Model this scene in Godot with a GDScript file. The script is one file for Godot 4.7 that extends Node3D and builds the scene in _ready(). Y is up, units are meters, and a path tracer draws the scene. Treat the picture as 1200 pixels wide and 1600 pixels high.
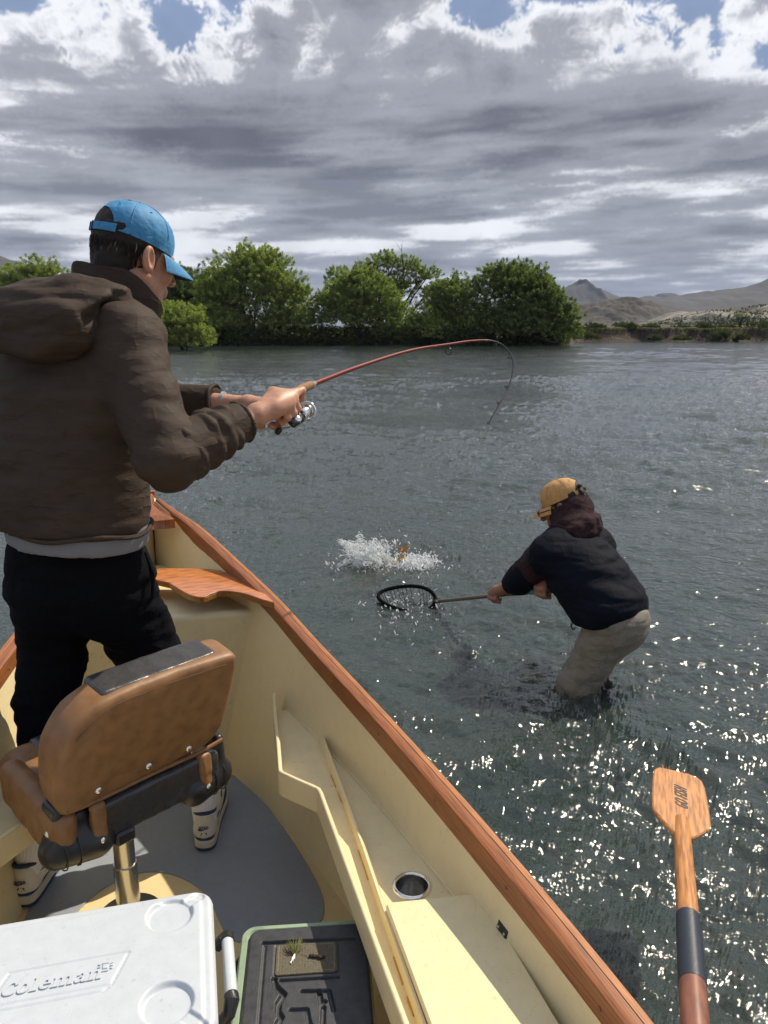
extends Node3D

# ---------------------------------------------------------------- mesh data
class MD:
	var v := PackedVector3Array()
	var t := PackedInt32Array()
	var uv := PackedVector2Array()
	var c := PackedColorArray()

	func add(p: Vector3, q := Vector2.ZERO) -> int:
		v.append(p)
		uv.append(q)
		return v.size() - 1

	func tri(a: int, b: int, d: int) -> void:
		t.append(a); t.append(b); t.append(d)

	func quad(a: int, b: int, d: int, e: int) -> void:
		tri(a, b, d)
		tri(a, d, e)

	func join(o: MD, x := Transform3D.IDENTITY) -> MD:
		var at := v.size()
		for i in o.v.size():
			v.append(x * o.v[i])
			uv.append(o.uv[i])
		for i in o.t:
			t.append(at + i)
		for i in o.c:
			c.append(i)
		return self

	# rows of points; closed_v joins the last point of a row to its first
	func rows(r: Array, closed_v := false, uvs := Vector2.ONE) -> MD:
		var n: int = r[0].size()
		var cols := n + (1 if closed_v else 0)
		var at := v.size()
		var along := 0.0
		for i in r.size():
			if i > 0:
				along += (r[i][0] - r[i - 1][0]).length()
			var across := 0.0
			for j in cols:
				var p: Vector3 = r[i][j % n]
				if j > 0:
					across += (p - r[i][(j - 1) % n]).length()
				add(p, Vector2(across, along) * uvs)
		for i in r.size() - 1:
			for j in cols - 1:
				var a := at + i * cols + j
				quad(a, a + 1, a + cols + 1, a + cols)
		return self

	func fan(ring: PackedVector3Array) -> MD:
		var mid := Vector3.ZERO
		for p in ring:
			mid += p / ring.size()
		var m := add(mid, Vector2(mid.x, mid.z))
		var at := v.size()
		for p in ring:
			add(p, Vector2(p.x, p.z))
		for i in ring.size():
			tri(m, at + i, at + (i + 1) % ring.size())
		return self

	# tube along a path; one radius or one per point; squash flattens it along the frame's second axis
	func tube(path: Array, radii, seg := 10, caps := true, squash := 1.0, up := Vector3.UP) -> MD:
		var r := []
		var n := path.size()
		var side := Vector3.ZERO
		for i in n:
			var d: Vector3 = (path[mini(i + 1, n - 1)] - path[maxi(i - 1, 0)]).normalized()
			if i == 0:
				side = d.cross(up)
				if side.length() < 0.05:
					side = d.cross(Vector3.RIGHT)
			side = (side - d * side.dot(d)).normalized()
			var other := side.cross(d) * squash
			var rad: float = radii[i] if radii is Array else radii
			var ring := PackedVector3Array()
			for k in seg:
				var a := TAU * k / seg
				ring.append(path[i] + side * cos(a) * rad + other * sin(a) * rad)
			r.append(ring)
		rows(r, true)
		if caps:
			fan(r[0])
			var back: PackedVector3Array = r[n - 1].duplicate()
			back.reverse()
			fan(back)
		return self

	# profile of (radius, height) turned about the y axis
	func lathe(prof: Array, seg := 20, x := Transform3D.IDENTITY) -> MD:
		var r := []
		for p in prof:
			var ring := PackedVector3Array()
			for k in seg:
				var a := TAU * k / seg
				ring.append(x * Vector3(cos(a) * p.x, p.y, sin(a) * p.x))
			r.append(ring)
		return rows(r, true)

	# chamfered box
	func box(size: Vector3, bevel := 0.004, x := Transform3D.IDENTITY) -> MD:
		var h := size / 2
		var b := minf(bevel, minf(h.x, minf(h.y, h.z)) * 0.9)
		var at := {}
		for sx in [-1, 1]:
			for sy in [-1, 1]:
				for sz in [-1, 1]:
					var s := Vector3(sx, sy, sz)
					for ax in 3:
						var p := (h - Vector3.ONE * b) * s
						p[ax] = h[ax] * s[ax]
						var q := Vector2(p.x, p.y) if ax == 2 else Vector2(p.x, p.z) if ax == 1 else Vector2(p.y, p.z)
						at[[sx, sy, sz, ax]] = add(x * p, q)
		var mid := x * Vector3.ZERO
		var put := func(ids: Array) -> void:
			var cen := Vector3.ZERO
			for i in ids:
				cen += v[i] / ids.size()
			var nn := (v[ids[2]] - v[ids[0]]).cross(v[ids[1]] - v[ids[0]])
			if nn.dot(cen - mid) < 0:
				ids.reverse()
			for i in range(1, ids.size() - 1):
				tri(ids[0], ids[i], ids[i + 1])
		for ax in 3:
			var u := (ax + 1) % 3
			var w := (ax + 2) % 3
			for s in [-1, 1]:
				var ids := []
				for q in [[-1, -1], [1, -1], [1, 1], [-1, 1]]:
					var k := [0, 0, 0, ax]
					k[ax] = s; k[u] = q[0]; k[w] = q[1]
					ids.append(at[k])
				put.call(ids)
			for su in [-1, 1]:
				for sw in [-1, 1]:
					var ids := []
					for q in [[-1, u], [1, u], [1, w], [-1, w]]:
						var k := [0, 0, 0, q[1]]
						k[ax] = q[0]; k[u] = su; k[w] = sw
						ids.append(at[k])
					put.call(ids)
		for sx in [-1, 1]:
			for sy in [-1, 1]:
				for sz in [-1, 1]:
					put.call([at[[sx, sy, sz, 0]], at[[sx, sy, sz, 1]], at[[sx, sy, sz, 2]]])
		return self

	# outline in the xz plane raised from y0 to y1 with a small bevel at the top
	func prism(poly: PackedVector2Array, y0: float, y1: float, bevel := 0.003, x := Transform3D.IDENTITY) -> MD:
		var n := poly.size()
		var area := 0.0
		for i in n:
			area += poly[i].cross(poly[(i + 1) % n])
		var inset := PackedVector2Array()
		for i in n:
			var e0 := (poly[i] - poly[(i + n - 1) % n]).normalized()
			var e1 := (poly[(i + 1) % n] - poly[i]).normalized()
			var m := (e0 + e1).normalized()
			inset.append(poly[i] + Vector2(-m.y, m.x) * bevel * signf(area))
		var r := []
		for lv in [[inset, y0], [poly, y0 + bevel], [poly, y1 - bevel], [inset, y1]]:
			var ring := PackedVector3Array()
			for p in lv[0]:
				ring.append(x * Vector3(p.x, lv[1], p.y))
			r.append(ring)
		rows(r, true)
		var ids := Geometry2D.triangulate_polygon(inset)
		for lv in [[y1, 1], [y0, -1]]:
			var at := v.size()
			for p in inset:
				add(x * Vector3(p.x, lv[0], p.y), p)
			for i in range(0, ids.size(), 3):
				var a := ids[i]
				var b := ids[i + 1]
				var d := ids[i + 2]
				if ((inset[b] - inset[a]).cross(inset[d] - inset[a]) > 0) == (lv[1] < 0):
					var k := b
					b = d
					d = k
				tri(at + a, at + b, at + d)
		return self

	func volume() -> float:
		var s := 0.0
		for i in range(0, t.size(), 3):
			s += v[t[i]].dot(v[t[i + 2]].cross(v[t[i + 1]]))
		return s

	# normals that are shared across edges flatter than the angle; points in one place count as one
	func mesh(angle := 40.0, closed := true) -> ArrayMesh:
		if closed and volume() < 0:
			for i in range(0, t.size(), 3):
				var k := t[i + 1]
				t[i + 1] = t[i + 2]
				t[i + 2] = k
		var spot := {}
		var id := PackedInt32Array()
		id.resize(v.size())
		for i in v.size():
			var key := Vector3i((v[i] * 20000.0).round())
			if not spot.has(key):
				spot[key] = spot.size()
			id[i] = spot[key]
		var around := []
		around.resize(spot.size())
		for i in around.size():
			around[i] = []
		var fn := PackedVector3Array()
		for i in range(0, t.size(), 3):
			var nn := (v[t[i + 2]] - v[t[i]]).cross(v[t[i + 1]] - v[t[i]])
			fn.append(nn)
			for k in 3:
				around[id[t[i + k]]].append(i / 3)
		var lim := cos(deg_to_rad(angle))
		var ov := PackedVector3Array()
		var on := PackedVector3Array()
		var ou := PackedVector2Array()
		var oc := PackedColorArray()
		var oi := PackedInt32Array()
		var made := {}
		for i in range(0, t.size(), 3):
			var own := fn[i / 3]
			if own.length_squared() < 1e-20:
				continue
			var on_n := own.normalized()
			for k in 3:
				var s := Vector3.ZERO
				for f in around[id[t[i + k]]]:
					if fn[f].normalized().dot(on_n) >= lim:
						s += fn[f]
				s = s.normalized()
				var key := [t[i + k], Vector3i((s * 200).round())]
				if not made.has(key):
					made[key] = ov.size()
					ov.append(v[t[i + k]])
					on.append(s)
					ou.append(uv[t[i + k]])
					if c.size():
						oc.append(c[t[i + k]])
				oi.append(made[key])
		return pack(ov, on, ou, oc, oi)

	# one normal per point, for big closed or open sheets whose points are already shared
	func smooth_mesh() -> ArrayMesh:
		var nn := PackedVector3Array()
		nn.resize(v.size())
		for i in range(0, t.size(), 3):
			var a := t[i]
			var b := t[i + 1]
			var d := t[i + 2]
			var f := (v[d] - v[a]).cross(v[b] - v[a])
			nn[a] += f
			nn[b] += f
			nn[d] += f
		for i in nn.size():
			nn[i] = nn[i].normalized()
		return pack(v, nn, uv, c, t)

	static func pack(ov, on, ou, oc, oi) -> ArrayMesh:
		var a := []
		a.resize(Mesh.ARRAY_MAX)
		a[Mesh.ARRAY_VERTEX] = ov
		a[Mesh.ARRAY_NORMAL] = on
		if ou.size() == ov.size():
			a[Mesh.ARRAY_TEX_UV] = ou
		if oc.size() == ov.size():
			a[Mesh.ARRAY_COLOR] = oc
		a[Mesh.ARRAY_INDEX] = oi
		var m := ArrayMesh.new()
		m.add_surface_from_arrays(Mesh.PRIMITIVE_TRIANGLES, a)
		return m

# ---------------------------------------------------------------- bodies joined smoothly, meshed as surface nets
class Body:
	var pr := []
	var waves := []
	var cuts := []

	func cap(a: Vector3, b: Vector3, ra: float, rb: float, k := 0.03, flat := false) -> Body:
		pr.append([2 if flat else 0, a, b, ra, rb, k, Basis.IDENTITY, false])
		return self

	func chain(pts: Array, rad: Array, k := 0.02) -> Body:
		for i in pts.size() - 1:
			cap(pts[i], pts[i + 1], rad[i], rad[i + 1], k)
		return self

	func ell(at: Vector3, r: Vector3, turn := Basis.IDENTITY, k := 0.03, less := false) -> Body:
		pr.append([1, at, r, 0.0, 0.0, k, turn.inverse(), less])
		return self

	func slab(at: Vector3, half: Vector3, round_r: float, turn := Basis.IDENTITY, k := 0.02, less := false) -> Body:
		pr.append([3, at, half, round_r, 0.0, k, turn.inverse(), less])
		return self

	func carve(a: Vector3, b: Vector3, ra: float, rb: float, k := 0.01) -> Body:
		pr.append([0, a, b, ra, rb, k, Basis.IDENTITY, true])
		return self

	func wave(seed_n: int, freq: float, amp: float, squeeze := Basis.IDENTITY, ridged := false) -> Body:
		var n := FastNoiseLite.new()
		n.seed = seed_n
		n.noise_type = FastNoiseLite.TYPE_SIMPLEX_SMOOTH
		n.frequency = freq
		n.fractal_type = FastNoiseLite.FRACTAL_RIDGED if ridged else FastNoiseLite.FRACTAL_FBM
		n.fractal_octaves = 3
		waves.append([n, squeeze, amp])
		return self

	func cut(normal: Vector3, at: Vector3) -> Body:
		cuts.append(Plane(normal.normalized(), at))
		return self

	func one(q: Array, p: Vector3) -> float:
		if q[0] == 1:
			var l: Vector3 = q[6] * (p - q[1])
			var r: Vector3 = q[2]
			var k0 := (l / r).length()
			var k1 := (l / (r * r)).length()
			return k0 * (k0 - 1.0) / maxf(k1, 1e-4) if k0 > 0.05 else -minf(r.x, minf(r.y, r.z))
		if q[0] == 3:
			var l: Vector3 = q[6] * (p - q[1])
			var d: Vector3 = l.abs() - q[2] + Vector3.ONE * q[3]
			return d.max(Vector3.ZERO).length() + minf(maxf(d.x, maxf(d.y, d.z)), 0.0) - q[3]
		var pa: Vector3 = p - q[1]
		var ba: Vector3 = q[2] - q[1]
		var h := clampf(pa.dot(ba) / maxf(ba.length_squared(), 1e-9), 0.0, 1.0)
		var d := (pa - ba * h).length() - lerpf(q[3], q[4], h)
		if q[0] == 2:
			d = maxf(d, (p - q[2]).dot(ba.normalized()))
		return d

	func at(p: Vector3, list: Array) -> float:
		var d := 1e3
		for q in list:
			if q[7]:
				continue
			var e := one(q, p)
			if d > 100.0:
				d = e
			else:
				var k: float = q[5]
				var h := maxf(k - absf(d - e), 0.0)
				d = minf(d, e) - h * h / k * 0.25
		for q in list:
			if q[7]:
				var e := -one(q, p)
				var k: float = q[5]
				var h := maxf(k - absf(d - e), 0.0)
				d = maxf(d, e) + h * h / k * 0.25
		for w in waves:
			d += w[2] * w[0].get_noise_3dv(w[1] * p)
		for w in cuts:
			d = maxf(d, w.distance_to(p))
		return d

	# the shapes of another body, moved
	func join(o: Body, x := Transform3D.IDENTITY) -> Body:
		for q in o.pr:
			var r: Array = q.duplicate()
			r[1] = x * q[1]
			if q[0] == 0 or q[0] == 2:
				r[2] = x * q[2]
			r[6] = q[6] * x.basis.inverse()
			pr.append(r)
		return self

	func reach(q: Array) -> AABB:
		var lo: Vector3
		var hi: Vector3
		if q[0] == 1 or q[0] == 3:
			var b: Basis = q[6].inverse()
			var e: Vector3 = (b.x * q[2].x).abs() + (b.y * q[2].y).abs() + (b.z * q[2].z).abs()
			lo = q[1] - e
			hi = q[1] + e
		else:
			lo = (q[1] - Vector3.ONE * q[3]).min(q[2] - Vector3.ONE * q[4])
			hi = (q[1] + Vector3.ONE * q[3]).max(q[2] + Vector3.ONE * q[4])
		return AABB(lo, hi - lo)

	func net(c: float) -> MD:
		var lo := Vector3.ONE * 1e6
		var hi := -lo
		for q in pr:
			if q[7]:
				continue
			var r := reach(q)
			lo = lo.min(r.position)
			hi = hi.max(r.end)
		lo -= Vector3.ONE * (c * 3 + 0.014)
		hi += Vector3.ONE * (c * 3 + 0.014)
		var B := 4
		var nb := Vector3i(((hi - lo) / (c * B)).ceil())
		var n := nb * B + Vector3i.ONE
		var sy := n.x
		var sz := n.x * n.y
		var val := PackedFloat32Array()
		val.resize(n.x * n.y * n.z)
		val.fill(1e3)
		var half := c * B * 0.87
		var live := []
		var lists := {}
		for q in pr:
			var r := reach(q).grow(0.016 + q[5])
			var i0 := Vector3i(((r.position - lo) / (c * B)).floor()).clamp(Vector3i.ZERO, nb - Vector3i.ONE)
			var i1 := Vector3i(((r.end - lo) / (c * B)).floor()).clamp(Vector3i.ZERO, nb - Vector3i.ONE)
			for bz in range(i0.z, i1.z + 1):
				for by in range(i0.y, i1.y + 1):
					for bx in range(i0.x, i1.x + 1):
						var key := Vector3i(bx, by, bz)
						var mid := lo + (Vector3(key) + Vector3.ONE * 0.5) * c * B
						var e := one(q, mid)
						if e > half * 1.6 + 0.016 + q[5]:
							continue
						if not lists.has(key):
							lists[key] = []
						lists[key].append(q)
		for key in lists:
			var list: Array = lists[key]
			var mid := lo + (Vector3(key) + Vector3.ONE * 0.5) * c * B
			var e := at(mid, list)
			if absf(e) > half * 1.6 + 0.012:
				continue
			live.append(key * B)
			for k in B + 1:
				for j in B + 1:
					for i in B + 1:
						var s: int = (key.x * B + i) + (key.y * B + j) * sy + (key.z * B + k) * sz
						if val[s] > 100.0:
							val[s] = at(lo + Vector3(key.x * B + i, key.y * B + j, key.z * B + k) * c, list)
		var idx := PackedInt32Array()
		idx.resize(val.size())
		idx.fill(-1)
		var out := MD.new()
		var cells := PackedInt32Array()
		var off := [0, 1, sy, sy + 1, sz, sz + 1, sz + sy, sz + sy + 1]
		var edges := [[0, 1], [2, 3], [4, 5], [6, 7], [0, 2], [1, 3], [4, 6], [5, 7], [0, 4], [1, 5], [2, 6], [3, 7]]
		var cor := []
		for i in 8:
			cor.append(Vector3(i & 1, (i >> 1) & 1, i >> 2))
		for b in live:
			for k in B:
				for j in B:
					for i in B:
						var s: int = (b.x + i) + (b.y + j) * sy + (b.z + k) * sz
						var neg := 0
						for o in off:
							if val[s + o] < 0.0:
								neg += 1
						if neg == 0 or neg == 8:
							continue
						var sum := Vector3.ZERO
						var cnt := 0
						for e in edges:
							var a := val[s + off[e[0]]]
							var d := val[s + off[e[1]]]
							if (a < 0.0) != (d < 0.0):
								sum += cor[e[0]].lerp(cor[e[1]], clampf(a / (a - d), 0.05, 0.95))
								cnt += 1
						idx[s] = out.add(lo + (Vector3(b.x + i, b.y + j, b.z + k) + sum / cnt) * c)
						cells.append(s)
		for s in cells:
			for e in [[1, sy, sz], [sy, sz, 1], [sz, 1, sy]]:
				var a := val[s]
				var d := val[s + e[0]]
				if (a < 0.0) == (d < 0.0):
					continue
				if s - e[1] - e[2] < 0:
					continue
				var q0 := idx[s]
				var q1 := idx[s - e[1]]
				var q2 := idx[s - e[1] - e[2]]
				var q3 := idx[s - e[2]]
				if q1 < 0 or q2 < 0 or q3 < 0:
					continue
				if a < 0.0:
					out.quad(q0, q3, q2, q1)
				else:
					out.quad(q0, q1, q2, q3)
		return out

# ---------------------------------------------------------------- naming and tagging
var taken := {}

func numbered(called: String) -> String:
	if not taken.has(called):
		taken[called] = 0
		return called
	taken[called] += 1
	return "%s_%03d" % [called, taken[called]]

func tag(o: Node, label: String, category: String, group := "", kind := "") -> Node:
	if label: o.set_meta("label", label)
	if category: o.set_meta("category", category)
	if group: o.set_meta("group", group)
	if kind: o.set_meta("kind", kind)
	return o

func thing(called: String, label: String, category: String, x := Transform3D.IDENTITY, group := "") -> Node3D:
	var o := Node3D.new()
	o.name = numbered(called)
	o.transform = x
	add_child(o, true)
	tag(o, label, category, group)
	return o

# one named mesh under a thing, a part or the root
func part(called: String, m: Mesh, mat: Material, parent: Node = self, x := Transform3D.IDENTITY, label := "") -> MeshInstance3D:
	var o := MeshInstance3D.new()
	if parent == self:
		o.name = numbered(called)
	else:
		var k := 0
		for ch in parent.get_children():
			if str(ch.name) == called or (str(ch.name).begins_with(called + "_") and str(ch.name).substr(called.length() + 1).is_valid_int()):
				k += 1
		o.name = called if k == 0 else "%s_%03d" % [called, k]
	o.mesh = m
	o.material_override = mat
	o.transform = x
	parent.add_child(o, true)
	if label: o.set_meta("label", label)
	return o

func setting(called: String, m: Mesh, mat: Material) -> MeshInstance3D:
	var o := part(called, m, mat)
	o.set_meta("kind", "structure")
	return o

func v3(x: float, y: float, z: float) -> Vector3:
	return Vector3(x, y, z)

# ---------------------------------------------------------------- materials
var tex := {}
var mats := {}

func lin(r: float, g: float, b: float, a := 1.0) -> Color:
	var k := Color(r, g, b).linear_to_srgb()
	k.a = a
	return k

func noise(seed_n: int, freq: float, oct := 4, kind := FastNoiseLite.TYPE_SIMPLEX_SMOOTH, fr := FastNoiseLite.FRACTAL_FBM) -> FastNoiseLite:
	var n := FastNoiseLite.new()
	n.seed = seed_n
	n.noise_type = kind
	n.frequency = freq
	n.fractal_type = fr
	n.fractal_octaves = oct
	return n

func noise_tex(n: FastNoiseLite, size: Vector2i, stops: Array) -> NoiseTexture2D:
	var t := NoiseTexture2D.new()
	t.noise = n
	t.width = size.x
	t.height = size.y
	t.seamless = true
	t.seamless_blend_skirt = 0.2
	if stops.size():
		var g := Gradient.new()
		var off := PackedFloat32Array()
		var col := PackedColorArray()
		for s in stops:
			off.append(s[0])
			col.append(s[1])
		g.offsets = off
		g.colors = col
		t.color_ramp = g
	return t

func grey(x: float) -> Color:
	return Color(x, x, x)

# nearly even paint with hairline scratches, specks and small rubbed spots
func scuffed(size: int, count: int, seed_n: int) -> ImageTexture:
	var im := Image.create(size, size, false, Image.FORMAT_RGB8)
	im.fill(Color(0.985, 0.985, 0.985))
	var rng := RandomNumberGenerator.new()
	rng.seed = seed_n
	var n := noise(seed_n + 1, 0.015, 4)
	for y in size:
		for x in size:
			var k := 0.975 + 0.025 * n.get_noise_2d(x, y)
			im.set_pixel(x, y, Color(k, k, k * 0.995))
	for i in count:
		var p := Vector2(rng.randf() * size, rng.randf() * size)
		var kind := rng.randf()
		var tone := Color(0.62, 0.52, 0.36).lerp(Color(0.55, 0.54, 0.5), rng.randf())
		if kind < 0.35:
			var a := rng.randf() * TAU
			var bend := rng.randf_range(-0.03, 0.03)
			var strength := rng.randf_range(0.04, 0.18)
			for k in int(rng.randf_range(6, 60)):
				p += Vector2(cos(a), sin(a))
				a += bend
				var q := Vector2i(posmod(int(p.x), size), posmod(int(p.y), size))
				im.set_pixelv(q, im.get_pixelv(q).lerp(tone, strength))
		else:
			var r := 1.0 if kind < 0.9 else rng.randf_range(2.0, 6.0)
			var strength := rng.randf_range(0.1, 0.5) if r < 1.5 else rng.randf_range(0.05, 0.16)
			for dy in range(-int(r), int(r) + 1):
				for dx in range(-int(r), int(r) + 1):
					var e := Vector2(dx, dy).length() / (r + 0.3)
					if e < 1.0 and rng.randf() < 0.8:
						var q := Vector2i(posmod(int(p.x) + dx, size), posmod(int(p.y) + dy, size))
						im.set_pixelv(q, im.get_pixelv(q).lerp(tone, strength))
	return ImageTexture.create_from_image(im)

func textures() -> void:
	tex.mottle = noise_tex(noise(3, 0.012, 6), Vector2i(512, 512), [[0.0, grey(0.80)], [0.45, grey(0.95)], [0.6, grey(0.97)], [1.0, grey(1.0)]])
	tex.stain = scuffed(1024, 2000, 41)
	tex.worn = noise_tex(noise(19, 0.02, 6), Vector2i(512, 512), [[0.0, Color(0.80, 0.77, 0.74)], [0.4, Color(0.91, 0.90, 0.89)], [0.65, Color(0.96, 0.955, 0.95)], [1.0, grey(1.0)]])
	tex.crease = noise_tex(noise(15, 0.010, 3, FastNoiseLite.TYPE_SIMPLEX_SMOOTH, FastNoiseLite.FRACTAL_RIDGED), Vector2i(512, 512), [[0.0, grey(0.0)], [0.45, grey(0.25)], [0.8, grey(0.55)], [0.93, grey(1.0)], [1.0, grey(0.8)]])
	tex.specks = noise_tex(noise(22, 0.05, 5), Vector2i(1024, 1024), [[0.0, grey(0.55)], [0.12, grey(0.78)], [0.2, grey(0.95)], [0.5, grey(0.985)], [1.0, grey(1.0)]])
	tex.grain = noise_tex(noise(5, 0.05, 5), Vector2i(256, 256), [[0.0, Color(0.58, 0.54, 0.5)], [0.35, Color(0.80, 0.77, 0.74)], [0.6, Color(0.93, 0.91, 0.89)], [1.0, grey(1.0)]])
	tex.bump_fine = noise_tex(noise(6, 0.08, 4), Vector2i(512, 512), [])
	tex.bump_soft = noise_tex(noise(8, 0.016, 4), Vector2i(512, 512), [])
	tex.leather = noise_tex(noise(9, 0.06, 3, FastNoiseLite.TYPE_CELLULAR), Vector2i(512, 512), [])
	tex.scuff = noise_tex(noise(10, 0.012, 7), Vector2i(512, 512), [[0.0, grey(0.72)], [0.4, grey(0.88)], [0.6, grey(0.94)], [1.0, grey(1.0)]])
	tex.ripple = noise_tex(noise(77, 0.020, 5, FastNoiseLite.TYPE_SIMPLEX_SMOOTH), Vector2i(1024, 1024), [])
	tex.rough_var = noise_tex(noise(12, 0.02, 5), Vector2i(512, 512), [[0.0, grey(0.55)], [1.0, grey(1.0)]])
	var w := Image.create(64, 64, false, Image.FORMAT_L8)
	for y in 64:
		for x in 64:
			var a := absf(sin(PI * x / 8.0)) * (1.0 if ((x / 8) + (y / 8)) % 2 == 0 else 0.35)
			var b := absf(sin(PI * y / 8.0)) * (1.0 if ((x / 8) + (y / 8)) % 2 == 1 else 0.35)
			w.set_pixel(x, y, grey(maxf(a, b)))
	tex.weave = ImageTexture.create_from_image(w)
	# printed leaf-like camouflage for the plum hood and sleeves
	tex.print = noise_tex(noise(31, 0.035, 3, FastNoiseLite.TYPE_CELLULAR), Vector2i(512, 512), [[0.0, Color(0.45, 0.4, 0.42)], [0.3, Color(0.75, 0.6, 0.6)], [0.42, Color(0.35, 0.32, 0.36)], [0.6, Color(1.0, 0.82, 0.8)], [0.72, Color(0.42, 0.36, 0.4)], [1.0, Color(0.9, 0.7, 0.68)]])

func mat(called: String, col: Color, rough: float, o := {}) -> StandardMaterial3D:
	if mats.has(called):
		return mats[called]
	var m := StandardMaterial3D.new()
	m.resource_name = called
	m.albedo_color = col
	m.roughness = rough
	m.cull_mode = BaseMaterial3D.CULL_DISABLED
	if o.has("metal"): m.metallic = o.metal
	if o.has("spec"): m.metallic_specular = o.spec
	if o.has("tex"): m.albedo_texture = o.tex
	if o.has("rtex"):
		m.roughness_texture = o.rtex
	if o.has("bump"):
		m.heightmap_enabled = true
		m.heightmap_texture = o.bump
		m.heightmap_scale = o.get("bump_cm", 0.1)
	if o.has("coat"):
		m.clearcoat_enabled = true
		m.clearcoat = o.coat
		m.clearcoat_roughness = o.get("coat_rough", 0.1)
	if o.has("rim"):
		m.rim_enabled = true
		m.rim = o.rim
		m.rim_tint = 0.6
	if o.has("sss"):
		m.subsurf_scatter_enabled = true
		m.subsurf_scatter_strength = o.sss
	if o.has("back"):
		m.backlight_enabled = true
		m.backlight = o.back
	if o.has("tri"):
		m.uv1_triplanar = true
		m.uv1_scale = Vector3.ONE * o.tri if not o.tri is Vector3 else o.tri
	if o.has("world"):
		m.uv1_world_triplanar = true
	if o.has("uv"): m.uv1_scale = o.uv
	if o.has("vc"): m.vertex_color_use_as_albedo = true
	mats[called] = m
	return m

func materials() -> void:
	mat("gelcoat", lin(0.75, 0.635, 0.385), 0.4, {"tex": tex.stain, "tri": 1.1, "bump": tex.bump_soft, "bump_cm": 0.02})
	mat("gelcoat_floor", lin(0.70, 0.565, 0.31), 0.55, {"tex": tex.stain, "tri": 1.1})
	mat("floor_grey", lin(0.255, 0.285, 0.335), 0.6, {"tex": tex.stain, "tri": 1.3})
	mat("mahogany", lin(0.33, 0.112, 0.031), 0.45, {"tex": tex.grain, "uv": Vector3(14, 0.6, 1), "bump": tex.grain, "bump_cm": 0.03, "coat": 0.2, "coat_rough": 0.3})
	mat("light_wood", lin(0.44, 0.175, 0.055), 0.5, {"tex": tex.grain, "uv": Vector3(26, 0.9, 1), "bump": tex.grain, "bump_cm": 0.03})
	mat("board_wood", lin(0.60, 0.215, 0.05), 0.35, {"tex": tex.grain, "uv": Vector3(0.9, 5, 1), "coat": 0.6, "coat_rough": 0.2})
	mat("board_edge", lin(0.36, 0.15, 0.025), 0.4, {"tex": tex.grain, "uv": Vector3(20, 2, 1)})
	mat("oar_wood", lin(0.60, 0.27, 0.075), 0.32, {"tex": tex.grain, "uv": Vector3(7, 0.7, 1), "coat": 0.5, "coat_rough": 0.15})
	mat("oar_red", lin(0.26, 0.09, 0.045), 0.35, {"tex": tex.scuff, "uv": Vector3(6, 2, 1), "coat": 0.6, "coat_rough": 0.15})
	mat("rope_wrap", lin(0.022, 0.028, 0.045), 0.4, {"bump": tex.bump_fine, "bump_cm": 0.03, "uv": Vector3(1, 30, 1)})
	mat("ink", lin(0.012, 0.012, 0.014), 0.5)
	mat("brown_vinyl", lin(0.245, 0.122, 0.047), 0.5, {"tex": tex.worn, "tri": 2.0, "bump": tex.leather, "bump_cm": 0.025})
	mat("black_vinyl", lin(0.042, 0.041, 0.042), 0.4, {"tri": 4.0, "bump": tex.leather, "bump_cm": 0.03, "rtex": tex.rough_var})
	mat("black_plastic", lin(0.016, 0.017, 0.02), 0.35, {"tri": 5.0, "bump": tex.bump_fine, "bump_cm": 0.02})
	mat("rust_stain", lin(0.46, 0.27, 0.075), 0.8)
	mat("beads", lin(0.30, 0.34, 0.42), 0.5)
	mat("thread", lin(0.10, 0.05, 0.02), 0.7)
	mat("chrome", lin(0.78, 0.77, 0.74), 0.14, {"metal": 1.0})
	mat("steel", lin(0.55, 0.54, 0.52), 0.3, {"metal": 1.0, "tri": 6.0, "rtex": tex.rough_var})
	mat("dark_steel", lin(0.06, 0.06, 0.065), 0.3, {"metal": 0.8})
	mat("cooler_white", lin(0.50, 0.54, 0.595), 0.42, {"tex": tex.stain, "tri": 1.7})
	mat("box_dark", lin(0.040, 0.043, 0.05), 0.5, {"tex": tex.scuff, "tri": 5.0, "bump": tex.bump_fine, "bump_cm": 0.03})
	mat("box_green", lin(0.27, 0.36, 0.25), 0.5, {"tex": tex.mottle, "tri": 3.0})
	mat("stitch", lin(0.22, 0.19, 0.12), 0.9)
	mat("pad_tan", lin(0.125, 0.11, 0.075), 0.9, {"tri": 22.0, "bump": tex.weave, "bump_cm": 0.06, "tex": tex.scuff})
	mat("jacket_brown", lin(0.056, 0.041, 0.032), 0.7, {"spec": 0.25, "tri": v3(1.5, 3.2, 1.5), "tex": tex.mottle, "bump": tex.crease, "bump_cm": 0.38})
	mat("jacket_lining", lin(0.012, 0.011, 0.011), 0.8)
	mat("hoodie_grey", lin(0.17, 0.175, 0.19), 0.9, {"tri": 9.0, "bump": tex.weave, "bump_cm": 0.05, "rim": 0.3})
	mat("pants_black", lin(0.0042, 0.0046, 0.0068), 0.9, {"spec": 0.2, "tri": 2.2, "bump": tex.crease, "bump_cm": 0.4})
	mat("cap_blue", lin(0.035, 0.225, 0.46), 0.7, {"tri": 7.0, "bump": tex.bump_soft, "bump_cm": 0.12, "rim": 0.2, "tex": tex.mottle})
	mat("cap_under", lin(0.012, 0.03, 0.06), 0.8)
	mat("skin", lin(0.50, 0.255, 0.165), 0.5, {"tri": 9.0, "tex": tex.mottle, "bump": tex.leather, "bump_cm": 0.02, "sss": 0.12})
	mat("skin_tan", lin(0.26, 0.12, 0.075), 0.5, {"tri": 9.0, "tex": tex.mottle, "sss": 0.08})
	mat("lip", lin(0.36, 0.15, 0.12), 0.5)
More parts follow.
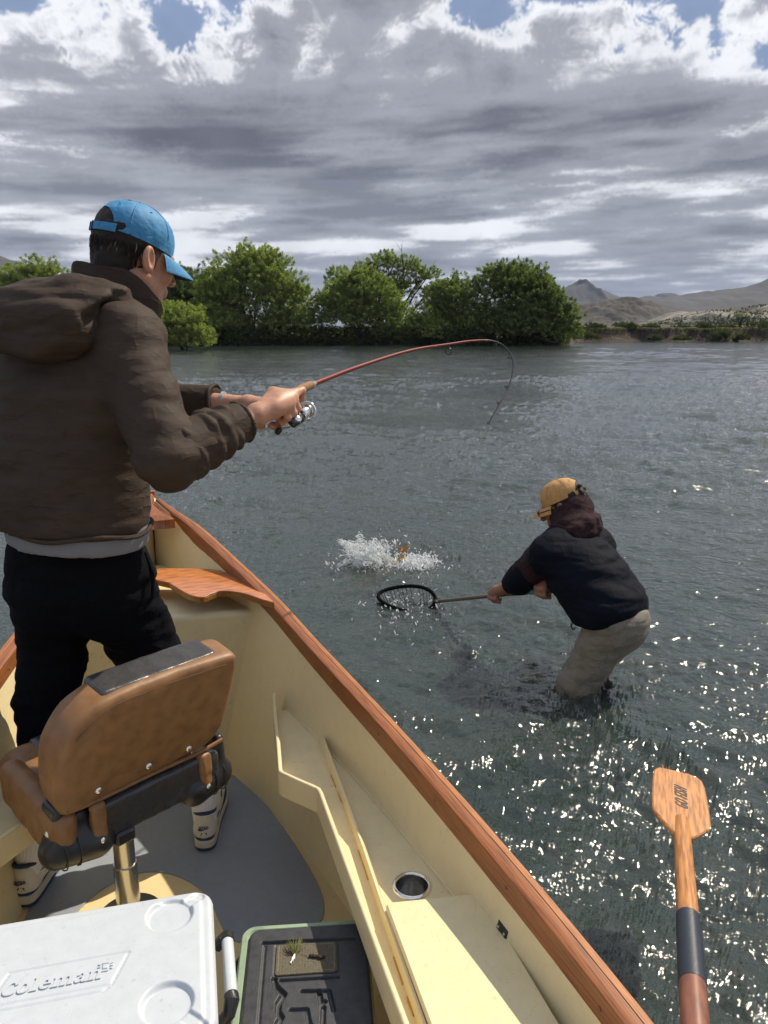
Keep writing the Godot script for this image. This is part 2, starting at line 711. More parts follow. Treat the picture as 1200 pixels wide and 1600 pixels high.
	mat("eye_white", lin(0.7, 0.68, 0.64), 0.2)
	mat("eye_dark", lin(0.03, 0.02, 0.015), 0.15)
	mat("hair", lin(0.022, 0.014, 0.010), 0.6, {"tri": Vector3(10, 40, 10), "bump": tex.bump_fine, "bump_cm": 0.3})
	mat("hair_grey", lin(0.16, 0.13, 0.11), 0.6)
	mat("sock", lin(0.72, 0.71, 0.72), 0.9)
	mat("shoe_white", lin(0.66, 0.62, 0.54), 0.5, {"tri": 9.0, "tex": tex.stain, "bump": tex.leather, "bump_cm": 0.015})
	mat("shoe_sole", lin(0.58, 0.54, 0.45), 0.6, {"tri": 9.0, "tex": tex.stain})
	mat("shoe_navy", lin(0.012, 0.035, 0.085), 0.6)
	mat("wader_jacket", lin(0.0055, 0.0068, 0.0130), 0.75, {"spec": 0.18, "tri": 1.8, "bump": tex.crease, "bump_cm": 0.35})
	mat("wader_print", lin(0.078, 0.064, 0.070), 0.8, {"spec": 0.2, "tri": 4.0, "tex": tex.print})
	mat("wader_pants", lin(0.165, 0.15, 0.122), 0.65, {"tri": 2.4, "tex": tex.mottle, "bump": tex.crease, "bump_cm": 0.5})
	mat("cap_tan", lin(0.50, 0.28, 0.10), 0.8, {"tri": 7.0, "tex": tex.mottle, "bump": tex.weave, "bump_cm": 0.03})
	mat("net_black", lin(0.006, 0.0065, 0.007), 0.9, {"spec": 0.15})
	mat("net_handle", lin(0.085, 0.06, 0.04), 0.35, {"coat": 0.4})
	mat("net_blue", lin(0.06, 0.16, 0.28), 0.5)
	mat("rod_red", lin(0.15, 0.014, 0.010), 0.5, {"spec": 0.35})
	mat("rod_dark", lin(0.02, 0.014, 0.014), 0.25, {"coat": 0.6})
	mat("cork", lin(0.36, 0.21, 0.095), 0.8, {"tri": 40.0, "tex": tex.scuff, "bump": tex.bump_fine, "bump_cm": 0.05})
	mat("line", lin(0.12, 0.13, 0.13), 0.3)
	mat("fish_side", lin(0.36, 0.20, 0.06), 0.35, {"tri": 20.0, "tex": tex.specks})
	mat("fish_fin", lin(0.42, 0.17, 0.04), 0.5)
	mat("foam", lin(0.78, 0.81, 0.83, 0.62), 0.35, {"back": Color(0.4, 0.4, 0.4)}).transparency = BaseMaterial3D.TRANSPARENCY_ALPHA
	mat("bark", lin(0.055, 0.045, 0.036), 0.9, {"tri": 1.5, "tex": tex.scuff, "bump": tex.bump_soft, "bump_cm": 4.0})
	mat("leaf", Color.WHITE, 0.55, {"vc": true, "back": Color(0.85, 1.0, 0.4)})
	mat("ground", Color.WHITE, 0.95, {"vc": true, "tri": 0.4, "tex": tex.scuff, "bump": tex.bump_soft, "bump_cm": 20.0, "world": true})
	mat("rock_far", Color.WHITE, 0.95, {"vc": true, "tri": 0.02, "tex": tex.scuff, "world": true})
	mat("bed", Color.WHITE, 0.9, {"vc": true, "tri": 1.4, "tex": tex.scuff, "bump": tex.bump_soft, "bump_cm": 3.0, "world": true})
	mat("grass", lin(0.16, 0.17, 0.045), 0.7, {"back": Color(0.4, 0.4, 0.15)})
	mat("dry_brown", lin(0.03, 0.016, 0.012), 0.8)
	var w := mat("river", lin(0.033, 0.052, 0.047, 0.56), 0.06, {"spec": 0.5, "tri": 0.55, "bump": tex.ripple, "bump_cm": 1.15, "world": true})
	w.transparency = BaseMaterial3D.TRANSPARENCY_ALPHA

# ---------------------------------------------------------------- sky
var sky_a: FastNoiseLite
var sky_b: FastNoiseLite
var sky_c: FastNoiseLite
var sky_d: FastNoiseLite

func sky_setup() -> void:
	sky_a = noise(101, 0.55, 5)
	sky_a.domain_warp_enabled = true
	sky_a.domain_warp_amplitude = 0.7
	sky_a.domain_warp_frequency = 0.5
	sky_b = noise(102, 4.2, 6)
	sky_b.domain_warp_enabled = true
	sky_b.domain_warp_amplitude = 0.10
	sky_b.domain_warp_frequency = 3.0
	sky_c = noise(103, 1.5, 3)
	sky_d = noise(104, 11.0, 4)

# colour of the clouded sky in a direction
func sky_at(dir: Vector3) -> Color:
	var y := maxf(dir.y, 0.0)
	var el := rad_to_deg(asin(clampf(y, 0.0, 1.0)))
	var az := rad_to_deg(atan2(dir.x, -dir.z))
	# flat cloud sheet seen in perspective
	var p := Vector2(dir.x, dir.z) / (y + 0.05) * 1.15
	var sheet := sky_a.get_noise_2d(p.x, p.y * 1.5 + 3.0)
	var wisps := sky_b.get_noise_3d(dir.x * 0.55 + 9.0, y * 3.4 - dir.x * 0.25, dir.z * 0.55)
	# heaped cloud
	var q := Vector3(dir.x, y * 1.35, dir.z)
	var heap := sky_b.get_noise_3dv(q)
	var fine := sky_d.get_noise_3dv(q)
	var big := sky_c.get_noise_3dv(q * 1.0 + Vector3(0.4, 0.2, 0.0))
	var high := smoothstep(11.5, 18.0, el)
	# the heavy bank that lies across the view, and others like it round the sky
	var side := sin(deg_to_rad(az * 3.0 + 40.0))
	var bank := exp(-pow((el - 12.0 + 2.0 * big + 0.8 * side) / 3.3, 2.0)) * (0.72 + 0.28 * cos(deg_to_rad(az * 2.0 - 16.0)))
	var tower := exp(-pow((el - 16.5) / 2.6, 2.0)) * exp(-pow((az - 4.0) / 9.0, 2.0)) + 0.7 * exp(-pow((el - 17.0) / 2.0, 2.0)) * exp(-pow((az + 15.0) / 6.0, 2.0))
	var thick := 0.45 + 0.44 * sheet * (1.0 - high) + 0.46 * wisps * (1.0 - high) + (0.95 * heap + 0.42 * fine + 0.25 * big) * high + (0.36 + 0.35 * wisps) * bank + 0.26 * tower
	thick -= 0.16 * smoothstep(12.5, 17.0, el) + 0.06 * smoothstep(20.0, 32.0, el)
	thick -= 0.05 * exp(-pow((el - 7.5) / 2.0, 2.0))
	thick += 0.10 * exp(-pow((el - 4.2) / 1.6, 2.0))
	thick -= 0.13 * smoothstep(8.0, 30.0, absf(az)) * smoothstep(10.0, 16.0, el)
	var streak := sky_d.get_noise_3d(dir.x * 0.28, y * 3.2 - dir.x * 0.16, dir.z * 0.28)
	thick += 0.46 * streak * (1.0 - 0.75 * high)
	var blue := Color(0.12, 0.215, 0.42)
	var bright := Color(0.78, 0.80, 0.845)
	var mid := Color(0.335, 0.35, 0.40)
	var dark := Color(0.105, 0.11, 0.14)
	var c := bright.lerp(mid, smoothstep(0.20, 0.50, thick))
	c = c.lerp(dark, 0.9 * smoothstep(0.46, 1.18, thick))
	var edge := clampf(1.0 - absf(thick - 0.22) / 0.13, 0.0, 1.0)
	c = c.lerp(Color(0.98, 0.99, 1.0), edge * 0.35 * high)
	var gap := (1.0 - smoothstep(0.03, 0.15, thick)) * smoothstep(9.0, 15.0, el)
	c = c.lerp(blue, gap * 0.8)
	# towards the horizon everything goes through more air
	c = c.lerp(Color(0.27, 0.295, 0.35), 0.30 * (1.0 - smoothstep(0.0, 7.0, el)))
	c *= 1.0 + 0.16 * fine + 0.10 * heap
	var lum := (c.r + c.g + c.b) / 3.0
	if el < 12.0 and lum < 0.235:
		c *= lerpf((0.175 + 0.06 * (lum - 0.1) / 0.135) / lum, 1.0, smoothstep(9.0, 12.0, el))
	return c

func make_sky() -> PanoramaSkyMaterial:
	sky_setup()
	var W := 4096
	var H := 2048
	var sw := 1024
	var sh := 512
	var f := PackedFloat32Array()
	f.resize(sw * sh * 3)
	for r in sh:
		var e := PI / 2 - (r + 0.5) / sh * PI
		for k in sw:
			var col := Color(0.12, 0.13, 0.13)
			if e > -0.01:
				var a := (k + 0.5) / sw * TAU
				col = sky_at(v3(sin(a) * cos(e), sin(e), -cos(a) * cos(e)))
			var at := (r * sw + k) * 3
			f[at] = col.r; f[at + 1] = col.g; f[at + 2] = col.b
	var im := Image.create_from_data(sw, sh, false, Image.FORMAT_RGBF, f.to_byte_array())
	im.resize(W, H, Image.INTERPOLATE_CUBIC)
	# the part of the sky in front at full fineness
	var x0 := int(W * 0.5 - W * 44.0 / 360.0)
	var x1 := int(W * 0.5 + W * 44.0 / 360.0)
	var y0 := int(H * 0.5 - H * 30.0 / 180.0)
	var y1 := int(H * 0.5) + 4
	var g := PackedFloat32Array()
	g.resize((x1 - x0) * (y1 - y0) * 3)
	var at := 0
	for r in range(y0, y1):
		var e := maxf(PI / 2 - (r + 0.5) / H * PI, 0.0)
		for k in range(x0, x1):
			var a := ((k + 0.5) / W - 0.5) * TAU
			var col := sky_at(v3(sin(a) * cos(e), sin(e), -cos(a) * cos(e)))
			g[at] = col.r; g[at + 1] = col.g; g[at + 2] = col.b
			at += 3
	var front := Image.create_from_data(x1 - x0, y1 - y0, false, Image.FORMAT_RGBF, g.to_byte_array())
	# straight ahead is where the two ends of the picture meet
	var hw := W / 2 - x0
	im.blit_rect(front, Rect2i(0, 0, hw, y1 - y0), Vector2i(W - hw, y0))
	im.blit_rect(front, Rect2i(hw, 0, x1 - x0 - hw, y1 - y0), Vector2i(0, y0))
	var m := PanoramaSkyMaterial.new()
	m.panorama = ImageTexture.create_from_image(im)
	return m

# ---------------------------------------------------------------- boat frame (used by the water as well)
const YAW := 0.28798
var boat_x := Transform3D(Basis(Vector3.UP, YAW), Vector3(-1.007, 0.0, -3.247))

func table(t: Array, s: float) -> float:
	if s <= t[0][0]:
		return t[0][1]
	for i in t.size() - 1:
		if s <= t[i + 1][0]:
			# cubic through the neighbours
			var x0: float = t[i][0]
			var x1: float = t[i + 1][0]
			var y0: float = t[i][1]
			var y1: float = t[i + 1][1]
			var m0: float = (t[i + 1][1] - t[maxi(i - 1, 0)][1]) / (t[i + 1][0] - t[maxi(i - 1, 0)][0])
			var i2 := mini(i + 2, t.size() - 1)
			var m1: float = (t[i2][1] - t[i][1]) / (t[i2][0] - t[i][0])
			var h := x1 - x0
			var u := (s - x0) / h
			return y0 * (2 * u * u * u - 3 * u * u + 1) + m0 * h * (u * u * u - 2 * u * u + u) + y1 * (-2 * u * u * u + 3 * u * u) + m1 * h * (u * u * u - u * u)
	return t[t.size() - 1][1]

const BEAM := [[0.0, 0.004], [0.15, 0.085], [0.3, 0.17], [0.6, 0.295], [0.9, 0.395], [1.154, 0.462], [1.634, 0.567], [1.95, 0.624], [2.2, 0.663], [2.4, 0.688], [2.6, 0.706], [3.2, 0.73], [3.9, 0.70], [4.6, 0.60]]
const SHEER := [[0.0, 0.90], [0.3, 0.82], [0.6, 0.745], [0.9, 0.69], [1.154, 0.647], [1.634, 0.60], [1.95, 0.578], [2.2, 0.563], [2.6, 0.548], [3.2, 0.55], [3.9, 0.60], [4.6, 0.70]]
const CHINE := [[0.0, 0.0], [0.12, 0.004], [0.4, 0.075], [0.8, 0.205], [1.15, 0.345], [1.6, 0.468], [2.2, 0.575], [3.0, 0.63], [3.8, 0.59], [4.6, 0.47]]

func chine_y(s: float) -> float:
	return -0.08 + (0.62 * pow(1.0 - s / 0.8, 2.0) if s < 0.8 else 0.0) + (0.25 * pow((s - 3.6), 2.0) if s > 3.6 else 0.0)

func in_hull(x: float, z: float) -> bool:
	var l := boat_x.affine_inverse() * v3(x, 0, z)
	if l.z < 0.55 or l.z > 4.2:
		return false
	var cy := chine_y(l.z)
	var f := clampf((0.0 - cy) / (table(SHEER, l.z) - cy), 0.0, 1.0)
	return cy < -0.01 and absf(l.x) < lerpf(table(CHINE, l.z), table(BEAM, l.z), f) - 0.03

# ---------------------------------------------------------------- water
var wav := []

func water_setup() -> void:
	var a := noise(201, 0.55, 2)
	a.domain_warp_enabled = true
	a.domain_warp_amplitude = 0.5
	a.domain_warp_frequency = 0.8
	var b := noise(202, 1.7, 2, FastNoiseLite.TYPE_SIMPLEX_SMOOTH, FastNoiseLite.FRACTAL_RIDGED)
	b.domain_warp_enabled = true
	b.domain_warp_amplitude = 0.25
	b.domain_warp_frequency = 1.6
	var c := noise(203, 5.2, 2)
	c.domain_warp_enabled = true
	c.domain_warp_amplitude = 0.16
	c.domain_warp_frequency = 2.2
	var d := noise(204, 15.0, 2)
	var e := noise(205, 0.11, 2)
	wav = [a, b, c, d, e]

func water_y(x: float, z: float, step: float) -> float:
	# currents run to the right and towards the boat, waves lie across them
	var u := x * 0.82 + z * 0.57
	var w := -x * 0.57 + z * 0.82
	var gust: float = 0.75 + 0.9 * wav[4].get_noise_2d(x, z)
	var y: float = 0.055 * wav[0].get_noise_2d(u * 0.7, w * 1.25) * gust
	if step < 0.8:
		y += 0.036 * wav[1].get_noise_2d(u * 0.75, w * 1.2) * gust
	if step < 0.2:
		y += 0.0220 * wav[2].get_noise_2d(u * 0.55, w * 1.15) * gust
	if step < 0.045:
		y += 0.0030 * wav[3].get_noise_2d(u * 0.6, w * 1.1)
	# ripples round the wading man and the oar, and the churned patch at the fish
	for r in [[0.86, -3.2, 0.016, 0.75], [1.07, -2.42, 0.010, 0.5], [0.05, -5.25, 0.032, 0.6], [0.14, -4.45, 0.014, 0.5]]:
		var dx: float = x - r[0]
		var dz: float = z - r[1]
		var q := sqrt(dx * dx + dz * dz)
		if q < 3.0:
			y += r[2] * sin(q * 26.0 + 2.5 * wav[1].get_noise_2d(x * 1.5, z * 1.5) * 3.0) * exp(-q / r[3]) * (0.55 + 0.9 * wav[0].get_noise_2d(x * 3.0 + 7.0, z * 3.0))
	return y

func build_water() -> void:
	water_setup()
	var ang := PackedFloat32Array()
	var a := -PI
	while a < PI:
		ang.append(a)
		var f := absf(a)
		a += 0.00115 if f < 0.66 else lerpf(0.00115, 0.035, smoothstep(0.66, 0.95, f))
	var rad := PackedFloat32Array()
	var r := 0.35
	while r < 900.0:
		rad.append(r)
		r *= 1.0 + (0.0105 if r < 3.0 else 0.0092 if r < 12.0 else lerpf(0.0092, 0.05, smoothstep(30.0, 200.0, r)) if r > 30.0 else 0.0092)
	rad.append(2500.0)
	var n := ang.size()
	var m := MD.new()
	m.v.resize(n * rad.size())
	m.uv.resize(n * rad.size())
	var drop := PackedByteArray()
	drop.resize(n * rad.size())
	var si := PackedFloat32Array()
	var co := PackedFloat32Array()
	for k in n:
		si.append(sin(ang[k]))
		co.append(cos(ang[k]))
	for i in rad.size():
		var q := rad[i]
		var step := q * 0.0095 if q < 30.0 else q * 0.03
		for k in n:
			var x := si[k] * q
			var z := -co[k] * q
			var st := step if absf(ang[k]) < 0.8 else maxf(step, q * 0.03)
			m.v[i * n + k] = v3(x, water_y(x, z, st) if q < 160.0 else 0.0, z)
			if q < 6.0 and in_hull(x, z):
				drop[i * n + k] = 1
	for i in rad.size() - 1:
		for k in n:
			var k2 := (k + 1) % n
			var p0 := i * n + k
			var p1 := i * n + k2
			var p2 := (i + 1) * n + k2
			var p3 := (i + 1) * n + k
			if drop[p0] + drop[p1] + drop[p2] + drop[p3] == 4:
				continue
			m.quad(p0, p3, p2, p1)
	setting("river_water", m.smooth_mesh(), mats.river)

# ---------------------------------------------------------------- land
func shore_z(x: float) -> float:
	return -82.0 - 24.0 * smoothstep(18.0, 27.0, x) + 1.6 * sin(x * 0.31) * 0.5 + 0.8 * sin(x * 0.83 + 1.0) + (14.0 * smoothstep(-22.0, -36.0, x))

func land_y(x: float, z: float, n: FastNoiseLite) -> float:
	var d := shore_z(x) - z
	if d < 0.0:
		return -0.08 + d * 0.12 if d > -10 else -1.3
	var cliff := smoothstep(22.0, 30.0, x)
	var h := lerpf(smoothstep(0.0, 3.0, d) * 0.7 + minf(d * 0.02, 1.2), smoothstep(0.3, 1.3, d) * 0.5 + smoothstep(1.2, 2.6, d + n.get_noise_2d(x * 2.0, 5.0) * 0.8) * 1.35 + minf(d * 0.012, 0.8), cliff)
	return h - 0.05 + n.get_noise_2d(x, z) * 0.30 * smoothstep(0.0, 4.0, d)

func build_land() -> void:
	var n := noise(301, 0.25, 4)
	var n2 := noise(302, 0.03, 4)
	var m := MD.new()
	var rows := []
	var xs := PackedFloat32Array()
	var x := -1200.0
	while x < 1200.0:
		xs.append(x)
		x += 0.5 if x > -60 and x < 80 else 12.0 if absf(x) > 150 else 2.0
	var ds := [-40.0, -10.0, -4.0, -1.5, -0.5, 0.0, 0.3, 0.6, 0.9, 1.2, 1.5, 1.8, 2.1, 2.5, 3.0, 4.0, 6.0, 9.0, 14.0, 22.0, 40.0, 80.0, 160.0, 320.0, 700.0, 1500.0, 4000.0]
	for d in ds:
		var row := PackedVector3Array()
		for k in xs.size():
			var z: float = shore_z(clampf(xs[k], -60, 100)) - d
			var px: float = xs[k] * (1.0 if d < 200 else 1.0 + (d - 200) / 1500.0)
			row.append(v3(px, land_y(clampf(xs[k], -60, 100), z, n) if d < 160 else 2.0, z))
			var soil := Color(0.030, 0.023, 0.017).lerp(Color(0.075, 0.054, 0.036), clampf(0.5 + n.get_noise_2d(xs[k] * 2.0, d * 9.0), 0, 1))
			var green := Color(0.055, 0.062, 0.024).lerp(Color(0.10, 0.085, 0.045), clampf(0.5 + n2.get_noise_2d(xs[k] * 4.0, d * 4.0), 0, 1))
			m.c.append(soil.lerp(green, smoothstep(2.0, 3.4, d + n.get_noise_2d(xs[k] * 3.0, d) * 0.8)))
		rows.append(row)
	m.rows(rows)
	setting("far_bank", m.smooth_mesh(), mats.ground)

# a hill whose ridge follows a table of (x, height)
func hill(called: String, z: float, depth: float, ridge: Array, seed_n: int, rough: float, tint: Callable, nx := 150, nz := 40) -> void:
	var n := noise(seed_n, 1.0 / (depth * 0.42), 5)
	var n2 := noise(seed_n + 50, 1.0 / (depth * 0.16), 4, FastNoiseLite.TYPE_SIMPLEX_SMOOTH, FastNoiseLite.FRACTAL_RIDGED)
	var x0: float = ridge[0][0]
	var x1: float = ridge[ridge.size() - 1][0]
	var rows := []
	var m := MD.new()
	for j in nz + 1:
		var f := float(j) / nz
		var row := PackedVector3Array()
		for i in nx + 1:
			var x := lerpf(x0, x1, float(i) / nx)
			var top := table(ridge, x)
			var prof := smoothstep(0.0, 0.62, f) if f < 0.62 else 1.0 - smoothstep(0.62, 1.25, f)
			prof = lerpf(prof, minf(f / 0.62, 1.0) if f < 0.62 else prof, 0.4)
			var zz := z + depth * (0.62 - f)
			var y := top * prof + rough * top * (n.get_noise_2d(x, zz) * 0.9 - (n2.get_noise_2d(x, zz * 0.6) * 0.5 + 0.2)) * prof * (1.0 - 0.65 * prof)
			row.append(v3(x, maxf(y, 0.0) + 1.0, zz))
			m.c.append(tint.call(x, y, zz, f, n, n2))
		rows.append(row)
	m.rows(rows)
	setting(called, m.smooth_mesh(), mats.rock_far)

func build_hills() -> void:
	var dry := noise(410, 0.02, 4)
	var scrub := noise(411, 0.11, 3)
	# round brown hill
	hill("hill", -700.0, 260.0, [[120.0, 6.0], [165.0, 20.0], [185.0, 25.5], [205.0, 27.0], [225.0, 25.0], [243.0, 19.0], [262.0, 11.0], [300.0, 3.0]], 420, 0.75,
		func(x, y, z, f, a, b):
			return Color(0.022, 0.020, 0.017).lerp(Color(0.055, 0.049, 0.042), clampf(0.45 + 1.3 * dry.get_noise_2d(x, z) + 0.5 * b.get_noise_2d(x, z), 0, 1)), 200, 80)
	# pale scree slopes with dark scrub
	hill("hill_scree", -560.0, 300.0, [[150.0, 0.5], [175.0, 3.5], [200.0, 9.0], [215.0, 13.5], [240.0, 15.5], [275.0, 22.0], [330.0, 38.0], [420.0, 52.0], [560.0, 60.0]], 430, 0.7,
		func(x, y, z, f, a, b):
			var green := Color(0.020, 0.023, 0.015).lerp(Color(0.055, 0.050, 0.036), clampf(0.5 + 1.2 * scrub.get_noise_2d(x, z), 0, 1))
			var pale := Color(0.25, 0.23, 0.19).lerp(Color(0.10, 0.09, 0.075), clampf(0.5 + 1.2 * scrub.get_noise_2d(x * 0.6, z * 2.0 + 40.0), 0, 1))
			var k := smoothstep(-0.06, 0.06, dry.get_noise_2d(x * 0.9 + f * 60.0, f * 40.0 + 70.0) + 0.18 - absf(f - 0.34) * 0.9 + 0.25 * scrub.get_noise_2d(x * 0.7, f * 90.0))
			return green.lerp(pale, k), 300, 130)
	# scrub dotted over the slopes
	var rg := RandomNumberGenerator.new()
	rg.seed = 415
	var bush := PackedFloat32Array()
	for i in 9000:
		var f := rg.randf_range(0.02, 0.56)
		var x := rg.randf_range(150.0, 420.0)
		if dry.get_noise_2d(x * 0.9 + f * 60.0, f * 40.0 + 70.0) + 0.10 - absf(f - 0.34) * 0.9 > 0.0 and rg.randf() < 0.85:
			continue
		var top := table([[150.0, 0.5], [175.0, 3.5], [200.0, 9.0], [215.0, 13.5], [240.0, 15.5], [275.0, 22.0], [330.0, 38.0], [420.0, 52.0], [560.0, 60.0]], x)
		var prof := lerpf(smoothstep(0.0, 0.62, f), f / 0.62, 0.4)
		var s := rg.randf_range(0.6, 1.35)
		var q := Basis.from_euler(v3(rg.randf() * TAU, rg.randf() * TAU, rg.randf() * TAU)) * s
		var c := Color(0.022, 0.028, 0.014).lerp(Color(0.06, 0.062, 0.035), rg.randf())
		bush.append_array([q.x.x, q.y.x, q.z.x, x, q.x.y, q.y.y, q.z.y, top * prof + 1.0, q.x.z, q.y.z, q.z.z, -560.0 + 300.0 * (0.62 - f), c.r, c.g, c.b, 1.0])
	var mm := MultiMesh.new()
	mm.transform_format = MultiMesh.TRANSFORM_3D
	mm.use_colors = true
	mm.mesh = spray_mesh(0.35, 9)
	mm.instance_count = bush.size() / 16
	mm.buffer = bush
	var o := MultiMeshInstance3D.new()
	o.name = "hill_scrub"
	o.multimesh = mm
	o.material_override = mats.leaf
	add_child(o, true)
	tag(o, "dark scrub dotted over the pale scree hillside", "scrub", "", "stuff")
	var blue := func(x, y, z, f, a, b):
		return Color(0.030, 0.028, 0.025).lerp(Color(0.062, 0.057, 0.050), clampf(0.5 + 0.8 * a.get_noise_2d(x, z) + 0.4 * b.get_noise_2d(x * 1.5, z), 0, 1))
	hill("mountain", -3000.0, 1300.0, [[300.0, 40.0], [520.0, 124.0], [640.0, 158.0], [700.0, 176.0], [722.0, 186.0], [735.0, 202.0], [748.0, 186.0], [790.0, 160.0], [850.0, 128.0], [930.0, 108.0], [1000.0, 90.0], [1090.0, 60.0], [1250.0, 20.0]], 440, 0.35, blue, 200, 40)
	hill("mountain_middle", -3900.0, 1200.0, [[900.0, 30.0], [1080.0, 110.0], [1180.0, 140.0], [1290.0, 165.0], [1330.0, 166.0], [1345.0, 178.0], [1405.0, 180.0], [1420.0, 168.0], [1500.0, 148.0], [1650.0, 100.0], [1900.0, 40.0]], 445, 0.3, blue, 160, 40)
	hill("mountain_right", -2600.0, 1300.0, [[700.0, 60.0], [820.0, 105.0], [950.0, 112.0], [1080.0, 130.0], [1180.0, 142.0], [1240.0, 160.0], [1300.0, 182.0], [1400.0, 225.0], [1600.0, 250.0], [1900.0, 260.0], [2300.0, 200.0]], 450, 0.35, blue, 200, 40)
	hill("mountain_left", -2400.0, 1200.0, [[-2600.0, 150.0], [-2000.0, 240.0], [-1500.0, 245.0], [-1200.0, 222.0], [-1050.0, 190.0], [-800.0, 120.0], [-500.0, 60.0], [-250.0, 20.0]], 455, 0.35, blue, 160, 40)

func build_bed() -> void:
	var n := noise(310, 1.1, 4)
	var n2 := noise(311, 0.22, 3)
	for sheet in [["riverbed", -5.0, 5.0, 6.0, -9.0, 0.12, 0.0], ["riverbed_deep", -60.0, 60.0, 20.0, -79.0, 1.0, -0.35]]:
		var m := MD.new()
		var rows := []
		var z: float = sheet[3]
		while z > sheet[4]:
			var row := PackedVector3Array()
			var x: float = sheet[1]
			while x <= sheet[2]:
				var y: float = -0.50 - 0.9 * smoothstep(3.5, 11.0, -z) - 0.5 * smoothstep(1.0, -8.0, x) + 0.13 * n.get_noise_2d(x, z) + 0.12 * n2.get_noise_2d(x, z)
				row.append(v3(x, y + sheet[6], z))
				var k := clampf(0.5 + 1.1 * n.get_noise_2d(x * 1.3 + 20.0, z * 1.3), 0, 1)
				m.c.append(Color(0.008, 0.009, 0.006).lerp(Color(0.050, 0.043, 0.024), k * k))
				x += sheet[5]
			rows.append(row)
			z -= sheet[5]
		m.rows(rows)
		setting(sheet[0], m.smooth_mesh(), mats.bed)
	# cobbles on the bed near the boat
	var rng := RandomNumberGenerator.new()
	rng.seed = 33
	var cob := MD.new()
	for i in 700:
		var p := v3(rng.randf_range(-2.0, 5.0), 0, rng.randf_range(-8.0, 0.5))
		if in_hull(p.x, p.z):
			continue
		var s := rng.randf_range(0.05, 0.17)
		var y := -0.50 - 0.9 * smoothstep(3.5, 11.0, -p.z) - 0.5 * smoothstep(1.0, -8.0, p.x) + 0.13 * n.get_noise_2d(p.x, p.z) + 0.12 * n2.get_noise_2d(p.x, p.z)
		var b := Basis(Vector3.UP, rng.randf() * TAU).scaled(v3(s, s * 0.55, s * rng.randf_range(0.6, 1.0)))
		var before := cob.v.size()
		cob.lathe([Vector2(0.02, -1), Vector2(0.7, -0.7), Vector2(1, 0), Vector2(0.75, 0.62), Vector2(0.3, 0.93), Vector2(0.02, 1.0)], 9, Transform3D(b, v3(p.x, y, p.z)))
		var col := Color(0.010, 0.011, 0.008).lerp(Color(0.055, 0.048, 0.032), rng.randf() * rng.randf())
		for k in cob.v.size() - before:
			cob.c.append(col)
	setting("riverbed_cobbles", cob.smooth_mesh(), mats.bed).set_meta("kind", "stuff")

# ---------------------------------------------------------------- trees
func spray_mesh(narrow: float, seed_n: int) -> ArrayMesh:
	var rng := RandomNumberGenerator.new()
	rng.seed = seed_n
	var m := MD.new()
	for i in 9:
		var d := v3(rng.randf_range(-1, 1), rng.randf_range(-0.5, 1.0), rng.randf_range(-1, 1)).normalized()
		var o := v3(rng.randf_range(-0.3, 0.3), rng.randf_range(-0.3, 0.3), rng.randf_range(-0.3, 0.3))
		var s := d.cross(v3(rng.randf_range(-1, 1), rng.randf_range(-1, 1), rng.randf_range(-1, 1))).normalized() * narrow
		var l := rng.randf_range(0.4, 0.85)
		var a := m.add(o)
		var b := m.add(o + d * l * 0.5 + s + v3(0, 0.04, 0))
		var c := m.add(o + d * l - v3(0, 0.05, 0))
		var e := m.add(o + d * l * 0.5 - s)
		m.quad(a, b, c, e)
	return m.mesh(10.0, false)

var sprays := []

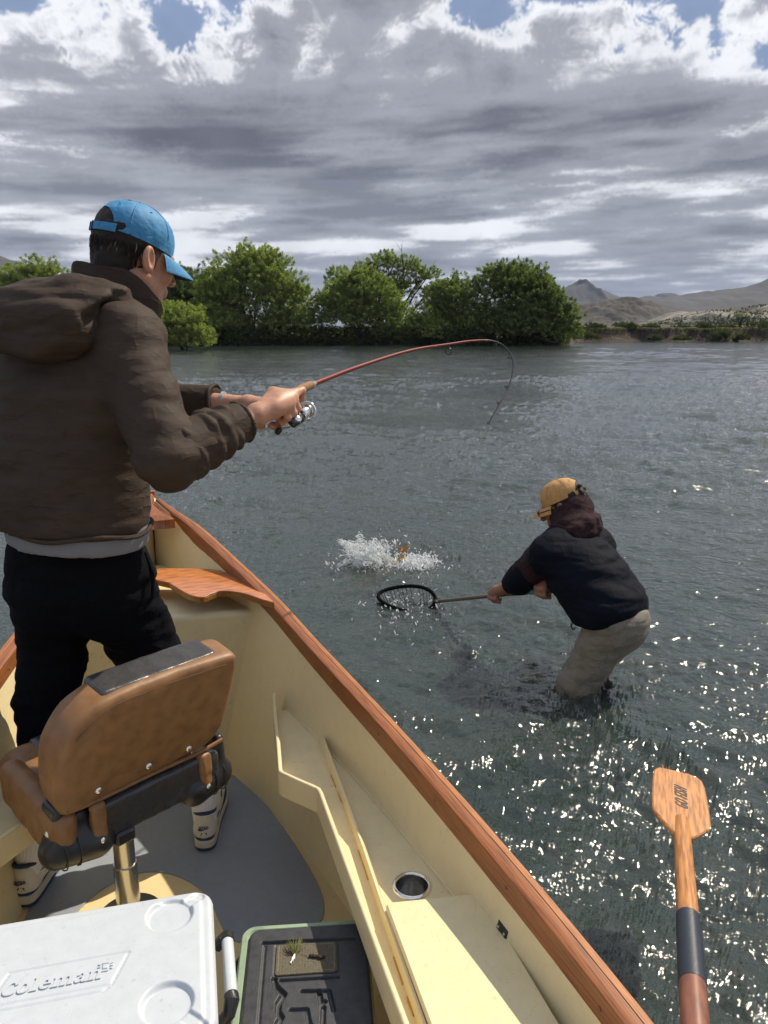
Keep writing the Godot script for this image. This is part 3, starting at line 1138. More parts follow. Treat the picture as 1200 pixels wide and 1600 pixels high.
func tree(called: String, label: String, category: String, group: String, base: Vector3, lobes: Array, count: int, leaf: float, c0: Color, c1: Color, seed_n: int, stems := 5, bare := 0.0) -> Node3D:
	var rng := RandomNumberGenerator.new()
	rng.seed = seed_n
	var root := thing(called, label, category, Transform3D(Basis.IDENTITY, base), group)
	leaf *= 0.52
	for l in lobes:
		l[1] = l[1] * v3(1.20, 1.10, 1.15)
	var skirt := []
	for l in lobes:
		if l[0].y - l[1].y > 0.6 and l[0].y < 5.2 and bare < 0.5:
			skirt.append([v3(l[0].x * 1.02, l[0].y * 0.42, l[0].z + 0.5), v3(l[1].x * 0.92, l[0].y * 0.42, l[1].z * 0.9)])
	lobes = lobes + skirt
	# stems that fork towards the lobes of the crown
	var wood := MD.new()
	var high := 0.0
	for l in lobes:
		high = maxf(high, l[0].y + l[1].y)
	for i in stems:
		var l: Array = lobes[i % lobes.size()]
		var a := v3(rng.randf_range(-0.06, 0.06), -0.02, rng.randf_range(-0.03, 0.03)) * high
		var b: Vector3 = l[0] + v3(rng.randf_range(-0.35, 0.35) * l[1].x, rng.randf_range(-0.1, 0.55) * l[1].y, rng.randf_range(-0.3, 0.3) * l[1].z)
		var mid := a.lerp(b, 0.5) + v3(rng.randf_range(-0.05, 0.05), 0.06, 0.0) * high
		var r := high * rng.randf_range(0.013, 0.02)
		var pts := []
		var rr := []
		for k in 9:
			var t := k / 8.0
			pts.append(a.lerp(mid, t).lerp(mid.lerp(b, t), t) + v3(rng.randf_range(-1, 1), 0, rng.randf_range(-1, 1)) * high * 0.006)
			rr.append(r * (1.0 - 0.8 * t))
		wood.tube(pts, rr, 6)
		for q in 6:
			var t := rng.randf_range(0.35, 0.95)
			var o: Vector3 = pts[int(t * 8)]
			var e := o + v3(rng.randf_range(-1, 1), rng.randf_range(0.2, 1.0), rng.randf_range(-1, 1)).normalized() * high * rng.randf_range(0.08, 0.2 + bare * 0.12)
			wood.tube([o, o.lerp(e, 0.5) + v3(0, -0.01, 0) * high, e], [r * 0.4, r * 0.25, r * 0.08], 5)
			for w in 2:
				var e2 := e + v3(rng.randf_range(-1, 1), rng.randf_range(0.0, 1.0), rng.randf_range(-1, 1)).normalized() * high * 0.09
				wood.tube([o.lerp(e, 0.7), e2], [r * 0.15, r * 0.05], 4, false)
	part("trunk", wood.mesh(60.0, false), mats.bark, root)
	# leaves stand on twigs that crowd the outside of each lobe in tufts
	var vol := 0.0
	for l in lobes:
		vol += pow(l[1].x * l[1].y * l[1].z, 0.66)
	var buf := PackedFloat32Array()
	var nz := noise(seed_n + 7, 0.55, 3)
	for l in lobes:
		var want := int(7.0 * count * pow(l[1].x * l[1].y * l[1].z, 0.66) / vol)
		var tufts := maxi(10, want / 26)
		for tf in tufts:
			var d := v3(rng.randfn(), rng.randfn(), rng.randfn()).normalized()
			if d.y < -0.55:
				d.y *= -0.6
			var shell := 1.0 - 0.70 * pow(rng.randf(), 2.1)
			var lump: float = 1.0 + 0.38 * nz.get_noise_3dv((l[0] + d * l[1]) * 0.9)
			var cen: Vector3 = l[0] + d * l[1] * shell * lump
			var grow := (d + v3(0, 0.55, 0)).normalized()
			var tone := clampf(rng.randfn(0.5, 0.26), 0.0, 1.0)
			var long := leaf * rng.randf_range(1.3, 2.9)
			for k in 26:
				var t := rng.randf()
				var p := cen + grow * (t - 0.35) * long + v3(rng.randfn(), rng.randfn() * 0.75, rng.randfn()) * leaf * 0.62 * (1.15 - 0.7 * t)
				if p.y < 0.15:
					p.y = 0.15 + rng.randf() * 0.5
				var b := Basis.from_euler(v3(rng.randf() * TAU, rng.randf() * TAU, rng.randf() * TAU)) * leaf * rng.randf_range(0.6, 1.15)
				var c := c0.lerp(c1, clampf(tone + rng.randf_range(-0.2, 0.2), 0, 1))
				buf.append_array([b.x.x, b.y.x, b.z.x, p.x, b.x.y, b.y.y, b.z.y, p.y, b.x.z, b.y.z, b.z.z, p.z, c.r, c.g, c.b, 1.0])
	var mm := MultiMesh.new()
	mm.transform_format = MultiMesh.TRANSFORM_3D
	mm.use_colors = true
	mm.mesh = sprays[seed_n % sprays.size()]
	mm.instance_count = buf.size() / 16
	mm.buffer = buf
	var o := MultiMeshInstance3D.new()
	o.name = "crown"
	o.set_meta("kind", "stuff")
	o.multimesh = mm
	o.material_override = mats.leaf
	root.add_child(o, true)
	return root

# a lobe given by where it stands across the view and its size
func lobe(x: float, y: float, z: float, rx: float, ry: float, rz: float) -> Array:
	return [v3(x, y, z), v3(rx, ry, rz)]

func build_trees() -> void:
	sprays = [spray_mesh(0.10, 1), spray_mesh(0.12, 2), spray_mesh(0.09, 3)]
	var yel0 := Color(0.250, 0.275, 0.100)
	var yel1 := Color(0.48, 0.49, 0.190)
	var mid0 := Color(0.185, 0.212, 0.080)
	var mid1 := Color(0.390, 0.410, 0.160)
	var drk0 := Color(0.110, 0.132, 0.056)
	var drk1 := Color(0.250, 0.275, 0.115)
	var olive0 := Color(0.050, 0.056, 0.026)
	var olive1 := Color(0.120, 0.130, 0.060)
	var g := "willows along the far river bank"
	# light bush nearest to the angler's chin
	tree("willow_bush", "pale green rounded willow bush at the water, just right of the angler's collar", "bush", g, v3(-16.3, 0, -64.0),
		[lobe(-0.6, 1.7, 0, 2.3, 1.9, 1.6), lobe(1.0, 1.0, 0.3, 1.4, 1.2, 1.2), lobe(-1.6, 2.6, -0.4, 1.5, 1.3, 1.2)], 5200, 0.30, yel0, yel1, 501, 5)
	tree("willow_dark", "dark green tree with bare grey twigs between the pale bush and the tallest willow", "tree", g, v3(-21.4, 0.3, -88.0),
		[lobe(0, 4.6, 0, 3.4, 3.3, 2.4), lobe(-2.4, 4.9, 0, 2.2, 2.4, 2.0), lobe(2.2, 3.4, 0.3, 1.9, 2.4, 1.6)], 5200, 0.36, drk0, drk1, 502, 7, 1.0)
	tree("willow_tree", "tallest and brightest green willow, broad domed crown, behind the angler's cap brim", "tree", g, v3(-14.0, 0.2, -84.5),
		[lobe(0, 5.6, 0, 4.4, 3.9, 2.8), lobe(-3.2, 4.2, 0.2, 2.6, 3.0, 2.2), lobe(3.4, 3.9, 0.5, 2.9, 3.3, 2.3), lobe(0.8, 8.3, -0.2, 2.4, 1.6, 1.7), lobe(4.0, 1.9, 0.9, 2.5, 1.7, 1.5), lobe(-2.4, 1.9, 0.7, 2.4, 1.5, 1.4)], 17000, 0.34, mid0, yel1, 503, 9)
	tree("willow_tree", "second bright willow with a round crown hanging over the bank, right of the tallest one", "tree", g, v3(-2.4, 0.2, -83.6),
		[lobe(0, 3.9, 0, 3.7, 3.3, 2.4), lobe(-2.5, 3.2, 0.2, 2.3, 2.5, 1.8), lobe(2.4, 2.6, 0.4, 2.6, 2.3, 1.7), lobe(-0.6, 6.0, -0.2, 2.1, 1.3, 1.4), lobe(3.3, 1.2, 0.8, 1.7, 1.0, 1.1)], 12500, 0.32, mid0, mid1.lerp(yel1, 0.55), 504, 8)
	tree("feathery_tree", "thin feathery tree with dark bare limbs rising behind the second willow", "tree", g, v3(0.6, 0.6, -92.0),
		[lobe(-5.2, 6.6, 0, 1.9, 1.5, 1.2), lobe(-2.6, 7.2, 0.2, 1.7, 1.4, 1.2), lobe(-0.4, 8.4, 0, 1.6, 1.3, 1.2), lobe(2.2, 7.9, 0, 1.5, 1.2, 1.1), lobe(4.3, 6.9, 0, 1.5, 1.1, 1.0), lobe(1.2, 5.6, 0.2, 2.2, 1.6, 1.3), lobe(4.9, 5.0, 0, 1.3, 1.0, 1.0)], 3300, 0.30, mid0, mid1, 505, 14, 1.0)
	tree("willow_bush", "small light green round bush at the waterline between the second willow and the dark ones", "bush", g, v3(4.1, 0.1, -82.6),
		[lobe(0, 2.0, 0, 1.5, 1.6, 1.1), lobe(1.0, 1.3, 0.3, 1.3, 1.1, 1.0)], 2800, 0.27, mid0, yel1, 506, 4)
	tree("willow_tree", "medium dark willow with a sloping crown, left of the largest dark one", "tree", g, v3(7.8, 0.3, -84.5),
		[lobe(0, 3.9, 0, 2.9, 2.7, 2.0), lobe(-1.9, 2.8, 0.2, 1.8, 2.2, 1.5), lobe(1.5, 1.8, 0.6, 2.2, 1.6, 1.4), lobe(-0.9, 5.3, 0, 1.8, 1.2, 1.2)], 8200, 0.32, drk0.lerp(mid0, 0.5), mid1, 507, 7)
	var big := tree("willow_tree", "largest dark willow at the right end of the row, limbs dipping to the water", "tree", g, v3(14.2, 0.2, -83.8),
		[lobe(-0.4, 4.6, 0, 3.5, 3.2, 2.4), lobe(-1.6, 6.6, 0, 2.3, 1.6, 1.6), lobe(2.2, 4.0, 0.2, 2.6, 2.5, 1.9), lobe(4.4, 2.7, 0.3, 1.9, 1.6, 1.4), lobe(-2.0, 1.7, 0.8, 2.6, 1.6, 1.4), lobe(2.0, 1.4, 0.9, 2.3, 1.2, 1.2), lobe(1.4, 6.2, -0.2, 1.6, 1.2, 1.2)], 14500, 0.32, drk0, drk1.lerp(mid1, 0.35), 508, 10)
	var limb := MD.new()
	limb.tube([v3(1.0, 0.9, 1.0), v3(2.2, 0.45, 1.6), v3(3.4, 0.10, 2.0), v3(4.3, 0.16, 2.1)], [0.13, 0.11, 0.08, 0.04], 7)
	limb.tube([v3(2.6, 0.32, 1.7), v3(3.6, 0.55, 2.0), v3(4.5, 0.5, 2.1)], [0.07, 0.05, 0.02], 6)
	part("limb", limb.mesh(60.0), mats.bark, big)
	tree("willow_tree", "distant pale crown showing above the brown jacket's shoulder", "tree", g, v3(-38.5, 0.3, -88.0),
		[lobe(0.6, 7.0, 0, 2.2, 2.0, 1.8), lobe(-2.2, 6.0, 0, 2.0, 2.0, 2.0), lobe(3.0, 5.0, 0, 2.6, 2.4, 2.0), lobe(0, 3.4, 0, 4.6, 2.6, 2.2)], 8200, 0.34, mid0, yel1, 509, 7)
	tree("willow_tree", "green tree mostly hidden by the angler's head and collar", "tree", g, v3(-27.5, 0.3, -90.0),
		[lobe(0, 4.6, 0, 4.2, 3.2, 2.4), lobe(3.0, 3.8, 0, 3.0, 2.6, 2.2), lobe(-3.6, 3.6, 0, 3.2, 2.8, 2.2)], 7600, 0.36, drk0, mid1, 510, 6)
	# low row beyond the big willow and along the eroded bank
	var rng := RandomNumberGenerator.new()
	rng.seed = 91
	var low := [[23.2, -100.0, 1.5, 2.6, 0], [26.5, -104.0, 1.7, 1.9, 1], [29.0, -109.5, 1.5, 1.6, 1], [33.5, -110.5, 1.9, 1.8, 2], [37.3, -111.0, 1.2, 1.3, 2], [41.8, -111.0, 1.5, 1.2, 1], [44.5, -110.0, 1.2, 1.6, 2], [47.6, -111.0, 2.0, 1.3, 1], [52.0, -110.0, 2.3, 2.0, 0], [56.5, -111.0, 1.6, 1.7, 1]]
	var words := ["tall dark bush at the foot of the largest willow's right side", "low bush on the corner where the eroded bank begins", "small round bush on the bank below the brown hill", "dense dark bush standing highest on the left part of the eroded bank", "tiny bush on the bank top in front of the first pale scree", "flat olive bush on the bank top under the pale scree fan", "pointed little bush on the bank top, middle of the eroded bank", "wide low bush on the bank top before the long scree slope", "large dark green bush toward the right end of the bank top", "last grey green bush on the bank top at the picture's right edge"]
	for i in low.size():
		var b: Array = low[i]
		var y := 0.2 if b[0] < 28.0 else 1.5
		var dark: bool = b[4] == 0
		tree("bank_bush", words[i], "bush", "bushes along the eroded right bank", v3(b[0], y, b[1]),
			[lobe(0, b[3] * 0.30, 0, b[2] * 0.8, b[3] * 0.32, 1.0), lobe(b[2] * 0.6, b[3] * 0.22, 0.2, b[2] * 0.6, b[3] * 0.25, 0.9)], 900, 0.20, olive0, olive1, 520 + i, 4)
	var shore := [[36.3, -105.4, 1.0, 1.2], [40.2, -105.6, 1.3, 1.0], [45.4, -105.3, 1.9, 2.2], [48.0, -105.3, 1.0, 1.5], [54.2, -104.5, 1.7, 2.0], [57.4, -104.0, 1.5, 1.7]]
	var words2 := ["little dark bush growing at the water against the bank's bare soil", "low wide bush at the waterline below the pale scree fan", "largest bush at the waterline, covering the bare soil", "narrow bush clinging to the bank beside the largest waterline bush", "round green bush at the waterline near the picture's right edge", "green bush at the waterline cut by the picture's right edge"]
	for i in shore.size():
		var b: Array = shore[i]
		tree("shore_bush", words2[i], "bush", "bushes at the foot of the eroded right bank", v3(b[0], 0.1, b[1]),
			[lobe(0, b[3] * 0.32, 0, b[2] * 0.8, b[3] * 0.36, 0.8), lobe(-b[2] * 0.5, b[3] * 0.22, 0.2, b[2] * 0.55, b[3] * 0.26, 0.7)], 1000, 0.19, olive0, olive1, 540 + i, 4)
	var bare_tree := tree("bare_tree", "small bare branched grey tree on the bank top at the right", "tree", "", v3(50.4, 1.5, -112.0), [lobe(0, 1.9, 0, 1.1, 0.9, 0.8)], 120, 0.2, drk0, drk1, 561, 12, 1.0)
	# grass fringe on top of the bank
	var buf := PackedFloat32Array()
	for i in 16000:
		var x := rng.randf_range(18.0, 66.0)
		var z := shore_z(x) - rng.randf_range(1.9, 7.0)
		var b := Basis.from_euler(v3(rng.randf() * TAU, rng.randf() * TAU, rng.randf() * TAU)) * rng.randf_range(0.12, 0.28)
		var c := olive0.lerp(Color(0.12, 0.10, 0.055), rng.randf())
		buf.append_array([b.x.x, b.y.x, b.z.x, x, b.x.y, b.y.y, b.z.y, (0.70 if x < 26 else 1.62) + rng.randf_range(-0.15, 0.15), b.x.z, b.y.z, b.z.z, z, c.r, c.g, c.b, 1.0])
	var mm := MultiMesh.new()
	mm.transform_format = MultiMesh.TRANSFORM_3D
	mm.use_colors = true
	mm.mesh = sprays[1]
	mm.instance_count = buf.size() / 16
	mm.buffer = buf
	var o := MultiMeshInstance3D.new()
	o.name = "bank_grass"
	o.multimesh = mm
	o.material_override = mats.leaf
	add_child(o, true)
	tag(o, "rough tufts of grass and scrub along the top of the far bank", "grass", "", "stuff")
	# dark undergrowth under the willows
	buf = PackedFloat32Array()
	for i in 16000:
		var x := rng.randf_range(-40.0, 21.0)
		var z := shore_z(x) - rng.randf_range(-0.2, 4.5)
		var b := Basis.from_euler(v3(rng.randf() * TAU, rng.randf() * TAU, rng.randf() * TAU)) * rng.randf_range(0.2, 0.5)
		var c := Color(0.05, 0.062, 0.022).lerp(Color(0.15, 0.175, 0.06), rng.randf() * rng.randf())
		buf.append_array([b.x.x, b.y.x, b.z.x, x, b.x.y, b.y.y, b.z.y, rng.randf_range(0.0, 1.9), b.x.z, b.y.z, b.z.z, z, c.r, c.g, c.b, 1.0])
	mm = MultiMesh.new()
	mm.transform_format = MultiMesh.TRANSFORM_3D
	mm.use_colors = true
	mm.mesh = sprays[0]
	mm.instance_count = buf.size() / 16
	mm.buffer = buf
	o = MultiMeshInstance3D.new()
	o.name = "undergrowth"
	o.multimesh = mm
	o.material_override = mats.leaf
	add_child(o, true)
	tag(o, "tangled dark undergrowth at the feet of the willows", "undergrowth", "", "stuff")

# ---------------------------------------------------------------- drift boat
func inner_w(s: float, h: float) -> float:
	var f := clampf((h - 0.05) / (table(SHEER, s) - 0.05), 0.0, 1.0)
	return maxf(lerpf(table(CHINE, s), table(BEAM, s), f) - 0.02, 0.002)

func smooth_line(pts: Array, times := 2, closed := false) -> PackedVector2Array:
	var p := PackedVector2Array(pts)
	for k in times:
		var q := PackedVector2Array()
		var n := p.size()
		for i in (n if closed else n - 1):
			var a := p[i]
			var b := p[(i + 1) % n]
			if not closed and i == 0:
				q.append(a)
			q.append(a.lerp(b, 0.25))
			q.append(a.lerp(b, 0.75))
			if not closed and i == n - 2:
				q.append(b)
		p = q
	return p

# a bar swept along points (u, s) given at even heights; the section lies across the path
func swept(path: Array, half: float, low: Array, top: Array, round_r := 0.004) -> MD:
	var rows := []
	for i in path.size():
		var p: Vector2 = path[i]
		var d: Vector2 = (path[mini(i + 1, path.size() - 1)] - path[maxi(i - 1, 0)]).normalized()
		var n := Vector2(-d.y, d.x)
		var row := PackedVector3Array()
		for q in [[-1, 0, 0], [-1, 1, -1], [-0.45, 1, 0], [0.45, 1, 0], [1, 1, -1], [1, 0, 0]]:
			var w = p + n * half * q[0]
			row.append(v3(w.x, (top[i] if q[1] == 1 else low[i]) + round_r * q[2], w.y))
		rows.append(row)
	var m := MD.new().rows(rows, true)
	m.fan(rows[0])
	var e: PackedVector3Array = rows[rows.size() - 1].duplicate()
	e.reverse()
	m.fan(e)
	return m

func ss(a: float, b: float, step: float) -> Array:
	var out := []
	var n := maxi(1, int(round((b - a) / step)))
	for i in n + 1:
		out.append(lerpf(a, b, float(i) / n))
	return out

func round_rect(x0: float, z0: float, x1: float, z1: float, r: float, n := 5) -> PackedVector2Array:
	var out := PackedVector2Array()
	for c in [[x1 - r, z0 + r, -90.0], [x1 - r, z1 - r, 0.0], [x0 + r, z1 - r, 90.0], [x0 + r, z0 + r, 180.0]]:
		for k in n + 1:
			var a := deg_to_rad(c[2] + 90.0 * k / n)
			out.append(Vector2(c[0] + cos(a) * r, c[1] + sin(a) * r))
	return out

func build_boat() -> void:
	var g: StandardMaterial3D = mats.gelcoat
	var b := thing("drift_boat", "cream drift boat with varnished mahogany gunwales, carrying the angler and the cooler", "boat", boat_x)
	# skin: outside, bottom, inside as one ring swept from stem to transom
	var rows := []
	for s in ss(0.0, 4.6, 0.05):
		var W := table(BEAM, s)
		var H := table(SHEER, s)
		var C := table(CHINE, s)
		var cy := chine_y(s)
		var fy := maxf(0.044, cy + 0.05)
		var row := PackedVector3Array()
		for k in 7:
			row.append(v3(lerpf(W, C, k / 6.0), lerpf(H, cy, k / 6.0), s))
		for k in 7:
			row.append(v3(-lerpf(C, W, k / 6.0), lerpf(cy, H, k / 6.0), s))
		for k in 7:
			var h := lerpf(H, fy, k / 6.0)
			row.append(v3(-maxf(lerpf(W, C, (H - h) / maxf(H - 0.05, 0.05)) - 0.02, 0.001), h, s))
		for k in 7:
			var h := lerpf(fy, H, k / 6.0)
			row.append(v3(maxf(lerpf(W, C, (H - h) / maxf(H - 0.05, 0.05)) - 0.02, 0.001), h, s))
		rows.append(row)
	part("hull", MD.new().rows(rows, true).mesh(30.0), g, b)
	var tr := PackedVector2Array([Vector2(-0.60, 0.70), Vector2(-0.47, 0.17), Vector2(0.47, 0.17), Vector2(0.60, 0.70)])
	part("transom", MD.new().prism(tr, 0.0, 0.03, 0.003, Transform3D(Basis(Vector3.RIGHT, Vector3(0, 0, -1), Vector3(0, 1, 0)), v3(0, 0, 4.6))).mesh(), g, b)
	# floor laid in the hull
	rows = []
	for s in ss(0.30, 4.55, 0.06):
		var row := PackedVector3Array()
		for k in 9:
			row.append(v3(lerpf(-1, 1, k / 8.0) * (maxf(table(CHINE, s) - 0.012, 0.01)), maxf(0.05, chine_y(s) + 0.056), s))
		rows.append(row)
	part("floor", MD.new().rows(rows).mesh(30.0, false), mats.gelcoat_floor, b)
	var pad := smooth_line([Vector2(-0.20, 0.87), Vector2(0.20, 0.87), Vector2(0.26, 0.95), Vector2(0.345, 1.22), Vector2(0.40, 1.50), Vector2(0.405, 1.62), Vector2(0.37, 1.69), Vector2(0.25, 1.70), Vector2(0.14, 1.68), Vector2(0.118, 1.60), Vector2(0.095, 1.48), Vector2(0.02, 1.372), Vector2(-0.087, 1.320), Vector2(-0.20, 1.37), Vector2(-0.27, 1.47), Vector2(-0.29, 1.62), Vector2(-0.31, 1.69), Vector2(-0.37, 1.69), Vector2(-0.405, 1.62), Vector2(-0.40, 1.50), Vector2(-0.345, 1.22), Vector2(-0.26, 0.95)], 2, true)
	part("floor_mat", MD.new().prism(pad, 0.049, 0.0545, 0.0015).mesh(), mats.floor_grey, b)
	# gunwales
	for side in [1, -1]:
		rows = []
		for s in ss(0.05, 4.6, 0.06):
			var W: float = table(BEAM, s)
			var H: float = table(SHEER, s)
			var wide := minf(1.0, 0.35 + s * 2.0)
			var row := PackedVector3Array()
			for q in [[-0.0285, -0.050], [-0.0300, -0.002], [-0.0275, 0.0065], [-0.0200, 0.0100], [-0.004, 0.0105], [-0.0025, 0.0098], [-0.0020, -0.046]]:
				row.append(v3(side * maxf(W + q[0] * wide, 0.003), H + q[1], s))
			rows.append(row)
		var m := MD.new().rows(rows, true)
		m.fan(rows[0])
		m.fan(rows[rows.size() - 1])
		var rail := part("gunwale", m.mesh(28.0), mats.mahogany, b)
		# lighter strip laminated along the outside
		rows = []
		for s in ss(0.05, 4.6, 0.06):
			var wide := minf(1.0, 0.35 + s * 2.0)
			var row := PackedVector3Array()
			for q in [[-0.0012, -0.046], [-0.0014, 0.0092], [-0.0004, 0.0102], [0.0095, 0.0100], [0.0150, 0.0070], [0.0172, 0.0010], [0.0165, -0.042], [0.012, -0.046]]:
				row.append(v3(side * maxf(table(BEAM, s) + q[0] * wide, 0.003), table(SHEER, s) + q[1], s))
			rows.append(row)
		m = MD.new().rows(rows, true)
		m.fan(rows[0])
		m.fan(rows[rows.size() - 1])
		part("outer_strip", m.mesh(28.0), mats.light_wood, rail)
		for i in 9:
			var s := 0.52 + i * 0.285
			var plug := MD.new().lathe([Vector2(0.0001, 0.0012), Vector2(0.0042, 0.0012), Vector2(0.0047, -0.002)], 10, Transform3D(Basis(Vector3.BACK, -side * PI / 2), v3(side * (table(BEAM, s) - 0.0300), table(SHEER, s) - 0.022, s)) * Transform3D(Basis(Vector3.BACK, PI), Vector3.ZERO))
			part("screw_plug", plug.mesh(30.0, false), mats.oar_red, rail)
	# block that ties the gunwales together at the stem
	rows = []
	for s in ss(-0.015, 0.20, 0.024):
		var W := maxf(table(BEAM, s) - 0.026, 0.004) if s > 0.02 else 0.012
		var H := table(SHEER, s)
		var row := PackedVector3Array()
		for q in [[-1, -0.034], [-1, 0.004], [-0.5, 0.010], [0, 0.016], [0.5, 0.010], [1, 0.004], [1, -0.034]]:
			row.append(v3(q[0] * W, H + q[1], s + 0.05 * q[0] * q[0]))
		rows.append(row)
	var bh := MD.new().rows(rows, true)
	bh.fan(rows[0])
	var last: PackedVector3Array = rows[rows.size() - 1].duplicate()
	last.reverse()
	bh.fan(last)
	part("breasthook", bh.mesh(14.0), mats.mahogany, b)
	# stem post
	part("stem", MD.new().tube([v3(0, 0.92, -0.012), v3(0, 0.6, -0.006), v3(0, 0.53, 0.0), v3(0, 0.385, 0.10), v3(0, 0.265, 0.20), v3(0, 0.16, 0.30)], [0.020, 0.018, 0.018, 0.018, 0.016, 0.012], 8).mesh(), mats.mahogany, b)
	# front deck with a rounded nose that turns down into the bulkhead
	rows = []
	var prof := []
	for s in ss(0.14, 0.78, 0.04):
		prof.append(Vector2(s, 0.622 + 0.012 * (s - 0.14)))
	for k in 5:
		var t := k / 4.0 * PI / 2
		prof.append(Vector2(0.782 + 0.02 * sin(t), 0.63 - 0.02 + 0.02 * cos(t)))
	for k in 8:
		prof.append(Vector2(0.802 + 0.012 * k / 7.0, lerpf(0.605, 0.046, k / 7.0)))
	for q in prof:
		var row := PackedVector3Array()
		for k in 13:
			var f := lerpf(-1, 1, k / 12.0)
			var w := inner_w(q.x, q.y) + 0.004
			row.append(v3(f * w, q.y + (0.006 * (1 - f * f) if q.y > 0.6 else 0.0), q.x))
		rows.append(row)
	part("front_deck", MD.new().rows(rows).mesh(30.0, false), g, b)
	var hatch := PackedVector2Array([Vector2(-0.17, 0.17), Vector2(0.13, 0.17), Vector2(0.17, 0.44), Vector2(-0.20, 0.44)])
	var dx := Transform3D(Basis(Vector3.RIGHT, Vector3(0, -0.02, 1).normalized(), Vector3(0, 1, 0.02).normalized()), v3(0, 0, 0.802))
	part("bulkhead_door", MD.new().prism(hatch, 0.0, 0.011, 0.003, dx).mesh(), g, b)
	part("door_gap", MD.new().tube([v3(-0.203, 0.4425, 0.8075), v3(0.173, 0.4425, 0.8075)], 0.0014, 5).mesh(), mats.dry_brown, b)
	# knee brace: plywood board with thigh notches
	var half := [Vector2(0.0, 0.455), Vector2(0.06, 0.462), Vector2(0.18, 0.502), Vector2(0.26, 0.55), Vector2(0.305, 0.578), Vector2(0.335, 0.70), Vector2(0.366, 0.86), Vector2(0.383, 0.955), Vector2(0.35, 0.915), Vector2(0.295, 0.822), Vector2(0.222, 0.776), Vector2(0.190, 0.80), Vector2(0.156, 0.838), Vector2(0.128, 0.812), Vector2(0.101, 0.770), Vector2(0.05, 0.640), Vector2(0.0, 0.585)]
	var right := PackedVector2Array([half[0]])
	right.append_array(smooth_line(half.slice(1, 5), 2))
	right.append_array(PackedVector2Array(half.slice(5, 8)))
	right.append_array(smooth_line(half.slice(8, 16), 2))
	right.append(half[16])
	var whole := right.duplicate()
	for i in range(right.size() - 2, 0, -1):
		whole.append(Vector2(-right[i].x, right[i].y))
	var brace := part("knee_brace", MD.new().prism(whole, 0.7035, 0.7085, 0.001).mesh(20.0), mats.board_wood, b)
	part("edge", MD.new().prism(whole, 0.686, 0.7033, 0.001).mesh(20.0), mats.board_edge, brace)
	# starboard and port side trays
	for side in [1, -1]:
		rows = []
		var rim := func(s: float) -> float:
			return (0.352 if s < 1.12 else lerpf(0.352, 0.300, (s - 1.12) / 0.43) if s < 1.55 else lerpf(0.300, 0.385, clampf((s - 1.55) / 0.10, 0, 1)))
		for s in ss(1.13, 3.3, 0.05):
			var row := PackedVector3Array()
			var u0: float = rim.call(s)
			for k in 5:
				row.append(v3(side * lerpf(u0, inner_w(s, 0.40) + 0.003, k / 4.0), 0.40, s))
			rows.append(row)
		var sheet := MD.new().rows(rows)
		if side == 1:
			# the round hole for the cup holder
			sheet = MD.new()
			rows = []
			for s in ss(1.13, 1.93, 0.05) + ss(1.94, 2.08, 0.005) + ss(2.10, 3.3, 0.05):
				var row := PackedVector3Array()
				var u0: float = rim.call(s)
				for k in 45:
					var p := v3(lerpf(u0, inner_w(s, 0.40) + 0.003, k / 44.0), 0.40, s)
					var q := Vector2(p.x - 0.519, s - 2.012)
					if q.length() < 0.0405:
						q = q.normalized() * maxf(q.length(), 0.0375)
						p = v3(0.519 + q.x, 0.40, 2.012 + q.y)
					row.append(p)
				rows.append(row)
			sheet.rows(rows)
			var keep := PackedInt32Array()
			for i in range(0, sheet.t.size(), 3):
				var c := (sheet.v[sheet.t[i]] + sheet.v[sheet.t[i + 1]] + sheet.v[sheet.t[i + 2]]) / 3.0
				if Vector2(c.x - 0.519, c.z - 2.012).length() > 0.0368:
					keep.append_array([sheet.t[i], sheet.t[i + 1], sheet.t[i + 2]])
			sheet.t = keep
		var tray := part("side_tray", sheet.mesh(30.0, false), g, b)
		var path := []
		var lo := []
		var hi := []
		for q in [[0.352, 1.10], [0.333, 1.25], [0.318, 1.40], [0.303, 1.53], [0.302, 1.545], [0.308, 1.556], [0.34, 1.598], [0.374, 1.640], [0.383, 1.653], [0.385, 1.67], [0.385, 1.9], [0.385, 2.2], [0.386, 2.6], [0.388, 3.3]]:
			path.append(Vector2(side * q[0], q[1]))
			hi.append(0.452 if q[1] < 1.2 else 0.445)
			lo.append(0.375)
		part("rim", swept(path, 0.0065, lo, hi).mesh(50.0), g, tray)
		path = []
		lo = []
		hi = []
		for q in [[0.452, 1.345, 0.402], [0.450, 1.40, 0.440], [0.449, 1.50, 0.436], [0.447, 1.70, 0.43], [0.440, 1.90, 0.43], [0.430, 2.12, 0.43], [0.420, 2.40, 0.43], [0.410, 3.3, 0.43]]:
			path.append(Vector2(side * q[0], q[1]))
			hi.append(q[2])
			lo.append(0.39)
		part("divider", swept(path, 0.0055, lo, hi).mesh(50.0), g, tray)
		# rusty run-off caught along the foot of the divider
		var rs := RandomNumberGenerator.new()
		rs.seed = 55 + side
		for i in 16:
			var s0 := rs.randf_range(1.5, 2.9)
			var run := []
			var rr := []
			for k in 5:
				var s1 := s0 + k * rs.randf_range(0.006, 0.022)
				var u1: float = table([[1.345, 0.452], [1.5, 0.449], [1.7, 0.447], [1.9, 0.440], [2.12, 0.430], [2.4, 0.420], [3.3, 0.410]], s1)
				run.append(v3(side * (u1 - 0.0062), 0.4006 + 0.0012 * rs.randf(), s1))
				rr.append(0.0008 + 0.0016 * rs.randf())
			part("rust_stain", MD.new().tube(run, rr, 5).mesh(60.0), mats.rust_stain, tray)
		# caulk where the tray meets the side
		var bead := []
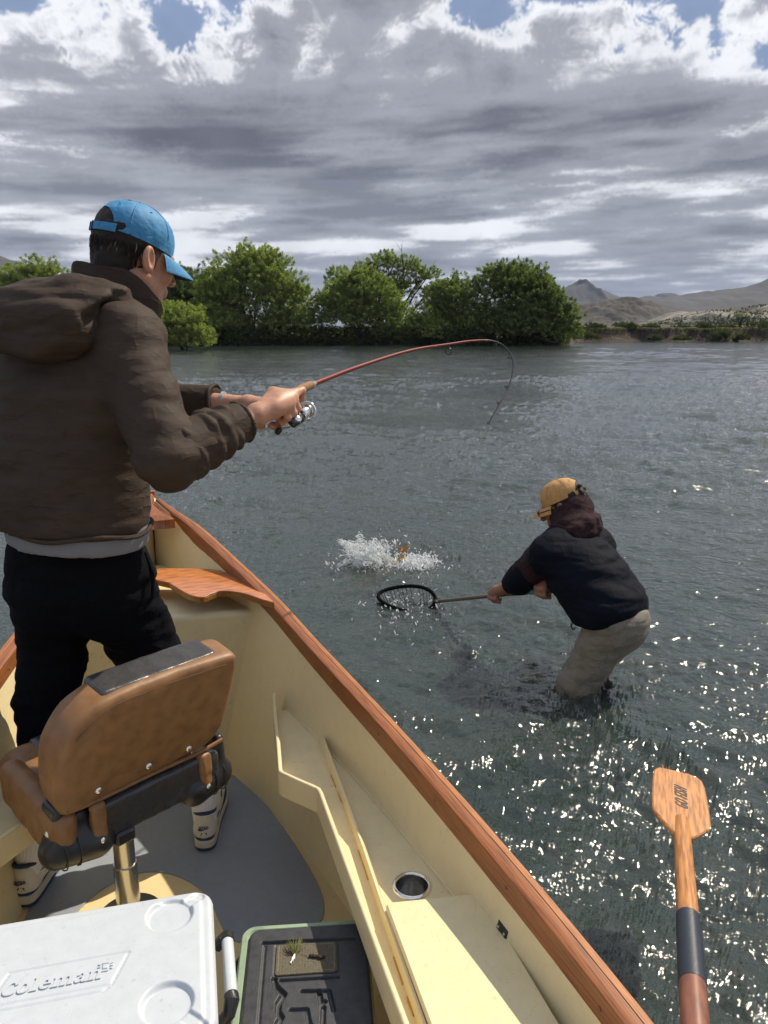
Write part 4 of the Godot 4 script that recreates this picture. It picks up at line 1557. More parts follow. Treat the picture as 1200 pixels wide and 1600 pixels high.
		for s in ss(1.2, 3.2, 0.08):
			bead.append(v3(side * (inner_w(s, 0.402) + 0.001), 0.402 + 0.0015 * sin(s * 41.0), s))
		part("caulk_bead", MD.new().tube(bead, 0.0035, 6).mesh(), g, tray)
	# cup holder sunk in the starboard tray
	var cup := Node3D.new()
	cup.name = "cup_holder"
	cup.position = v3(0.519, 0.40, 2.012)
	b.add_child(cup, true)
	part("flange", MD.new().lathe([Vector2(0.0345, 0.001), Vector2(0.036, 0.0045), Vector2(0.0385, 0.0055), Vector2(0.0425, 0.004), Vector2(0.0445, 0.0005)], 32).mesh(50.0, false), mats.chrome, cup)
	part("bowl", MD.new().lathe([Vector2(0.0348, 0.0022), Vector2(0.0335, -0.010), Vector2(0.0325, -0.05), Vector2(0.029, -0.056), Vector2(0.001, -0.057)], 32).mesh(50.0, false), mats.steel, cup)
	# loose hatch lid on the tray
	var lid := PackedVector2Array([Vector2(0.432, 2.103), Vector2(0.440, 2.097), Vector2(0.628, 2.125), Vector2(0.634, 2.131), Vector2(0.637, 2.62), Vector2(0.630, 2.626), Vector2(0.425, 2.626), Vector2(0.418, 2.62)])
	part("hatch_lid", MD.new().prism(lid, 0.4302, 0.4465, 0.003).mesh(), g, b)
	part("hatch_coaming", MD.new().prism(PackedVector2Array([Vector2(0.44, 2.125), Vector2(0.615, 2.15), Vector2(0.615, 2.6), Vector2(0.435, 2.6)]), 0.399, 0.430, 0.002).mesh(), g, b)
	var latch := Node3D.new()
	latch.name = "latch"
	latch.transform = Transform3D(Basis(Vector3.BACK, -0.25) * Basis(Vector3.UP, 0.12), v3(0.629, 0.452, 2.24))
	b.add_child(latch, true)
	part("plate", MD.new().box(v3(0.004, 0.022, 0.034), 0.0012).mesh(), mats.dark_steel, latch)
	for k in [-1, 1]:
		part("screw", MD.new().lathe([Vector2(0.0001, 0.0035), Vector2(0.003, 0.003), Vector2(0.0035, 0.0)], 10, Transform3D(Basis(Vector3.BACK, PI / 2), v3(-0.001, 0, k * 0.010))).mesh(40.0, false), mats.steel, latch)
	# cut the cup's hole: the tray below it is open because the bowl is deeper than the sheet

# ---------------------------------------------------------------- swivel seat
func build_seat() -> void:
	# x to the sitter's right, z behind the backrest
	var f := v3(-0.74, 0, -0.67).normalized()
	var base := Transform3D(Basis(v3(-f.z, 0, f.x), Vector3.UP, -f), v3(-0.722, 0.05, -1.790))
	var t := thing("boat_seat", "brown and black vinyl swivel seat on a bright steel pedestal behind the angler's legs", "seat", base)
	# tilted backrest shell
	var lean := Basis(Vector3.RIGHT, 0.20)
	var bk := Transform3D(lean, v3(0.0, 0.640, 0.195))
	var ol := smooth_line([Vector2(-0.222, -0.120), Vector2(-0.232, -0.02), Vector2(-0.215, 0.070), Vector2(-0.150, 0.128), Vector2(-0.080, 0.138), Vector2(0.06, 0.139), Vector2(0.185, 0.139), Vector2(0.228, 0.137), Vector2(0.240, 0.120), Vector2(0.236, 0.06), Vector2(0.222, -0.03), Vector2(0.200, -0.095), Vector2(0.150, -0.128), Vector2(0.0, -0.136), Vector2(-0.15, -0.136), Vector2(-0.205, -0.133)], 2, true)
	var rings := []
	var pil := noise(61, 7.0, 3)
	for lv in [[0.075, 0.0555], [0.04, 0.054], [0.018, 0.0515], [0.007, 0.0465], [0.0015, 0.039], [0.0, 0.028], [0.0, -0.030], [0.003, -0.042], [0.012, -0.050], [0.03, -0.053]]:
		var ring := PackedVector3Array()
		for p in ol:
			var q: Vector2 = p - p.normalized() * lv[0]
			var bow := 0.020 * (1.0 - pow(absf(q.x) / 0.23, 2.0))
			ring.append(v3(q.x, q.y, lv[1] - bow * 0.6 + 0.006 * pil.get_noise_2d(q.x, q.y + lv[1])))
		rings.append(ring)
	var shell := MD.new().rows(rings, true)
	shell.fan(rings[0])
	var rear: PackedVector3Array = rings[rings.size() - 1].duplicate()
	rear.reverse()
	shell.fan(rear)
	var back := part("backrest", shell.mesh(42.0), mats.brown_vinyl, t, bk)
	# black panel over the front and the top edge
	var pan := Body.new()
	pan.slab(v3(0.040, 0.030, -0.022), v3(0.155, 0.1110, 0.046), 0.014, Basis.IDENTITY, 0.02)
	pan.wave(62, 14.0, 0.0022)
	part("front_panel", pan.net(0.005).smooth_mesh(), mats.black_vinyl, back)
	# seams
	var seam := []
	for k in 25:
		var u := lerpf(-0.185, 0.20, k / 24.0)
		seam.append(v3(u, 0.118 - 0.05 * pow(maxf(-u - 0.08, 0.0) / 0.1, 1.6), 0.0412 + 0.012 * pow(absf(u) / 0.22, 2.0)))
	part("seam", MD.new().tube(seam, 0.0016, 5).mesh(), mats.thread, back)
	seam = []
	for k in 31:
		var u := lerpf(-0.218, 0.222, k / 30.0)
		seam.append(v3(u * 0.95, -0.131 + 0.016 * pow(absf(u) / 0.22, 4.0), 0.0375 + 0.010 * pow(absf(u) / 0.22, 2.0)))
	part("welt", MD.new().tube(seam, 0.0055, 7).mesh(), mats.brown_vinyl, back)
	for k in [-0.13, 0.0, 0.11]:
		var stud := MD.new().lathe([Vector2(0.0001, 0.0055), Vector2(0.0045, 0.005), Vector2(0.0075, 0.0032), Vector2(0.0092, 0.0), Vector2(0.0085, -0.004)], 16, Transform3D(Basis(Vector3.RIGHT, PI / 2), v3(k, -0.098, 0.0415 + 0.012 * pow(k / 0.23, 2.0))))
		part("stud", stud.mesh(50.0, false), mats.chrome, back)
	# lower apron below the backrest, black, with a brown fold at either end
	var ap := Body.new()
	ap.slab(v3(0.03, 0.0, 0), v3(0.17, 0.050, 0.016), 0.012)
	ap.wave(63, 16.0, 0.003)
	part("apron", ap.net(0.0055).smooth_mesh(), mats.black_vinyl, t, Transform3D(Basis(Vector3.RIGHT, 0.05), v3(0.0, 0.442, 0.202)))
	for k in [-0.135, 0.155]:
		var fl := Body.new()
		fl.slab(v3(k, 0.445, 0.213), v3(0.018, 0.058, 0.014), 0.010, Basis(Vector3.UP, 0.2 * signf(k)))
		fl.wave(64, 18.0, 0.004)
		part("strap", fl.net(0.005).smooth_mesh(), mats.brown_vinyl, t)
		part("rivet", MD.new().lathe([Vector2(0.0001, 0.004), Vector2(0.005, 0.003), Vector2(0.007, 0.0)], 12, Transform3D(Basis(Vector3.RIGHT, PI / 2), v3(k, 0.412, 0.229))).mesh(50.0, false), mats.chrome, t)
	# cushion: brown sides, black top
	var cu := Body.new()
	cu.slab(v3(0, 0.452, -0.005), v3(0.205, 0.052, 0.185), 0.040)
	cu.wave(65, 8.0, 0.005)
	var cush := part("seat_cushion", cu.net(0.008).smooth_mesh(), mats.brown_vinyl, t)
	var ct := Body.new()
	ct.slab(v3(0.02, 0.480, -0.02), v3(0.150, 0.032, 0.160), 0.024)
	ct.wave(66, 9.0, 0.003)
	part("top_panel", ct.net(0.008).smooth_mesh(), mats.black_vinyl, cush)
	# wrapped side of the cushion that rises to the hinge
	var wr := Body.new()
	wr.slab(v3(-0.205, 0.455, 0.06), v3(0.030, 0.062, 0.155), 0.028, Basis(Vector3.RIGHT, 0.10))
	wr.wave(67, 10.0, 0.005)
	part("side_wrap", wr.net(0.0065).smooth_mesh(), mats.brown_vinyl, t)
	# moulded hinges
	for k in [-1, 1]:
		var hg := Body.new()
		hg.cap(v3(k * 0.215, 0.405, 0.175), v3(k * 0.135, 0.400, 0.185), 0.043, 0.048, 0.02)
		hg.slab(v3(k * 0.18, 0.44, 0.15), v3(0.04, 0.05, 0.05), 0.015)
		hg.slab(v3(k * 0.215, 0.47, 0.17), v3(0.014, 0.05, 0.035), 0.012)
		var h := part("hinge", hg.net(0.006).smooth_mesh(), mats.black_plastic, t)
		for j in 2:
			var ring := []
			for i in 17:
				var a := TAU * i / 16.0
				ring.append(v3(k * (0.215 - j * 0.030), 0.404 - 0.001 * j + 0.046 * sin(a), 0.178 + 0.004 * j + 0.046 * cos(a)))
			part("rib", MD.new().tube(ring, 0.0018, 6, false).mesh(50.0, false), mats.black_plastic, h)
		part("bolt", MD.new().lathe([Vector2(0.0001, 0.008), Vector2(0.006, 0.007), Vector2(0.009, 0.003), Vector2(0.0095, -0.004)], 14, Transform3D(Basis(Vector3.BACK, -k * PI / 2), v3(k * 0.232, 0.455, 0.175))).mesh(50.0, false), mats.chrome, h)
	var cl := MD.new().box(v3(0.05, 0.034, 0.04), 0.006, Transform3D(Basis.IDENTITY, v3(-0.075, 0.385, 0.205)))
	part("clamp", cl.mesh(), mats.black_plastic, t)
	# pedestal: tube, socket, open end of the swivel pin
	var ped := part("pedestal", MD.new().lathe([Vector2(0.027, 0.0), Vector2(0.027, 0.36), Vector2(0.024, 0.365), Vector2(0.0001, 0.365)], 28, Transform3D(Basis.IDENTITY, v3(0.005, 0.004, 0.045))).mesh(50.0, false), mats.steel, t)
	part("collar", MD.new().lathe([Vector2(0.030, 0.02), Vector2(0.031, 0.022), Vector2(0.031, 0.17), Vector2(0.029, 0.173), Vector2(0.027, 0.173)], 28, Transform3D(Basis.IDENTITY, v3(0.005, 0.004, 0.045))).mesh(40.0, false), mats.steel, ped)
	part("base_plate", MD.new().lathe([Vector2(0.0001, 0.016), Vector2(0.04, 0.016), Vector2(0.085, 0.010), Vector2(0.09, 0.003), Vector2(0.09, 0.0)], 36, Transform3D(Basis.IDENTITY, v3(0.005, 0.0045, 0.045))).mesh(40.0, false), mats.dark_steel, ped)
	part("knob", MD.new().lathe([Vector2(0.0001, 0.040), Vector2(0.017, 0.038), Vector2(0.021, 0.030), Vector2(0.021, 0.0), Vector2(0.016, -0.01)], 18, Transform3D(Basis(Vector3.RIGHT, 1.2), v3(-0.02, 0.30, 0.075))).mesh(40.0, false), mats.black_plastic, ped)
	part("mount_plate", MD.new().box(v3(0.20, 0.03, 0.22), 0.006, Transform3D(Basis.IDENTITY, v3(0, 0.385, 0.03))).mesh(), mats.black_plastic, t)

# ---------------------------------------------------------------- lids as finely cut sheets
# outline: rounded rectangle 0..w, 0..d; height from a callable
func carved_lid(w: float, d: float, corner: float, edge: float, skirt: float, nx: int, nz: int, cutf: Callable) -> MD:
	var rows := []
	for j in nz + 1:
		var row := PackedVector3Array()
		for i in nx + 1:
			var x := lerpf(0.0, w, float(i) / nx)
			var z := lerpf(0.0, d, float(j) / nz)
			var cx := clampf(x, corner, w - corner)
			var cz := clampf(z, corner, d - corner)
			var q := Vector2(x - cx, z - cz)
			# squares of the corner are drawn in onto its arc
			if q.x != 0.0 and q.y != 0.0:
				var m := maxf(absf(q.x), absf(q.y))
				q = q.normalized() * m
				x = cx + q.x
				z = cz + q.y
			var inside := minf(minf(x, w - x), minf(z, d - z))
			if q.x != 0.0 and q.y != 0.0:
				inside = corner - q.length()
			var y := 0.0
			if inside < edge:
				y = -edge + sqrt(maxf(edge * edge - (edge - inside) * (edge - inside), 0.0))
			row.append(v3(x, y + cutf.call(x, z, inside), z))
		rows.append(row)
	var m := MD.new().rows(rows)
	var rim := PackedVector3Array()
	for i in nx + 1:
		rim.append(rows[0][i])
	for j in range(1, nz + 1):
		rim.append(rows[j][nx])
	for i in range(nx - 1, -1, -1):
		rim.append(rows[nz][i])
	for j in range(nz - 1, 0, -1):
		rim.append(rows[j][0])
	var low := PackedVector3Array()
	for p in rim:
		low.append(v3(p.x, -skirt, p.z))
	m.rows([rim, low], true)
	return m

func seg_d(p: Vector2, line: Array) -> float:
	var best := 9.0
	for i in line.size() - 1:
		var a: Vector2 = line[i]
		var b: Vector2 = line[i + 1]
		best = minf(best, p.distance_to(a + (b - a) * clampf((p - a).dot(b - a) / maxf((b - a).length_squared(), 1e-9), 0, 1)))
	return best

func rrect(p: Vector2, c: Vector2, h: Vector2, r: float) -> float:
	var q := (p - c).abs() - h + Vector2(r, r)
	return q.max(Vector2.ZERO).length() + minf(maxf(q.x, q.y), 0.0) - r

func lettering(words: String, size: float, depth: float, font: String, bold: bool, align := HORIZONTAL_ALIGNMENT_CENTER) -> TextMesh:
	var t := TextMesh.new()
	var sf := SystemFont.new()
	sf.font_names = PackedStringArray([font])
	sf.font_weight = 700 if bold else 400
	t.font = sf
	t.text = words
	t.font_size = 64
	t.pixel_size = size / 64.0
	t.depth = depth
	t.horizontal_alignment = align
	t.curve_step = 1.0
	return t

func build_cooler() -> void:
	var x := Transform3D(Basis(Vector3.UP, deg_to_rad(14.0)), v3(-0.350, 0.05, -1.345))
	var t := thing("cooler", "large white plastic cooler with two round cup recesses and a raised name on its lid", "cooler", x)
	var w := 0.56
	var d := 0.345
	var panel := [Vector2(0.352, 0.139), Vector2(0.152, 0.139), Vector2(0.176, 0.207), Vector2(0.376, 0.207), Vector2(0.352, 0.139)]
	var cutf := func(x0: float, z: float, inside: float) -> float:
		var px := w - x0
		var p := Vector2(px, z)
		var y := 0.0
		for c in [Vector2(0.082, 0.062), Vector2(0.082, 0.268), Vector2(w - 0.082, 0.062), Vector2(w - 0.082, 0.268)]:
			var q := p.distance_to(c)
			y -= 0.009 * (1.0 - smoothstep(0.0385, 0.0460, q))
			# spillway from the recess to the corner
			var away: Vector2 = (Vector2(0.028 if c.x < 0.3 else w - 0.028, 0.020 if c.y < 0.15 else d - 0.020) - c)
			var s := seg_d(p, [c + away.normalized() * 0.03, c + away])
			y = minf(y, -0.006 * (1.0 - smoothstep(0.0085, 0.0145, s)) if q > 0.04 else y)
		# step along the rim
		y -= 0.004 * (1.0 - smoothstep(0.019, 0.026, inside))
		# line round the name panel
		y -= 0.0022 * (1.0 - smoothstep(0.0008, 0.0036, seg_d(p, panel)))
		y -= 0.0022 * (1.0 - smoothstep(0.0008, 0.0036, seg_d(p, [Vector2(0.37, 0.219), Vector2(0.190, 0.219), Vector2(0.182, 0.212)])))
		return y
	var lid := part("lid", carved_lid(w, d, 0.040, 0.012, 0.052, 230, 150, cutf).smooth_mesh(), mats.cooler_white, t, Transform3D(Basis.IDENTITY, v3(-w, 0.45, 0)))
	var it := Basis(Vector3(1, 0, 0), Vector3(0.22, 0, -1), Vector3(0, 1, 0))
	part("raised_name", lettering("Coleman", 0.037, 0.0045, "Droid Serif", true), mats.cooler_white, lid, Transform3D(it, v3(w - 0.274, 0.0005, 0.178)))
	# small lantern mark after the name
	var lan := Vector3(w - 0.190, 0.0008, 0.165)
	var mk := MD.new()
	mk.box(v3(0.011, 0.003, 0.003), 0.0005, Transform3D(Basis.IDENTITY, lan + v3(0, 0, -0.008)))
	mk.box(v3(0.008, 0.003, 0.010), 0.0005, Transform3D(Basis.IDENTITY, lan))
	mk.box(v3(0.012, 0.003, 0.004), 0.0005, Transform3D(Basis.IDENTITY, lan + v3(0, 0, 0.009)))
	for k in [-1, 1]:
		for j in 3:
			mk.box(v3(0.005, 0.003, 0.0018), 0.0004, Transform3D(Basis(Vector3.UP, -k * (j - 1) * 0.5), lan + v3(k * 0.0105, 0, (j - 1) * 0.006)))
	part("lantern_mark", mk.mesh(), mats.cooler_white, lid)
	var body := MD.new().prism(round_rect(-w + 0.012, 0.012, -0.012, d - 0.012, 0.035), 0.006, 0.40, 0.006)
	part("body", body.mesh(), mats.cooler_white, t)
	# bail handle on the end, white grip with black ends
	var hn := part("handle", MD.new().tube([v3(0.024, 0.385, 0.085), v3(0.024, 0.385, 0.215)], 0.0115, 12).mesh(), mats.cooler_white, t)
	for k in [[0.085, 0.075, 0.06], [0.215, 0.225, 0.24]]:
		part("handle_end", MD.new().tube([v3(0.024, 0.386, k[0]), v3(0.025, 0.386, k[1]), v3(0.018, 0.372, k[2]), v3(0.002, 0.355, k[2])], [0.0135, 0.0135, 0.012, 0.012], 10).mesh(), mats.black_plastic, hn)

func build_box() -> void:
	var x := Transform3D(Basis(Vector3.UP, deg_to_rad(5.0)), v3(-0.312, 0.05, -1.432))
	var t := thing("gear_box", "dark grey gear box with sage green rim and carved fish outline on its lid", "box", x)
	var w := 0.275
	var d := 0.36
	var zig := [Vector2(0.060, 0.137), Vector2(0.063, 0.153), Vector2(0.081, 0.175), Vector2(0.071, 0.194), Vector2(0.071, 0.214), Vector2(0.078, 0.227), Vector2(0.072, 0.239), Vector2(0.074, 0.254), Vector2(0.083, 0.265), Vector2(0.078, 0.285), Vector2(0.086, 0.30)]
	var letter := [[Vector2(0.117, 0.172), Vector2(0.169, 0.175), Vector2(0.177, 0.220)], [Vector2(0.150, 0.174), Vector2(0.154, 0.202), Vector2(0.161, 0.199)],
		[Vector2(0.096, 0.213), Vector2(0.126, 0.214), Vector2(0.129, 0.235), Vector2(0.133, 0.250), Vector2(0.145, 0.258), Vector2(0.156, 0.252), Vector2(0.158, 0.212)]]
	var cutf := func(px: float, z: float, inside: float) -> float:
		var p := Vector2(px, z)
		var y := 0.0
		y -= 0.007 * (1.0 - smoothstep(0.0032, 0.006, seg_d(p, [Vector2(0.033, 0.042), Vector2(0.225, 0.046)])))
		y -= 0.006 * (1.0 - smoothstep(0.0028, 0.0052, seg_d(p, [Vector2(0.073, 0.143), Vector2(0.187, 0.144)])))
		var zz := seg_d(p, zig)
		y -= 0.008 * (1.0 - smoothstep(0.0035, 0.007, zz))
		for l in letter:
			y -= 0.007 * (1.0 - smoothstep(0.0030, 0.0055, seg_d(p, l)))
		y -= 0.003 * (1.0 - smoothstep(0.0, 0.004, absf(px - 0.036) - 0.001)) * (1.0 if z > 0.05 else 0.0)
		y -= 0.002 * (1.0 - smoothstep(0.0, 0.002, rrect(p, Vector2(0.124, 0.090), Vector2(0.066, 0.042), 0.006)))
		return y
	var lid := part("lid", carved_lid(w - 0.022, d - 0.012, 0.026, 0.007, 0.030, 190, 250, cutf).smooth_mesh(), mats.box_dark, t, Transform3D(Basis.IDENTITY, v3(0.018, 0.28, 0.017)))
	part("foam_pad", MD.new().prism(round_rect(0.061, 0.051, 0.187, 0.130, 0.006), -0.003, 0.0015, 0.001).mesh(), mats.pad_tan, lid)
	var edge := []
	for p in round_rect(0.066, 0.056, 0.182, 0.125, 0.004):
		edge.append(v3(p.x, 0.0016, p.y))
	edge.append(edge[0])
	part("pad_stitching", MD.new().tube(edge, 0.0008, 4, false).mesh(60.0, false), mats.stitch, lid)
	var out := round_rect(0.0, 0.0, w, d + 0.02, 0.036)
	var ring := []
	for lv in [[0.0, 0.235], [0.0, 0.268], [0.004, 0.2745], [0.014, 0.2755], [0.019, 0.270], [0.019, 0.23]]:
		var row := PackedVector3Array()
		var c := Vector2(w / 2, d / 2)
		for k in 44:
			var a := TAU * k / 44.0
			# rounded rectangle, radius 40 mm
			var dir := Vector2(cos(a), sin(a))
			var q := Vector2(signf(dir.x) * (w / 2 - 0.034), signf(dir.y) * (d / 2 - 0.034))
			var r: float = 0.034 - lv[0]
			row.append(v3(c.x + q.x + dir.x * r, lv[1], c.y + q.y + dir.y * r))
		ring.append(row)
	part("rim", MD.new().rows(ring, true).mesh(40.0, false), mats.box_green, t)
	part("tub", MD.new().prism(out, 0.006, 0.24, 0.006, Transform3D(Basis.IDENTITY.scaled(v3(0.96, 1, 0.96)), v3(0.005, 0, 0.007))).mesh(), mats.box_dark, t)
	# black rubber strap hanging at the side
	part("carry_strap", MD.new().tube([v3(0.004, 0.235, 0.05), v3(-0.012, 0.228, 0.075), v3(-0.020, 0.20, 0.12), v3(-0.022, 0.17, 0.19), v3(-0.020, 0.18, 0.26), v3(-0.010, 0.215, 0.31), v3(0.003, 0.23, 0.33)], 0.008, 8, true, 1.8).mesh(), mats.black_plastic, t)
	# what lies on the lid
	var top := x * v3(0.0, 0.2815, 0.0)
	var rng := RandomNumberGenerator.new()
	rng.seed = 71
	var gx := Transform3D(Basis(Vector3.UP, deg_to_rad(5.0)), x * v3(0.118, 0.2815, 0.100))
	var tuft := thing("grass_tuft", "small uprooted tuft of green grass lying on the gear box pad", "grass", gx)
	var bl := MD.new()
	for i in 46:
		var a := rng.randf_range(-0.9, 0.9)
		var l := rng.randf_range(0.018, 0.040)
		var e := v3(sin(a) * l, rng.randf_range(0.004, 0.02), -cos(a) * l)
		bl.tube([v3(rng.randf_range(-0.004, 0.004), 0.002, 0.0), e * 0.5 + v3(0, 0.005, 0), e], [0.0008, 0.0007, 0.0002], 4, false)
	part("blades", bl.mesh(60.0, false), mats.grass, tuft)
	var rt := MD.new()
	for i in 5:
		rt.tube([v3(0, 0.003, -0.002), v3(rng.randf_range(-0.006, 0.002), 0.003, 0.010), v3(rng.randf_range(-0.012, 0.0), 0.003, rng.randf_range(0.014, 0.024))], [0.0016, 0.0013, 0.0005], 5)
	part("roots", rt.mesh(), mats.sock, tuft)
	var cat := Body.new()
	for i in 9:
		cat.ell(v3(i * 0.0036, 0.0035, rng.randf_range(-0.0015, 0.0015)), v3(0.0032, 0.003, rng.randf_range(0.0028, 0.0042)), Basis(Vector3.UP, rng.randf_range(-0.6, 0.6)), 0.002)
	cat.cap(v3(-0.006, 0.002, 0), v3(-0.024, 0.002, -0.003), 0.0007, 0.0005, 0.001)
	var cm := part("dry_catkin", cat.net(0.0011).smooth_mesh(), mats.dry_brown, self, Transform3D(Basis(Vector3.UP, -0.15), x * v3(0.150, 0.2815, 0.106)))
	tag(cm, "dark brown dried catkin lying beside the grass on the gear box pad", "catkin")

# ---------------------------------------------------------------- oar
func build_oar() -> void:
	# the shaft runs from the lock on the gunwale, below the picture, down to the water ahead
	var a := v3(0.547, 0.412, -1.105)
	var neck := v3(0.738, 0.386, -1.665)
	var dir := (neck - a).normalized()
	var right := dir.cross(Vector3.UP).normalized()
	var up := right.cross(dir).normalized()
	# z towards the rower, x to the right, y off the blade's face
	var roll := -0.17
	var bx := Basis(right, up, -dir) * Basis(Vector3.BACK, roll)
	var t := thing("oar", "varnished wooden oar with GO FISH on its blade, held out over the water", "oar", Transform3D(bx, neck))
	var L := (neck - a).length()
	part("shaft", MD.new().tube([v3(0, 0, -0.06), v3(0, 0, 0.0), v3(0, 0, 0.15), v3(0, 0, 0.31)], [0.018, 0.0205, 0.0215, 0.0230], 26).mesh(), mats.oar_wood, t)
	var wrap := MD.new()
	var pts := []
	var rr := []
	for i in 60:
		pts.append(v3(0, 0, 0.31 + 0.19 * i / 59.0))
		rr.append(0.0240 + 0.0015 * i / 59.0 + (0.0004 if i % 2 == 0 else 0.0))
	part("rope_wrap", wrap.tube(pts, rr, 26).mesh(60.0), mats.rope_wrap, t)
	part("lower_shaft", MD.new().tube([v3(0, 0, 0.50), v3(0, 0, 0.7), v3(0, 0, 1.5)], [0.0250, 0.0255, 0.0235], 26).mesh(), mats.oar_red, t)
	part("grip", MD.new().tube([v3(0, 0, 1.5), v3(0, 0, 1.52), v3(0, 0, 1.62), v3(0, 0, 1.64)], [0.018, 0.017, 0.019, 0.012], 16).mesh(), mats.oar_wood, t)
	# blade: flat board, shoulders at the neck, worn tip
	var half := [Vector2(0.020, 0.014), Vector2(0.030, 0.004), Vector2(0.050, -0.026), Vector2(0.069, -0.058), Vector2(0.0725, -0.078), Vector2(0.073, -0.12), Vector2(0.0715, -0.20), Vector2(0.069, -0.262), Vector2(0.064, -0.290), Vector2(0.054, -0.304), Vector2(0.028, -0.310)]
	var out := PackedVector2Array(half)
	for i in range(half.size() - 1, -1, -1):
		out.append(Vector2(-half[i].x, half[i].y + (0.010 if half[i].y < -0.28 else 0.0)))
	var blade := part("blade", MD.new().prism(out, -0.0065, 0.0065, 0.003).mesh(30.0), mats.oar_wood, t)
	# ridge of the shaft running out on the blade
	part("spine", MD.new().tube([v3(0, 0.0, 0.01), v3(0, -0.001, -0.04), v3(0, -0.004, -0.10), v3(0, -0.008, -0.16)], [0.0205, 0.0165, 0.0120, 0.010], 14, true, 0.62).mesh(), mats.oar_wood, blade)
	var it := Basis(Vector3(0, 0, -1), Vector3(-1, 0, -0.22), Vector3(0, 1, 0))
	part("lettering", lettering("GO FISH", 0.046, 0.0012, "Droid Sans", true), mats.ink, blade, Transform3D(it * Basis.from_scale(v3(0.60, 1.0, 1.0)), v3(0.002, 0.0069, -0.168)))
	# splinters along the worn tip
	var rng := RandomNumberGenerator.new()
	rng.seed = 17
	var sp := MD.new()
	for i in 26:
		var xx := rng.randf_range(-0.050, 0.054)
		sp.tube([v3(xx, rng.randf_range(-0.004, 0.007), -0.290), v3(xx + rng.randf_range(-0.003, 0.003), rng.randf_range(-0.003, 0.012), -0.308 - rng.randf() * 0.008)], [0.0016, 0.0004], 4, false)
	part("splinters", sp.mesh(60.0, false), mats.oar_wood, blade)

# ---------------------------------------------------------------- people
# head about 0.24 m tall, looking along its own +z, origin between the ears
func head_body(jaw := 1.0) -> Body:
	var h := Body.new()
	h.ell(v3(0, 0.038, -0.016), v3(0.076, 0.092, 0.097), Basis.IDENTITY, 0.03)
	h.ell(v3(0, -0.022, 0.036), v3(0.061, 0.088, 0.060), Basis.IDENTITY, 0.03)
	for s in [-1, 1]:
		h.cap(v3(s * 0.052, -0.050, -0.006), v3(s * 0.018, -0.100 * jaw, 0.066), 0.022, 0.017, 0.025)
		h.ell(v3(s * 0.038, -0.022, 0.068), v3(0.022, 0.018, 0.018), Basis.IDENTITY, 0.02)
		h.cap(v3(s * 0.014, 0.024, 0.090), v3(s * 0.044, 0.020, 0.076), 0.008, 0.007, 0.014)
		h.carve(v3(s * 0.031, 0.004, 0.098), v3(s * 0.033, 0.004, 0.092), 0.014, 0.014, 0.016)
		h.ell(v3(s * 0.0130, -0.034, 0.103), v3(0.008, 0.007, 0.009), Basis.IDENTITY, 0.008)
		# ear: shell with a hollow
		var e := Basis(Vector3.UP, -s * 0.35) * Basis(Vector3.RIGHT, -0.18)
		h.ell(v3(s * 0.083, -0.006, -0.010), v3(0.011, 0.034, 0.020), e, 0.008)
		h.ell(v3(s * 0.0905, -0.001, -0.005), v3(0.0075, 0.022, 0.0115), e, 0.004, true)
	h.cap(v3(0, 0.014, 0.094), v3(0, -0.030, 0.114), 0.008, 0.012, 0.014)
	h.cap(v3(-0.020, -0.062, 0.088), v3(0.020, -0.062, 0.088), 0.0075, 0.0075, 0.012)
	h.cap(v3(-0.016, -0.073, 0.087), v3(0.016, -0.073, 0.087), 0.008, 0.008, 0.010)
	h.carve(v3(-0.022, -0.067, 0.101), v3(0.022, -0.067, 0.101), 0.004, 0.004, 0.005)
	h.ell(v3(0, -0.104 * jaw, 0.072), v3(0.020, 0.014, 0.016), Basis.IDENTITY, 0.02)
	return h

func eyes(parent: Node3D, x: Transform3D) -> void:
	for s in [-1, 1]:
		var e := part("eye", MD.new().lathe([Vector2(0.0001, 0.011), Vector2(0.0055, 0.0095), Vector2(0.0095, 0.0055), Vector2(0.011, 0), Vector2(0.0095, -0.0055), Vector2(0.0001, -0.011)], 14, Transform3D(Basis(Vector3.RIGHT, PI / 2), v3(s * 0.031, 0.004, 0.0815))).mesh(60.0), mats.eye_white, parent, x)
		part("iris", MD.new().lathe([Vector2(0.0001, 0.0006), Vector2(0.0050, 0.0), Vector2(0.0052, -0.0012)], 14, Transform3D(Basis(Vector3.RIGHT, PI / 2), v3(s * 0.031, 0.002, 0.0922))).mesh(60.0, false), mats.eye_dark, e)

